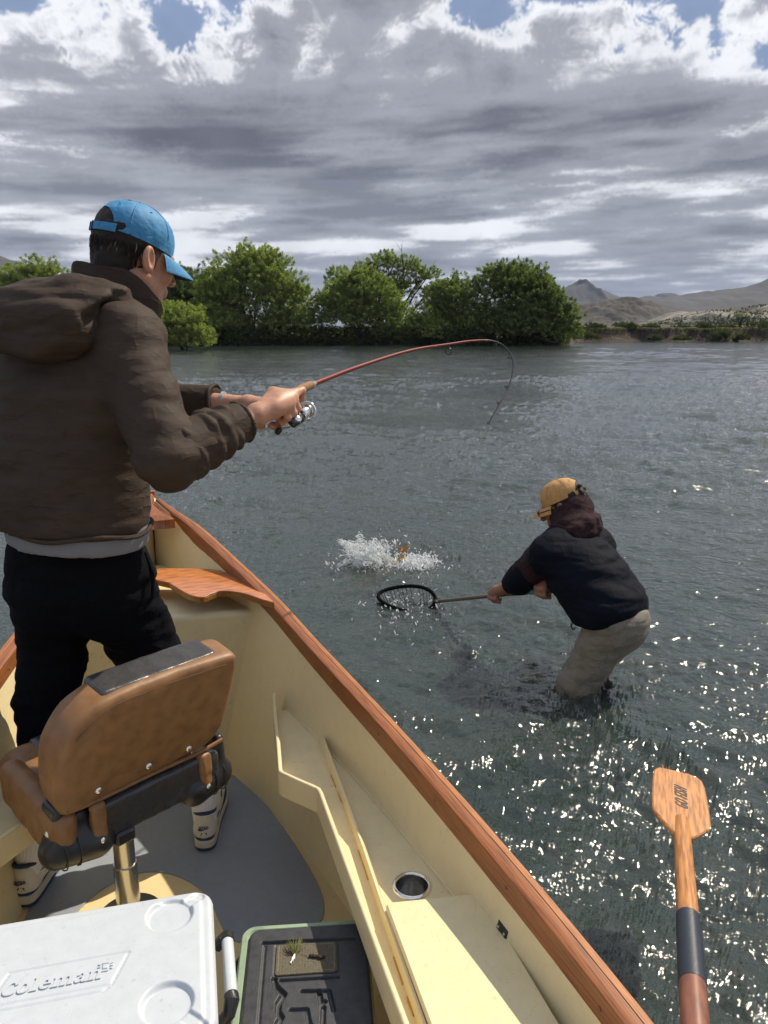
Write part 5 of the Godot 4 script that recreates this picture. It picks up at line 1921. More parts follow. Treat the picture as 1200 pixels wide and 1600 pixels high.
# cap with a curved brim; back_gap leaves the arch over the strap open
func cap_parts(parent: Node3D, x: Transform3D, cloth: Material, under: Material, back_gap: float, brim_len: float, brim_bend: float, dark: Material) -> Node3D:
	var o := Node3D.new()
	o.name = "cap"
	o.transform = x
	parent.add_child(o, true)
	var c := v3(0, 0.046, -0.014)
	var wr := FastNoiseLite.new()
	wr.seed = 81
	wr.frequency = 16.0
	var rows_o := []
	var rows_i := []
	var nu := 96
	var nv := 22
	for j in nv + 1:
		var ro := PackedVector3Array()
		var ri := PackedVector3Array()
		for i in nu:
			var a := TAU * i / nu # 0 at the front
			var d := absf(wrapf(a - PI, -PI, PI))
			var low := -0.014 - 0.010 * cos(a)
			if back_gap > 0.0 and d < 0.62:
				low += back_gap * sqrt(1.0 - pow(d / 0.62, 2.0)) + 0.012
			var t := float(j) / nv
			var top := 0.088
			var y := lerpf(low, top, sin(t * PI / 2.0 * 0.999))
			var f := clampf(y / top, -0.4, 1.0)
			var k := sqrt(maxf(1.0 - pow(maxf(f, 0.0), 2.3), 0.0)) * (1.0 - 0.02 * maxf(-f, 0.0))
			var seam := 0.0012 * exp(-pow(sin(a * 3.0) / 0.10, 2.0))
			var p := v3(sin(a) * 0.0835 * k, y, cos(a) * (0.107 if cos(a) > 0 else 0.104) * k)
			var n := v3(p.x / 0.08, 0.5 * f, p.z / 0.1).normalized()
			p += n * (0.0035 * wr.get_noise_3d(p.x * 1.5, p.y, p.z * 1.5) * minf(1.0, k * 1.4) - seam * k)
			ro.append(c + p)
			ri.append(c + p - n * 0.0035)
		rows_o.append(ro)
		rows_i.append(ri)
	rows_i.reverse()
	var m := MD.new().rows(rows_i + rows_o + [rows_i[nv]].slice(0, 0), true)
	m.rows([rows_o[0], rows_i[nv]], true)
	part("crown", m.mesh(50.0, false), cloth, o)
	part("button", MD.new().lathe([Vector2(0.0001, 0.0045), Vector2(0.004, 0.0035), Vector2(0.006, 0.0)], 12, Transform3D(Basis.IDENTITY, c + v3(0, 0.088, 0))).mesh(60.0, false), cloth, o)
	for k in 6:
		var a := PI / 6 + k * PI / 3
		var pts := []
		for i in 12:
			var b := TAU * i / 11.0
			pts.append(c + v3(sin(a) * 0.0620, 0.0615, cos(a) * 0.079) + v3(cos(a) * cos(b), sin(b), -sin(a) * cos(b)) * 0.0026)
		part("eyelet", MD.new().tube(pts, 0.0009, 5, false).mesh(60.0, false), cloth, o)
	# stitched seams of the panels
	for k in 3:
		var pts := []
		for i in 40:
			var q := lerpf(-1.45, 1.45, i / 39.0)
			var a := k * PI / 3
			var y := 0.088 * cos(q) if absf(q) < 1.57 else 0.0
			var kk := sqrt(maxf(1.0 - pow(maxf(y / 0.088, 0.0), 2.3), 0.0)) * signf(q)
			pts.append(c + v3(sin(a) * 0.0842 * kk, y + 0.0006, cos(a) * 0.1072 * kk))
		if k == 0 and back_gap > 0.0:
			pts = pts.slice(14)
		part("panel_seam", MD.new().tube(pts, 0.0011, 4, false).mesh(60.0, false), cloth, o)
	# brim: a thick sheet, bent down at its sides
	var top_rows := []
	var low_rows := []
	for j in 13:
		var t := j / 12.0
		var rt := PackedVector3Array()
		var rl := PackedVector3Array()
		for i in 25:
			var a := lerpf(-1.12, 1.12, i / 24.0)
			var side := sin(a)
			var root := c + v3(side * 0.0838, -0.014 - 0.010 * cos(a), cos(a) * 0.1068)
			var reach := brim_len * pow(cos(a / 1.12 * PI / 2.0 * 0.985), 0.55)
			var p := root + v3(side * 0.012 * t, -brim_bend * side * side * (0.3 + 0.7 * t) - 0.012 * t - 0.016 * t * t, reach * t)
			rt.append(p)
			rl.append(p - v3(0, 0.003, 0))
		top_rows.append(rt)
		low_rows.append(rl)
	var br := MD.new().rows(top_rows)
	br.rows([top_rows[12], low_rows[12]])
	var bm := part("brim", br.mesh(50.0, false), cloth, o)
	part("brim_lining", MD.new().rows(low_rows).mesh(50.0, false), under, bm)
	if back_gap > 0.0:
		var st := []
		for lv in [[0.003, -0.013], [0.005, -0.012], [0.005, 0.006], [0.003, 0.007]]:
			var row := PackedVector3Array()
			for i in 15:
				var a := PI + lerpf(-0.72, 0.72, i / 14.0)
				row.append(c + v3(sin(a) * (0.0835 + lv[0]), lv[1], cos(a) * (0.1035 + lv[0])))
			st.append(row)
		var sm := part("strap", MD.new().rows(st).mesh(50.0, false), cloth, o)
		for a in [PI - 0.10, PI - 0.36]:
			part("buckle", MD.new().box(v3(0.004, 0.022, 0.004), 0.001, Transform3D(Basis(Vector3.UP, a), c + v3(sin(a) * 0.0890, -0.003, cos(a) * 0.1090))).mesh(), dark, sm)
	return o

# a closed hand round a shaft. g: point on the shaft's axis, f: along the shaft, n: out of the back of the hand, wrist: where the forearm ends
func grip(h: Body, g: Vector3, f: Vector3, n: Vector3, wrist: Vector3, point := true) -> void:
	n = (n - f * n.dot(f)).normalized()
	var u := n.cross(f)
	if u.y < 0:
		u = -u
	var kn := [g + n * 0.033 + f * 0.033 - u * 0.004, g + n * 0.036 + f * 0.011 - u * 0.013, g + n * 0.035 - f * 0.011 - u * 0.018, g + n * 0.030 - f * 0.031 - u * 0.019]
	var wr := wrist + (g + n * 0.03 - wrist).normalized() * 0.02
	for i in 4:
		h.chain([wr, wr.lerp(kn[i], 0.55) + n * 0.004, kn[i]], [0.0215, 0.0175, 0.0125], 0.018)
	h.ell(g + n * 0.028 - f * 0.012 + u * 0.004, v3(0.030, 0.030, 0.016), Basis(f, u, n).orthonormalized(), 0.02)
	for i in 4:
		var k: Vector3 = kn[i]
		var w: float = [0.0102, 0.0106, 0.0100, 0.0088][i]
		if i == 0 and point:
			var p1 := k + f * 0.030 - u * 0.003 - n * 0.004
			var p2 := p1 - n * 0.024 + f * 0.002 - u * 0.012
			h.chain([k, p1, p2, p2 - n * 0.014 - f * 0.010 - u * 0.002], [w * 1.12, w, w * 0.9, w * 0.8], 0.006)
		else:
			var p1 := k - u * 0.026 - n * 0.016 + f * 0.002
			var p2 := p1 - n * 0.028 + u * 0.004
			h.chain([k, p1, p2, p2 + u * 0.020 + n * 0.004], [w * 1.1, w, w * 0.92, w * 0.82], 0.006)
	var t0 := wr.lerp(g, 0.35) + u * 0.012 + n * 0.008
	var t1 := g + n * 0.016 - f * 0.014 + u * 0.032
	var t2 := g - n * 0.006 + f * 0.018 + u * 0.026
	h.chain([t0, t1, t2, g - n * 0.012 + f * 0.038 + u * 0.018], [0.019, 0.0140, 0.0108, 0.009], 0.012)

func shoe(parent: Node3D, x: Transform3D) -> void:
	var o := Node3D.new()
	o.name = "shoe"
	var n := 0
	for ch in parent.get_children():
		if str(ch.name).begins_with("shoe"):
			n += 1
	if n: o.name = "shoe_%03d" % n
	o.transform = x
	parent.add_child(o, true)
	# heel at the origin, toe along +z
	var half := [Vector2(0.0, -0.004), Vector2(0.018, -0.002), Vector2(0.031, 0.012), Vector2(0.035, 0.05), Vector2(0.035, 0.11), Vector2(0.042, 0.17), Vector2(0.049, 0.22), Vector2(0.046, 0.265), Vector2(0.030, 0.295), Vector2(0.0, 0.303)]
	var out := PackedVector2Array()
	for p in half:
		out.append(p)
	for i in range(half.size() - 2, 0, -1):
		out.append(Vector2(-half[i].x, half[i].y))
	out = smooth_line(Array(out), 2, true)
	part("outsole", MD.new().prism(out, 0.0, 0.008, 0.002, Transform3D(Basis.IDENTITY.scaled(v3(0.97, 1, 0.985)), v3(0, 0, 0.002))).mesh(), mats.shoe_navy, o)
	part("midsole", MD.new().prism(out, 0.0082, 0.034, 0.005).mesh(), mats.shoe_sole, o)
	part("mudguard", MD.new().prism(out, 0.0335, 0.047, 0.004, Transform3D(Basis.IDENTITY.scaled(v3(0.955, 1, 0.975)), v3(0, 0, 0.003))).mesh(), mats.shoe_navy, o)
	var up := Body.new()
	up.cap(v3(0, 0.052, 0.036), v3(0, 0.050, 0.24), 0.033, 0.040, 0.02)
	up.cap(v3(0, 0.060, 0.034), v3(0, 0.098, 0.036), 0.031, 0.031, 0.02)
	up.cap(v3(0, 0.085, 0.075), v3(0, 0.055, 0.20), 0.031, 0.030, 0.02)
	up.carve(v3(0, 0.125, 0.042), v3(0, 0.09, 0.048), 0.028, 0.024, 0.008)
	up.cut(Vector3.DOWN, v3(0, 0.042, 0))
	part("upper", up.net(0.004).smooth_mesh(), mats.shoe_white, o)
	var ring := []
	for i in 25:
		var a := TAU * i / 24.0
		ring.append(v3(sin(a) * 0.0295, 0.113 - 0.012 * cos(a) * 0.4 + 0.006 * absf(cos(a)), 0.044 + cos(a) * 0.036))
	part("collar", MD.new().tube(ring, 0.0065, 8, false).mesh(60.0, false), mats.shoe_navy, o)
	# heel marks
	var back := Transform3D(Basis(Vector3(-1, 0, 0), Vector3(0, 1, 0), Vector3(0, 0, -1)), v3(0, 0.058, -0.0005))
	part("heel_letters", lettering("AIR", 0.0125, 0.0012, "Droid Sans", true), mats.shoe_navy, o, back * Transform3D(Basis.IDENTITY, v3(0, 0.001, 0)))
	part("heel_name", lettering("NIKE", 0.0125, 0.0012, "Droid Sans", true), mats.shoe_navy, o, back * Transform3D(Basis(Vector3(1, 0, 0), Vector3(0.25, 1, 0), Vector3(0, 0, 1)), v3(0, 0.0225, 0.0012)))
	var sw := PackedVector2Array([Vector2(-0.017, 0.0), Vector2(-0.012, -0.0045), Vector2(-0.006, -0.0052), Vector2(0.018, 0.004), Vector2(-0.004, -0.0018), Vector2(-0.010, -0.0005), Vector2(-0.0125, 0.003), Vector2(-0.016, 0.005)])
	part("heel_swoosh", MD.new().prism(sw, 0.0, 0.0012, 0.0002, back * Transform3D(Basis(Vector3(1, 0, 0), Vector3(0, 0, 1), Vector3(0, 1, 0)), v3(0, 0.0175, 0.0006))).mesh(), mats.shoe_navy, o)
	for s in [-1, 1]:
		var big := PackedVector2Array()
		for p in sw:
			big.append(p * 4.2)
		part("side_swoosh", MD.new().prism(big, 0.0, 0.0022, 0.0004, Transform3D(Basis(Vector3(0, 0, -1) * (1 if s > 0 else 1), Vector3(s, 0, 0), Vector3(0, 1, 0)), v3(s * 0.0345, 0.066, 0.12))).mesh(20.0, false), mats.shoe_navy, o)
	for i in 5:
		part("lace", MD.new().tube([v3(-0.020, 0.100 - i * 0.008, 0.105 + i * 0.020), v3(0, 0.108 - i * 0.008, 0.108 + i * 0.020), v3(0.020, 0.100 - i * 0.008, 0.105 + i * 0.020)], 0.0032, 6, true, 0.6).mesh(), mats.sock, o)

func facing(az: float, pitch := 0.0, roll := 0.0) -> Basis:
	# +z of the figure looks along the azimuth (0 ahead of the camera, + to its right); pitch lowers the gaze
	return Basis(Vector3.UP, PI - az) * Basis(Vector3.RIGHT, pitch) * Basis(Vector3.BACK, roll)

func build_angler() -> void:
	var t := thing("person", "person in a blue cap and dark brown hooded jacket, standing and holding the bent rod", "person", Transform3D(Basis.IDENTITY, v3(-0.80, 0.05, -1.95)))
	var o := t.position
	var L := func(p: Vector3) -> Vector3: return p - o
	var hc: Vector3 = L.call(v3(-0.640, 1.779, -2.075))
	var hx := Transform3D(facing(deg_to_rad(42.0), deg_to_rad(14.0), deg_to_rad(4.0)), hc)
	var neck: Vector3 = L.call(v3(-0.735, 1.63, -2.03))
	# skin: head, neck, arms and hands are one body
	var f := v3(0.51, 0.30, -0.80).normalized()
	var g: Vector3 = L.call(v3(-0.272, 1.410, -2.040))
	var n := v3(0.05, 0.25, 1.0)
	var rw: Vector3 = L.call(v3(-0.332, 1.384, -1.938))
	var lw: Vector3 = L.call(v3(-0.385, 1.400, -2.125))
	var knob: Vector3 = L.call(v3(-0.318, 1.355, -2.075))
	var skin := Body.new()
	skin.join(head_body(), hx)
	skin.cap(neck, hc + hx.basis * v3(0, -0.06, -0.03), 0.062, 0.056, 0.03)
	skin.chain([neck, L.call(v3(-0.632, 1.570, -1.930)), L.call(v3(-0.500, 1.312, -1.750)), L.call(v3(-0.40, 1.355, -1.862)), rw], [0.05, 0.045, 0.036, 0.029, 0.0235], 0.01)
	skin.chain([neck, L.call(v3(-0.885, 1.565, -2.120)), L.call(v3(-0.690, 1.395, -2.200)), L.call(v3(-0.50, 1.405, -2.14)), lw], [0.05, 0.045, 0.036, 0.028, 0.023], 0.01)
	grip(skin, g, f, n, rw)
	grip(skin, knob, v3(0.3, 0.1, 0.9).normalized(), v3(-0.2, 0.5, -0.8), lw, false)
	part("body", skin.net(0.0033).smooth_mesh(), mats.skin, t)
	eyes(t, hx)
	# hair
	var hr := Body.new()
	hr.ell(v3(0, 0.038, -0.018), v3(0.0805, 0.096, 0.1015), Basis.IDENTITY, 0.02)
	hr.ell(v3(0, -0.030, -0.062), v3(0.060, 0.050, 0.045), Basis.IDENTITY, 0.03)
	hr.ell(v3(0, -0.075, 0.085), v3(0.12, 0.135, 0.098), Basis.IDENTITY, 0.012, true)
	hr.wave(83, 40.0, 0.004)
	hr.cut(v3(0, -1, -0.25), v3(0, -0.068, -0.07))
	for s in [-1, 1]:
		hr.carve(v3(s * 0.095, -0.012, -0.008), v3(s * 0.075, -0.012, -0.008), 0.026, 0.024, 0.008)
	part("hair", hr.net(0.0036).smooth_mesh(), mats.hair, t, hx)
	var rng := RandomNumberGenerator.new()
	rng.seed = 87
	var lock := MD.new()
	var grey_lock := MD.new()
	for i in 1500:
		var a := PI + rng.randf_range(-2.0, 2.0)
		var y := rng.randf_range(-0.060, 0.022)
		var d := v3(sin(a), 0, cos(a))
		if d.z > 0.12 and (y < -0.012):
			continue
		var k := sqrt(maxf(1.0 - pow((y - 0.038) / 0.115, 2.0), 0.05))
		var r0 := v3(d.x * 0.0815 * k, y, -0.018 + d.z * 0.1030 * k)
		var tip := r0 + v3(rng.randfn() * 0.002, -0.015, -0.001) + d * rng.randf_range(-0.0045, -0.001)
		if y < -0.01:
			tip -= d * 0.006
		(grey_lock if rng.randf() < 0.10 or d.z > 0.25 else lock).tube([r0, r0.lerp(tip, 0.5) + d * 0.001, tip], [0.0009, 0.0008, 0.0003], 3, false)
	part("hair_strands", lock.mesh(60.0, false), mats.hair, t, hx).set_meta("kind", "stuff")
	part("grey_strands", grey_lock.mesh(60.0, false), mats.hair_grey, t, hx).set_meta("kind", "stuff")
	cap_parts(t, hx, mats.cap_blue, mats.cap_under, 0.042, 0.075, 0.020, mats.ink)
	# jacket
	var turn := facing(deg_to_rad(28.0))
	var sh_r: Vector3 = L.call(v3(-0.632, 1.570, -1.930))
	var sh_l: Vector3 = L.call(v3(-0.885, 1.565, -2.120))
	var el_r: Vector3 = L.call(v3(-0.500, 1.312, -1.750))
	var el_l: Vector3 = L.call(v3(-0.690, 1.395, -2.200))
	var cu_r: Vector3 = L.call(v3(-0.352, 1.378, -1.914))
	var cu_l: Vector3 = L.call(v3(-0.462, 1.405, -2.140))
	var j := Body.new()
	j.ell(L.call(v3(-0.815, 1.13, -1.975)), v3(0.218, 0.20, 0.165), turn, 0.06)
	j.ell(L.call(v3(-0.805, 1.30, -1.985)), v3(0.212, 0.22, 0.165), turn, 0.06)
	j.ell(L.call(v3(-0.775, 1.455, -2.005)), v3(0.212, 0.165, 0.150), turn, 0.06)
	j.ell(L.call(v3(-0.885, 1.20, -1.985)), v3(0.170, 0.24, 0.150), turn, 0.06)
	j.ell(L.call(v3(-0.880, 1.42, -2.03)), v3(0.150, 0.18, 0.135), turn, 0.06)
	j.cap(sh_l, sh_r, 0.088, 0.088, 0.06)
	j.cap(L.call(v3(-0.735, 1.62, -2.03)), sh_r, 0.075, 0.075, 0.05)
	j.cap(L.call(v3(-0.735, 1.62, -2.03)), sh_l, 0.075, 0.075, 0.05)
	j.cap(sh_r, el_r, 0.086, 0.074, 0.05)
	j.cap(el_r, el_r.lerp(cu_r, 0.35), 0.071, 0.062, 0.02)
	j.cap(sh_l, el_l, 0.082, 0.070, 0.05)
	j.cap(el_l, cu_l, 0.066, 0.048, 0.02, true)
	j.wave(91, 2.4, 0.010, Basis.from_scale(v3(0.7, 1.5, 0.7)))
	j.wave(92, 5.5, 0.0105, Basis(Vector3.BACK, 0.9) * Basis.from_scale(v3(0.35, 1.6, 0.5)), true)
	j.cut(v3(-0.06, -1, 0.0), L.call(v3(-0.80, 1.095, -1.97)))
	var jk := part("jacket", j.net(0.0085).smooth_mesh(), mats.jacket_brown, t)
	# forearm of the sleeve, gathered in sharp little folds
	var fo := Body.new()
	fo.cap(el_r + (el_r - cu_r).normalized() * -0.01, cu_r, 0.072, 0.050, 0.02, true)
	var rg := RandomNumberGenerator.new()
	rg.seed = 99
	var fx := (cu_r - el_r).normalized()
	var f1 := fx.cross(v3(0, 1, 0.3)).normalized()
	var f2 := fx.cross(f1)
	for k in 26:
		var q := rg.randf_range(0.06, 0.92)
		var b0 := rg.randf() * TAU
		var tw := rg.randf_range(-0.045, 0.045)
		var pts := []
		var rad := []
		for i in 7:
			var b := b0 + i * rg.randf_range(0.14, 0.24)
			var qq := q + tw * i / 3.0
			pts.append(el_r.lerp(cu_r, qq) + (f1 * cos(b) + f2 * sin(b)) * (0.0715 - qq * 0.0215))
			rad.append(0.0015 + 0.0055 * sin(PI * i / 6.0))
		fo.chain(pts, rad, 0.010)
	fo.wave(93, 8.0, 0.004)
	part("sleeve", fo.net(0.0042).smooth_mesh(), mats.jacket_brown, jk)
	# seams of the shoulder and of the sleeve
	for sm in [[v3(-0.685, 1.640, -1.955), v3(-0.640, 1.600, -1.868), v3(-0.640, 1.520, -1.828), v3(-0.665, 1.44, -1.825)], [v3(-0.600, 1.625, -1.905), v3(-0.560, 1.545, -1.850), v3(-0.520, 1.45, -1.790), v3(-0.495, 1.37, -1.745)]]:
		var pts := []
		for p in sm:
			pts.append(L.call(p))
		part("seam", MD.new().tube(pts, 0.0016, 5).mesh(60.0), mats.jacket_lining, jk)
	# hem binding, cuffs
	var hem := []
	for i in 49:
		var a := TAU * i / 48.0
		hem.append(L.call(v3(-0.815, 1.101, -1.975)) + turn * v3(sin(a) * 0.2165, 0, cos(a) * 0.1635) + v3(0, 0.006 * sin(a * 5.0) + 0.05 * 0.06 * sin(a), 0))
	part("hem", MD.new().tube(hem, 0.006, 6, false).mesh(60.0, false), mats.jacket_brown, jk)
	for q in [[el_r, cu_r, 0.049], [el_l, cu_l, 0.047]]:
		var ax: Vector3 = (q[1] - q[0]).normalized()
		var s1 := ax.cross(Vector3.UP).normalized()
		var s2 := ax.cross(s1)
		var ring := []
		for i in 25:
			var a := TAU * i / 24.0
			ring.append(q[1] - ax * 0.006 + (s1 * cos(a) + s2 * sin(a)) * (q[2] * (1.0 + 0.03 * sin(a * 6.0))))
		part("cuff", MD.new().tube(ring, 0.006, 7, false).mesh(60.0, false), mats.jacket_brown, jk)
	# hood lying on the back in folds
	var hd := Body.new()
	hd.ell(L.call(v3(-0.780, 1.665, -1.925)), v3(0.155, 0.030, 0.105), facing(deg_to_rad(35.0), -0.50), 0.04)
	hd.ell(L.call(v3(-0.820, 1.620, -1.874)), v3(0.145, 0.060, 0.030), facing(deg_to_rad(32.0), -0.25), 0.04)
	hd.ell(L.call(v3(-0.880, 1.630, -1.930)), v3(0.130, 0.065, 0.075), facing(deg_to_rad(20.0)), 0.05)
	hd.chain([L.call(v3(-0.610, 1.640, -1.995)), L.call(v3(-0.650, 1.668, -1.935)), L.call(v3(-0.745, 1.690, -1.910)), L.call(v3(-0.860, 1.682, -1.965)), L.call(v3(-0.905, 1.655, -2.06))], [0.022, 0.030, 0.032, 0.036, 0.036], 0.03)
	hd.chain([L.call(v3(-0.640, 1.630, -1.890)), L.call(v3(-0.715, 1.592, -1.848)), L.call(v3(-0.820, 1.556, -1.832)), L.call(v3(-0.920, 1.570, -1.868)), L.call(v3(-0.975, 1.60, -1.94))], [0.008, 0.012, 0.014, 0.014, 0.012], 0.04)
	hd.ell(L.call(v3(-0.810, 1.600, -1.920)), v3(0.140, 0.095, 0.085), facing(deg_to_rad(30.0)), 0.05)
	hd.ell(L.call(v3(-0.860, 1.640, -1.960)), v3(0.120, 0.060, 0.090), facing(deg_to_rad(30.0)), 0.05)
	hd.wave(94, 4.5, 0.009, Basis.from_scale(v3(0.5, 1.8, 0.8)))
	hd.wave(95, 8.0, 0.007, Basis(Vector3.BACK, 0.2) * Basis.from_scale(v3(0.35, 2.0, 0.7)), true)
	part("hood", hd.net(0.0062).smooth_mesh(), mats.jacket_brown, jk)
	# stand-up collar, dark inside, its front corner pointing forward
	var ro := []
	var ri := []
	for lv in 5:
		var y := lv / 4.0
		var a_row := PackedVector3Array()
		var b_row := PackedVector3Array()
		for i in 33:
			var a := lerpf(-2.75, 2.75, i / 32.0) # 0 at the nape
			var front := smoothstep(1.3, 2.75, absf(a))
			var rx := 0.090 + 0.020 * y + 0.020 * front
			var p := v3(sin(a) * rx, -0.050 + y * (0.112 - 0.022 * front) - 0.034 * front, -cos(a) * (0.083 + 0.020 * y) + 0.028 * front)
			p += v3(0.003 * sin(i * 1.7), 0.004 * sin(i * 0.9), 0.003 * cos(i * 1.3)) * y
			a_row.append(p)
			b_row.append(p * v3(0.955, 1, 0.955))
		ro.append(a_row)
		ri.append(b_row)
	var cx := Transform3D(facing(deg_to_rad(40.0), 0.30), L.call(v3(-0.705, 1.672, -2.045)))
	var ends := MD.new().rows(ro)
	ends.rows([ro[4], ri[4]])
	var col := part("collar", ends.mesh(60.0, false), mats.jacket_brown, jk, cx)
	part("collar_lining", MD.new().rows(ri).mesh(60.0, false), mats.jacket_lining, col)
	part("cord_toggle", MD.new().tube([v3(0.100, 0.012, 0.022), v3(0.104, 0.0, 0.024), v3(0.104, -0.012, 0.026)], [0.004, 0.0045, 0.003], 8).mesh(), mats.ink, col)
	# sweatshirt showing below the jacket
	var sw := Body.new()
	sw.ell(L.call(v3(-0.818, 1.115, -1.977)), v3(0.208, 0.26, 0.158), turn, 0.05)
	sw.wave(96, 5.0, 0.008)
	sw.cut(v3(-0.04, -1, 0), L.call(v3(-0.80, 1.052, -1.97)))
	sw.cut(v3(0, 1, 0), L.call(v3(-0.80, 1.13, -1.97)))
	part("sweatshirt", sw.net(0.008).smooth_mesh(), mats.hoodie_grey, t)
	part("bracelet", MD.new().tube([L.call(v3(-0.448, 1.405, -2.1375)), L.call(v3(-0.441, 1.4045, -2.1365))], 0.0295, 16).mesh(50.0), mats.beads, t)
	# trousers
	var tr := Body.new()
	var hip_turn := facing(deg_to_rad(5.0))
	tr.ell(L.call(v3(-0.825, 0.99, -1.985)), v3(0.190, 0.14, 0.150), hip_turn, 0.06)
	tr.ell(L.call(v3(-0.760, 0.90, -1.955)), v3(0.100, 0.12, 0.115), hip_turn, 0.05)
	tr.ell(L.call(v3(-0.890, 0.90, -1.950)), v3(0.100, 0.12, 0.110), hip_turn, 0.05)
	var kr: Vector3 = L.call(v3(-0.660, 0.60, -2.100))
	var kl: Vector3 = L.call(v3(-0.945, 0.58, -1.990))
	tr.cap(L.call(v3(-0.740, 0.93, -2.0)), kr, 0.112, 0.086, 0.04)
	tr.cap(L.call(v3(-0.905, 0.93, -1.985)), kl, 0.108, 0.086, 0.04)
	tr.cap(kr, L.call(v3(-0.560, 0.235, -2.085)), 0.083, 0.056, 0.04, true)
	tr.cap(kl, L.call(v3(-0.972, 0.235, -1.880)), 0.083, 0.056, 0.04, true)
	tr.wave(97, 3.5, 0.012, Basis.from_scale(v3(1, 1.3, 1)))
	tr.wave(98, 6.0, 0.010, Basis(Vector3.BACK, 0.5) * Basis.from_scale(v3(0.5, 1.7, 0.6)), true)
	var tp := part("trousers", tr.net(0.009).smooth_mesh(), mats.pants_black, t)
	part("pocket_welt", MD.new().tube([L.call(v3(-0.640, 1.02, -1.975)), L.call(v3(-0.618, 0.96, -1.965)), L.call(v3(-0.622, 0.90, -1.955)), L.call(v3(-0.650, 0.86, -1.925))], 0.005, 6).mesh(), mats.pants_black, tp)
	# socks and shoes
	for q in [[v3(-0.545, 0.05, -2.035), -6.0, v3(-0.560, 0.30, -2.088)], [v3(-0.990, 0.05, -1.800), 0.0, v3(-0.972, 0.30, -1.885)]]:
		var fb := facing(deg_to_rad(q[1]))
		var at: Vector3 = L.call(q[0])
		var sock := MD.new()
		var rows := []
		for k in 9:
			var y := k / 8.0
			var row := PackedVector3Array()
			var c: Vector3 = (at + fb * v3(0, 0.085, 0.046)).lerp(L.call(q[2]), y)
			for i in 72:
				var a := TAU * i / 72.0
				var r := 0.034 + 0.006 * y + (0.0012 if i % 3 == 0 else 0.0)
				row.append(c + fb * v3(sin(a) * r, 0, cos(a) * r * 1.12))
			rows.append(row)
		part("sock", sock.rows(rows, true).mesh(25.0, false), mats.sock, t)
		shoe(t, Transform3D(fb, at + v3(0, 0.006, 0)))

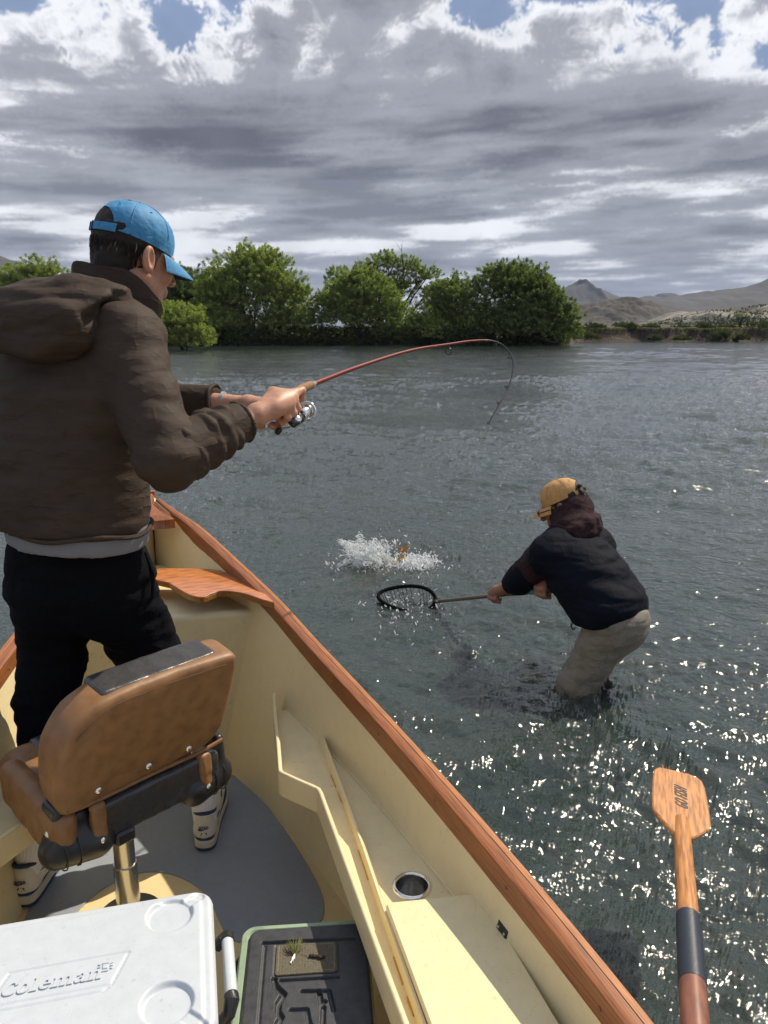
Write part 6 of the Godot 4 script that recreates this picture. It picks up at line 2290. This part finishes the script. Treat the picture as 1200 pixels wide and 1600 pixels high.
func build_rod() -> void:
	var P := [v3(-0.345, 1.366, -1.927), v3(-0.3068, 1.3895, -1.988), v3(-0.272, 1.410, -2.040), v3(-0.2275, 1.4405, -2.1216), v3(-0.19617, 1.4525, -2.1645), v3(-0.07833, 1.4895, -2.3891), v3(0.08667, 1.5304, -2.6558), v3(0.2333, 1.5478, -2.8655), v3(0.34183, 1.5585, -3.0019), v3(0.425, 1.5562, -3.073), v3(0.4797, 1.5312, -3.0979), v3(0.5058, 1.4825, -3.0766), v3(0.5, 1.4297, -3.043), v3(0.4777, 1.376, -2.9994), v3(0.438, 1.323, -2.9354), v3(0.3936, 1.2614, -2.8797)]
	var cv := Curve3D.new()
	for i in P.size():
		var tan: Vector3 = (P[mini(i + 1, P.size() - 1)] - P[maxi(i - 1, 0)]) / 6.0
		cv.add_point(P[i], -tan, tan)
	cv.bake_interval = 0.01
	var t := thing("fishing_rod", "dark red spinning rod with cork grip and silver reel, bent in a deep curve", "fishing rod", Transform3D(Basis.IDENTITY, P[2]))
	var o: Vector3 = P[2]
	var full := cv.get_baked_length()
	var at := func(d: float) -> Vector3: return cv.sample_baked(d, true) - o
	var start := cv.get_closest_offset(P[4]) - 0.004
	var pts := []
	var rr := []
	for i in 90:
		var d := lerpf(start, full, i / 89.0)
		pts.append(at.call(d))
		rr.append(lerpf(0.0072, 0.0024, pow(i / 89.0, 0.85)))
	part("blank", MD.new().tube(pts.slice(0, 62), rr.slice(0, 62), 10).mesh(60.0), mats.rod_red, t)
	part("tip_section", MD.new().tube(pts.slice(61, 90), rr.slice(61, 90), 8).mesh(60.0), mats.rod_dark, t)
	var c0 := cv.get_closest_offset(P[3]) - 0.035
	var c1 := cv.get_closest_offset(P[4]) - 0.004
	part("cork_grip", MD.new().tube([at.call(c0), at.call(c0 + 0.004), at.call((c0 + c1) / 2), at.call(c1 - 0.006), at.call(c1)], [0.0115, 0.0135, 0.0132, 0.0115, 0.008], 16).mesh(), mats.cork, t)
	part("winding_check", MD.new().tube([at.call(c1 - 0.001), at.call(c1 + 0.012)], [0.0085, 0.0068], 14).mesh(), mats.chrome, t)
	part("reel_seat", MD.new().tube([at.call(0.0), at.call(0.02), at.call(c0 - 0.02), at.call(c0)], [0.0125, 0.0118, 0.0115, 0.0125], 16).mesh(), mats.rod_dark, t)
	part("hood_ring", MD.new().tube([at.call(c0 - 0.014), at.call(c0 + 0.001)], 0.0138, 16).mesh(), mats.chrome, t)
	part("butt_cork", MD.new().tube([at.call(0.0), at.call(0.0) + v3(-0.02, -0.013, 0.033), at.call(0.0) + v3(-0.06, -0.042, 0.08)], [0.0125, 0.0135, 0.014], 14).mesh(), mats.rod_dark, t)
	# line guides: foot, ring
	for q in [[P[7], 0.0125, 0.020], [P[9] + v3(0.01, -0.004, -0.005), 0.0085, 0.014], [P[11] + v3(0, 0.02, 0.01), 0.0062, 0.010], [P[13] + v3(0.004, 0.02, 0.012), 0.0050, 0.008], [P[14] + v3(0.01, 0.015, 0.012), 0.0042, 0.007]]:
		var d := cv.get_closest_offset(q[0])
		var c: Vector3 = at.call(d)
		var ax: Vector3 = (at.call(d + 0.02) - at.call(d - 0.02)).normalized()
		# guides hang on the side towards which the rod is bent
		var inn := (v3(0.25, 1.25, -2.85) - o - c)
		inn = (inn - ax * inn.dot(ax)).normalized()
		var side := ax.cross(inn)
		var ring := []
		var rc: Vector3 = c + inn * (q[2] + q[1] * 0.4)
		for i in 19:
			var a := TAU * i / 18.0
			ring.append(rc + (inn * cos(a) + side * sin(a)) * q[1])
		var gm := part("guide", MD.new().tube(ring, 0.0016 * (q[1] / 0.0125 + 0.4), 6, false).mesh(60.0, false), mats.dark_steel, t)
		var foot := MD.new()
		foot.tube([c - ax * 0.014, c - ax * 0.006 + inn * 0.005, rc - inn * q[1]], 0.0012, 5)
		foot.tube([c + ax * 0.014, c + ax * 0.006 + inn * 0.005, rc - inn * q[1]], 0.0012, 5)
		part("guide_foot", foot.mesh(60.0), mats.dark_steel, gm)
	var tip: Vector3 = at.call(full)
	var tr := []
	for i in 13:
		var a := TAU * i / 12.0
		tr.append(tip + v3(-0.002, -0.003, 0) + v3(cos(a), sin(a), 0) * 0.0042)
	part("tip_ring", MD.new().tube(tr, 0.0013, 6, false).mesh(60.0, false), mats.dark_steel, t)
	# spinning reel under the handle
	var f := v3(0.51, 0.30, -0.80).normalized()
	var n := (v3(0.05, 0.25, 1.0) - f * v3(0.05, 0.25, 1.0).dot(f)).normalized()
	var u := n.cross(f)
	if u.y < 0: u = -u
	var rx := Transform3D(Basis(f, u, n) * Basis.from_scale(Vector3.ONE * 0.84), f * 0.008)
	var foot := Body.new()
	foot.chain([v3(-0.03, -0.013, 0), v3(0.0, -0.016, 0), v3(0.004, -0.04, 0.002), v3(-0.004, -0.060, 0.004)], [0.006, 0.007, 0.006, 0.012], 0.01)
	foot.slab(v3(-0.012, -0.070, 0.004), v3(0.030, 0.018, 0.014), 0.012, Basis.IDENTITY, 0.012)
	part("reel_body", foot.net(0.0028).smooth_mesh(), mats.dark_steel, t, rx)
	var lx := Transform3D(Basis(Vector3.BACK, -PI / 2), v3(0.020, -0.066, 0.003))
	part("rotor", MD.new().lathe([Vector2(0.012, -0.006), Vector2(0.022, -0.002), Vector2(0.0235, 0.010), Vector2(0.0225, 0.018)], 22, lx).mesh(40.0, false), mats.chrome, t, rx)
	part("spool", MD.new().lathe([Vector2(0.018, 0.014), Vector2(0.0215, 0.016), Vector2(0.0215, 0.019), Vector2(0.017, 0.021), Vector2(0.017, 0.034), Vector2(0.0215, 0.036), Vector2(0.0215, 0.039), Vector2(0.010, 0.042), Vector2(0.0001, 0.043)], 22, lx).mesh(35.0, false), mats.steel, t, rx)
	part("drag_knob", MD.new().lathe([Vector2(0.0095, 0.041), Vector2(0.0095, 0.049), Vector2(0.007, 0.051), Vector2(0.0001, 0.051)], 16, lx).mesh(35.0, false), mats.dark_steel, t, rx)
	part("side_plate", MD.new().lathe([Vector2(0.0001, 0.009), Vector2(0.008, 0.0085), Vector2(0.0125, 0.006), Vector2(0.014, 0.0)], 20, Transform3D(Basis(Vector3.RIGHT, PI / 2), v3(-0.014, -0.072, 0.013))).mesh(40.0, false), mats.chrome, t, rx)
	var bail := []
	for i in 15:
		var a := lerpf(-1.35, 1.75, i / 14.0)
		bail.append(v3(0.030 + 0.034 * cos(a * 0.75), -0.066 + 0.030 * sin(a), 0.012 + 0.020 * cos(a)))
	part("bail", MD.new().tube(bail, 0.0017, 7).mesh(60.0), mats.chrome, t, rx)
	for k in [-1, 1]:
		part("bail_arm", MD.new().tube([v3(0.020, -0.066 + k * 0.023, 0.003), v3(0.036, -0.066 + k * 0.028, 0.006), v3(0.046, -0.066 + k * 0.027, 0.012)], [0.005, 0.0045, 0.0035], 8, true, 0.7).mesh(60.0), mats.chrome, t, rx)
	part("crank", MD.new().tube([v3(-0.014, -0.072, -0.010), v3(-0.014, -0.072, -0.030), v3(-0.030, -0.066, -0.036), v3(-0.050, -0.058, -0.036)], [0.004, 0.004, 0.0035, 0.003], 8).mesh(60.0), mats.chrome, t, rx)
	part("crank_knob", MD.new().tube([v3(-0.050, -0.058, -0.034), v3(-0.050, -0.058, -0.040), v3(-0.050, -0.058, -0.058), v3(-0.050, -0.058, -0.062)], [0.004, 0.009, 0.010, 0.006], 12).mesh(), mats.black_plastic, t, rx)
	# line down to the fish
	var ln := []
	for i in 13:
		ln.append(v3(0.392, 1.257, -2.880).lerp(v3(0.10, 0.06, -5.10), i / 12.0))
	tag(part("fishing_line", MD.new().tube(ln, 0.00012, 4, false).mesh(60.0, false), mats.line), "thin clear fishing line from the rod tip to the splash", "fishing line")

func build_wader() -> void:
	var shift := v3(0.027, -0.075, -0.10)
	var org := v3(0.90, 0.0, -3.25)
	var t := thing("person", "person in a tan cap and black jacket, bent over wading with a landing net", "person", Transform3D(Basis.IDENTITY, org + shift))
	var L := func(p: Vector3) -> Vector3: return p - org
	var az := deg_to_rad(-52.0)
	var hc: Vector3 = L.call(v3(0.848, 0.832, -3.575))
	var hx := Transform3D(facing(az - 0.25, deg_to_rad(24.0), 0.05), hc)
	var rp: Vector3 = L.call(v3(0.776, 0.389, -3.495)) - shift
	var lp: Vector3 = L.call(v3(0.597, 0.252, -3.800)) - shift
	var f := (lp - rp).normalized()
	var lw: Vector3 = L.call(v3(0.626, 0.312, -3.742)) - shift
	var rw: Vector3 = L.call(v3(0.860, 0.405, -3.555)) - shift
	var skin := Body.new()
	skin.join(head_body(), hx)
	skin.cap(L.call(v3(0.895, 0.70, -3.48)), hc + hx.basis * v3(0, -0.06, -0.03), 0.060, 0.055)
	skin.chain([L.call(v3(0.895, 0.70, -3.48)), L.call(v3(0.738, 0.645, -3.352)), L.call(v3(0.655, 0.455, -3.560)), lw], [0.05, 0.045, 0.036, 0.024], 0.01)
	skin.chain([L.call(v3(0.895, 0.70, -3.48)), L.call(v3(1.010, 0.640, -3.545)), L.call(v3(0.985, 0.455, -3.625)), rw], [0.05, 0.045, 0.036, 0.024], 0.01)
	grip(skin, lp, f, v3(-0.1, 0.75, 0.65), lw, false)
	grip(skin, rp, f, v3(0.1, 0.55, 0.8), rw, false)
	part("body", skin.net(0.0042).smooth_mesh(), mats.skin_tan, t)
	eyes(t, hx)
	var sg := part("sunglasses", MD.new().box(v3(0.135, 0.030, 0.006), 0.003, Transform3D(Basis(Vector3.RIGHT, 0.1), v3(0, 0.004, 0.108))).mesh(), mats.eye_dark, t, hx)
	for s in [-1, 1]:
		part("temple_arm", MD.new().tube([v3(s * 0.068, 0.008, 0.106), v3(s * 0.082, 0.008, 0.04), v3(s * 0.085, 0.004, -0.01)], 0.0025, 6).mesh(), mats.eye_dark, sg)
	var hr := Body.new()
	hr.ell(v3(0, 0.036, -0.020), v3(0.0805, 0.094, 0.102), Basis.IDENTITY, 0.02)
	hr.ell(v3(0, -0.075, 0.085), v3(0.12, 0.14, 0.098), Basis.IDENTITY, 0.012, true)
	hr.cut(v3(0, -1, -0.25), v3(0, -0.07, -0.07))
	for i in 26:
		var a := i * 2.4
		hr.ell(v3(0.035 * sin(a), 0.060 - 0.0022 * i + 0.012 * sin(i * 1.9), -0.112 - 0.010 * absf(sin(i * 2.3))), v3(0.012, 0.010, 0.012), Basis.IDENTITY, 0.004)
	part("hair", hr.net(0.0045).smooth_mesh(), mats.hair, t, hx)
	cap_parts(t, hx, mats.cap_tan, mats.cap_tan, 0.040, 0.070, 0.012, mats.ink)
	# jacket over a bent back
	var sh_l: Vector3 = L.call(v3(0.738, 0.645, -3.352))
	var sh_r: Vector3 = L.call(v3(1.010, 0.640, -3.545))
	var el_l: Vector3 = L.call(v3(0.655, 0.455, -3.560))
	var el_r: Vector3 = L.call(v3(0.985, 0.455, -3.625))
	var cu_l: Vector3 = L.call(v3(0.634, 0.335, -3.715)) - shift
	var cu_r: Vector3 = L.call(v3(0.880, 0.415, -3.570)) - shift
	var turn := facing(az)
	var lean := facing(az, 0.85)
	var j := Body.new()
	j.ell(L.call(v3(0.892, 0.600, -3.420)), v3(0.225, 0.20, 0.155), lean, 0.06)
	j.ell(L.call(v3(0.950, 0.520, -3.300)), v3(0.215, 0.20, 0.170), facing(az, 0.7), 0.06)
	j.ell(L.call(v3(1.000, 0.440, -3.210)), v3(0.205, 0.155, 0.170), facing(az, 0.45), 0.06)
	j.cap(sh_l, sh_r, 0.088, 0.088, 0.06)
	j.cap(L.call(v3(0.893, 0.71, -3.49)), sh_l, 0.07, 0.075, 0.05)
	j.cap(L.call(v3(0.893, 0.71, -3.49)), sh_r, 0.07, 0.075, 0.05)
	j.cap(sh_r, el_r, 0.084, 0.066, 0.05)
	j.cap(el_r, cu_r, 0.064, 0.046, 0.03, true)
	j.wave(111, 3.0, 0.010, Basis(Vector3.BACK, -0.5) * Basis.from_scale(v3(0.7, 1.8, 0.9)))
	j.wave(112, 6.0, 0.010, Basis(Vector3.BACK, -0.25) * Basis.from_scale(v3(0.35, 2.0, 0.6)), true)
	j.cut(v3(0.16, -1, 0.10), L.call(v3(0.985, 0.392, -3.19)))
	var jk := part("jacket", j.net(0.009).smooth_mesh(), mats.wader_jacket, t)
	var up := Body.new()
	up.cap(sh_l + v3(0.02, 0.01, -0.02), sh_l.lerp(el_l, 0.9), 0.094, 0.073, 0.05)
	up.wave(113, 6.0, 0.012)
	part("printed_sleeve", up.net(0.008).smooth_mesh(), mats.wader_print, jk)
	var sl := Body.new()
	sl.cap(sh_l.lerp(el_l, 0.62), el_l, 0.074, 0.072, 0.05)
	sl.cap(el_l, cu_l, 0.070, 0.044, 0.04, true)
	sl.wave(113, 6.0, 0.010)
	part("sleeve", sl.net(0.008).smooth_mesh(), mats.wader_jacket, jk)
	# printed hood pulled up behind the cap
	var hd := Body.new()
	hd.ell(hc + hx.basis * v3(0, -0.018, -0.040), v3(0.101, 0.108, 0.098), hx.basis, 0.05)
	hd.cap(hc + hx.basis * v3(0, -0.05, -0.030), L.call(v3(0.893, 0.728, -3.478)), 0.098, 0.122, 0.05)
	# the cowl lies in two rolls on the shoulders
	var cowl := facing(az, 0.55)
	for rl in [[0.118, 0.705, 0.026], [0.105, 0.745, 0.024]]:
		var ringp := []
		var ringr := []
		for i in 15:
			var a := TAU * i / 14.0
			ringp.append(L.call(v3(0.893, rl[1], -3.478)) + cowl * v3(sin(a) * rl[0] * 1.12, 0.008 * sin(a * 2.0), cos(a) * rl[0]))
			ringr.append(rl[2] * (1.0 + 0.15 * sin(a * 3.0)))
		hd.chain(ringp, ringr, 0.018)
	hd.ell(hc + hx.basis * v3(0, 0.085, 0.02), v3(0.14, 0.085, 0.16), hx.basis, 0.02, true)
	hd.ell(hc + hx.basis * v3(0, -0.01, 0.130), v3(0.075, 0.10, 0.080), hx.basis, 0.02, true)
	hd.wave(114, 5.0, 0.006, Basis.from_scale(v3(1, 1.8, 1)))
	hd.wave(117, 8.0, 0.006, Basis(Vector3.BACK, 0.5) * Basis.from_scale(v3(0.5, 1.8, 0.7)), true)
	part("hood", hd.net(0.006).smooth_mesh(), mats.wader_print, jk)
	part("drawcord", MD.new().tube([L.call(v3(0.85, 0.36, -3.25)), L.call(v3(0.842, 0.335, -3.25)), L.call(v3(0.85, 0.32, -3.245)), L.call(v3(0.862, 0.33, -3.24))], 0.004, 6).mesh(), mats.ink, jk)
	# trousers, wet and clinging, down to the river bed
	var tr := Body.new()
	tr.ell(L.call(v3(1.035, 0.385, -3.170)), v3(0.155, 0.13, 0.140), turn, 0.06)
	tr.cap(L.call(v3(0.990, 0.370, -3.140)), L.call(v3(0.858, 0.075, -3.150)), 0.118, 0.086, 0.05)
	tr.cap(L.call(v3(0.858, 0.075, -3.150)), L.call(v3(0.885, -0.42, -3.10)), 0.084, 0.065, 0.04)
	tr.cap(L.call(v3(1.075, 0.36, -3.240)), L.call(v3(0.930, 0.065, -3.330)), 0.112, 0.086, 0.05)
	tr.cap(L.call(v3(0.930, 0.065, -3.330)), L.call(v3(1.02, -0.45, -3.36)), 0.084, 0.065, 0.04)
	tr.wave(115, 3.5, 0.008, Basis.from_scale(v3(0.7, 1.5, 0.7)))
	tr.wave(116, 6.0, 0.007, Basis(Vector3.BACK, 1.0) * Basis.from_scale(v3(0.4, 1.6, 0.6)), true)
	part("trousers", tr.net(0.0075).smooth_mesh(), mats.wader_pants, t)
	for q in [[v3(0.885, -0.50, -3.10), az], [v3(1.02, -0.53, -3.36), az - 0.3]]:
		var bt := Body.new()
		var fb := facing(q[1])
		var at: Vector3 = L.call(q[0])
		bt.cap(at + fb * v3(0, 0.05, -0.04), at + fb * v3(0, 0.03, 0.16), 0.05, 0.042)
		bt.cap(at + v3(0, 0.05, 0), at + v3(0, 0.14, 0), 0.055, 0.06)
		part("boot", bt.net(0.011).smooth_mesh(), mats.pants_black, t)

func build_net() -> void:
	var a := v3(0.800, 0.392, -3.475)
	var l := v3(0.597, 0.252, -3.800)
	var jn := v3(0.303, 0.035, -4.300)
	var t := thing("landing_net", "long handled landing net with a black hoop dipping in the water", "landing net", Transform3D(Basis.IDENTITY, jn))
	part("handle", MD.new().tube([v3(0, 0, 0), (l - jn) * 0.5, l - jn, (a - jn) * 0.86], 0.0115, 12).mesh(), mats.net_handle, t)
	part("grip", MD.new().tube([(a - jn) * 0.86, a - jn], 0.0145, 12).mesh(), mats.net_blue, t)
	# hoop: in its own plane, u along the handle away from the hands, w down and away
	var u := v3(-0.96, 0.02, -0.27).normalized()
	var w := v3(0.20, -0.20, 0.95)
	w = (w - u * w.dot(u)).normalized()
	var hoop := []
	for i in 41:
		var b := TAU * i / 40.0
		var p := u * (0.175 - 0.175 * cos(b)) - w * 0.085 * sin(b) + Vector3.UP * (0.030 * sin(b) + 0.010 * sin(b * 2.0))
		hoop.append(p)
	var shift: Vector3 = hoop[0]
	for i in 41:
		hoop[i] -= shift
	part("hoop", MD.new().tube(hoop, 0.0115, 9, false).mesh(60.0, false), mats.net_black, t)
	part("yoke", MD.new().tube([v3(0.03, 0.012, 0.02), v3(0, 0, 0), hoop[2]], [0.014, 0.014, 0.009], 10).mesh(), mats.net_black, t)
	# bag of knotless mesh: strands both ways
	var bag := MD.new()
	var deep := v3(0.06, -0.20, 0.16)
	var mid := u * 0.175
	for i in 36:
		var s := []
		for k in 7:
			var q := k / 6.0
			var p: Vector3 = hoop[i * 40 / 36]
			p = p.lerp(mid + deep, q * 0.86) + deep * 0.55 * sin(q * PI)
			s.append(p)
		bag.tube(s, 0.0016, 3, false)
	for k in range(1, 7):
		var q := k / 6.0
		var s := []
		for i in 41:
			s.append(hoop[i].lerp(mid + deep, q * 0.86) + deep * 0.55 * sin(q * PI))
		bag.tube(s, 0.0016, 3, false)
	part("mesh_bag", bag.mesh(60.0, false), mats.net_black, t)

func build_splash() -> void:
	var rng := RandomNumberGenerator.new()
	rng.seed = 404
	# fish: only its curved tail breaks the surface
	var fx := Transform3D(Basis(Vector3.UP, 0.5), v3(0.095, 0.0, -5.13))
	var fish := thing("fish", "golden brown trout with its tail raised out of the white splash", "fish", fx)
	var fb := Body.new()
	fb.chain([v3(-0.30, -0.12, -0.04), v3(-0.18, -0.075, -0.02), v3(-0.06, -0.03, 0), v3(0.02, 0.03, 0.01), v3(0.035, 0.085, 0.01)], [0.022, 0.050, 0.046, 0.026, 0.016], 0.02)
	fb.cap(v3(-0.30, -0.12, -0.04), v3(-0.36, -0.14, -0.05), 0.034, 0.018)
	part("body", fb.net(0.006).smooth_mesh(), mats.fish_side, fish)
	var fin := PackedVector2Array([Vector2(-0.012, 0.0), Vector2(-0.045, 0.055), Vector2(-0.030, 0.058), Vector2(0.0, 0.040), Vector2(0.030, 0.058), Vector2(0.045, 0.052), Vector2(0.012, 0.0)])
	part("tail_fin", MD.new().prism(fin, -0.002, 0.002, 0.0008, Transform3D(Basis(v3(0.9, 0.1, 0.3).normalized(), v3(-0.3, 0.1, 0.9).normalized(), v3(0, 1, 0)), v3(0.037, 0.080, 0.01))).mesh(30.0, false), mats.fish_fin, fish)
	for k in [[-0.12, -0.02], [-0.20, -0.04]]:
		part("fin", MD.new().prism(PackedVector2Array([Vector2(-0.02, 0), Vector2(0.025, 0.0), Vector2(0.0, 0.035)]), -0.0015, 0.0015, 0.0005, Transform3D(Basis(Vector3.RIGHT, Vector3(0, 0, 1), Vector3(0, 1, 0)), v3(k[0], k[1], 0.0))).mesh(30.0, false), mats.fish_fin, fish)
	# thrown water: drops and torn sheets
	var drop := MD.new().lathe([Vector2(0.001, 1), Vector2(0.62, 0.75), Vector2(1, 0), Vector2(0.62, -0.75), Vector2(0.001, -1)], 7).mesh(80.0)
	var buf := PackedFloat32Array()
	var put := func(p: Vector3, s: float, d: Vector3) -> void:
		var y := d.normalized()
		var xx := y.cross(v3(0.3, 0.2, 1)).normalized() * s
		var zz := xx.cross(y).normalized() * s
		y *= s * rng.randf_range(1.2, 4.0)
		buf.append_array([xx.x, y.x, zz.x, p.x, xx.y, y.y, zz.y, p.y, xx.z, y.z, zz.z, p.z])
	# jets that fan to the left and a boil on the right
	for jet in 70:
		var from := v3(rng.randf_range(-0.20, 0.05), 0.0, -5.15 + rng.randf_range(-0.12, 0.15))
		var vel := v3(rng.randf_range(-1.35, 0.12), rng.randf_range(0.8, 2.1), rng.randf_range(-0.3, 0.5))
		var span := rng.randf_range(0.08, 0.22)
		for i in 90:
			var tt := span * pow(rng.randf(), 0.6)
			var p := from + vel * tt + v3(0, -4.9 * tt * tt, 0) + v3(rng.randfn(), rng.randfn(), rng.randfn()) * (0.004 + 0.030 * tt)
			if p.y > -0.01:
				put.call(p, 0.0011 + 0.0030 * pow(rng.randf(), 4.0), vel + v3(0, -9.8 * tt, 0))
	for i in 900:
		var p := v3(0.21 + rng.randfn() * 0.075, 0.0, -5.10 + rng.randfn() * 0.07)
		p.y = 0.012 + 0.05 * pow(rng.randf(), 2.5)
		put.call(p, 0.0025 + 0.004 * rng.randf(), v3(rng.randfn(), 1, rng.randfn()))
	for i in 420:
		var p := v3(0.0 + rng.randfn() * 0.17, 0.0, -5.12 + rng.randfn() * 0.15)
		p.y = 0.01 + 0.16 * pow(rng.randf(), 2.0) * exp(-pow(p.x / 0.4, 2.0))
		put.call(p, 0.0020 + 0.003 * rng.randf(), v3(rng.randfn(), 1, rng.randfn()))
	# drips round the net
	for i in 130:
		var k := rng.randf()
		var p := v3(0.14 + rng.randfn() * 0.13, 0.0, -4.25 + rng.randfn() * 0.20)
		p.y = 0.01 + 0.07 * k * k * k
		put.call(p, 0.0018 + 0.0025 * rng.randf(), v3(rng.randfn(), 1, rng.randfn()))
	var mm := MultiMesh.new()
	mm.transform_format = MultiMesh.TRANSFORM_3D
	mm.mesh = drop
	mm.instance_count = buf.size() / 12
	mm.buffer = buf
	var o := MultiMeshInstance3D.new()
	o.name = "splash_drops"
	o.multimesh = mm
	o.material_override = mats.foam
	add_child(o, true)
	tag(o, "white spray of water thrown up by the hooked fish", "splash", "", "stuff")
	# torn ribbons of white water
	var fm := MD.new()
	for i in 150:
		var right := i % 3 == 0
		var from := v3(rng.randf_range(0.10, 0.30), 0.0, -5.10 + rng.randf_range(-0.08, 0.1)) if right else v3(rng.randf_range(-0.20, 0.06), 0.0, -5.15 + rng.randf_range(-0.12, 0.15))
		var vel := v3(rng.randf_range(-0.5, 0.6), rng.randf_range(0.2, 0.75), rng.randf_range(-0.4, 0.4)) if right else v3(rng.randf_range(-1.35, 0.15), rng.randf_range(0.6, 1.9), rng.randf_range(-0.3, 0.5))
		var t0 := rng.randf_range(0.0, 0.10)
		var t1 := t0 + rng.randf_range(0.03, 0.10)
		var pts := []
		var rad := []
		for k in 8:
			var q := k / 7.0
			var tt := lerpf(t0, t1, q)
			pts.append(from + vel * tt + v3(0, -4.9 * tt * tt + 0.004, 0) + v3(rng.randfn(), rng.randfn(), rng.randfn()) * 0.0035)
			rad.append((0.0012 + 0.0052 * pow(rng.randf(), 2.0)) * sin(PI * clampf(q, 0.06, 0.94)))
		fm.tube(pts, rad, 6, true, 0.5)
	var fo := part("splash_ribbons", fm.mesh(70.0), mats.foam)
	tag(fo, "torn white ribbons of water round the fish", "splash", "", "stuff")

func _ready() -> void:
	var cam := Camera3D.new()
	cam.name = "camera"
	cam.position = v3(0, 1.6, 0)
	cam.rotation = v3(-atan(285.0 / 1200.0), 0, 0)
	cam.fov = rad_to_deg(2.0 * atan(800.0 / 1200.0))
	cam.near = 0.05
	cam.far = 14000.0
	add_child(cam)
	var env := WorldEnvironment.new()
	env.name = "environment"
	var e := Environment.new()
	e.background_mode = Environment.BG_SKY
	e.sky = Sky.new()
	e.sky.sky_material = make_sky()
	e.background_energy_multiplier = 1.0
	e.tonemap_mode = Environment.TONE_MAPPER_LINEAR
	e.tonemap_exposure = 1.12
	e.sdfgi_enabled = true
	e.ssao_enabled = true
	e.ssil_enabled = true
	e.fog_enabled = true
	e.fog_density = 0.00006
	e.fog_light_color = Color(0.52, 0.60, 0.74)
	env.environment = e
	add_child(env)
	var sun := DirectionalLight3D.new()
	sun.name = "sun"
	sun.light_energy = 1.6
	sun.light_color = Color(1.0, 0.95, 0.86)
	sun.light_angular_distance = 0.5
	sun.shadow_enabled = true
	var az := deg_to_rad(50.0)
	var el := deg_to_rad(50.0)
	var to := v3(sin(az) * cos(el), sin(el), -cos(az) * cos(el))
	sun.look_at_from_position(to * 10.0, Vector3.ZERO)
	add_child(sun)
	textures()
	materials()
	build_land()
	build_hills()
	build_bed()
	build_water()
	build_trees()
	build_boat()
	build_seat()
	build_cooler()
	build_box()
	build_oar()
	build_angler()
	build_rod()
	build_wader()
	build_net()
	build_splash()
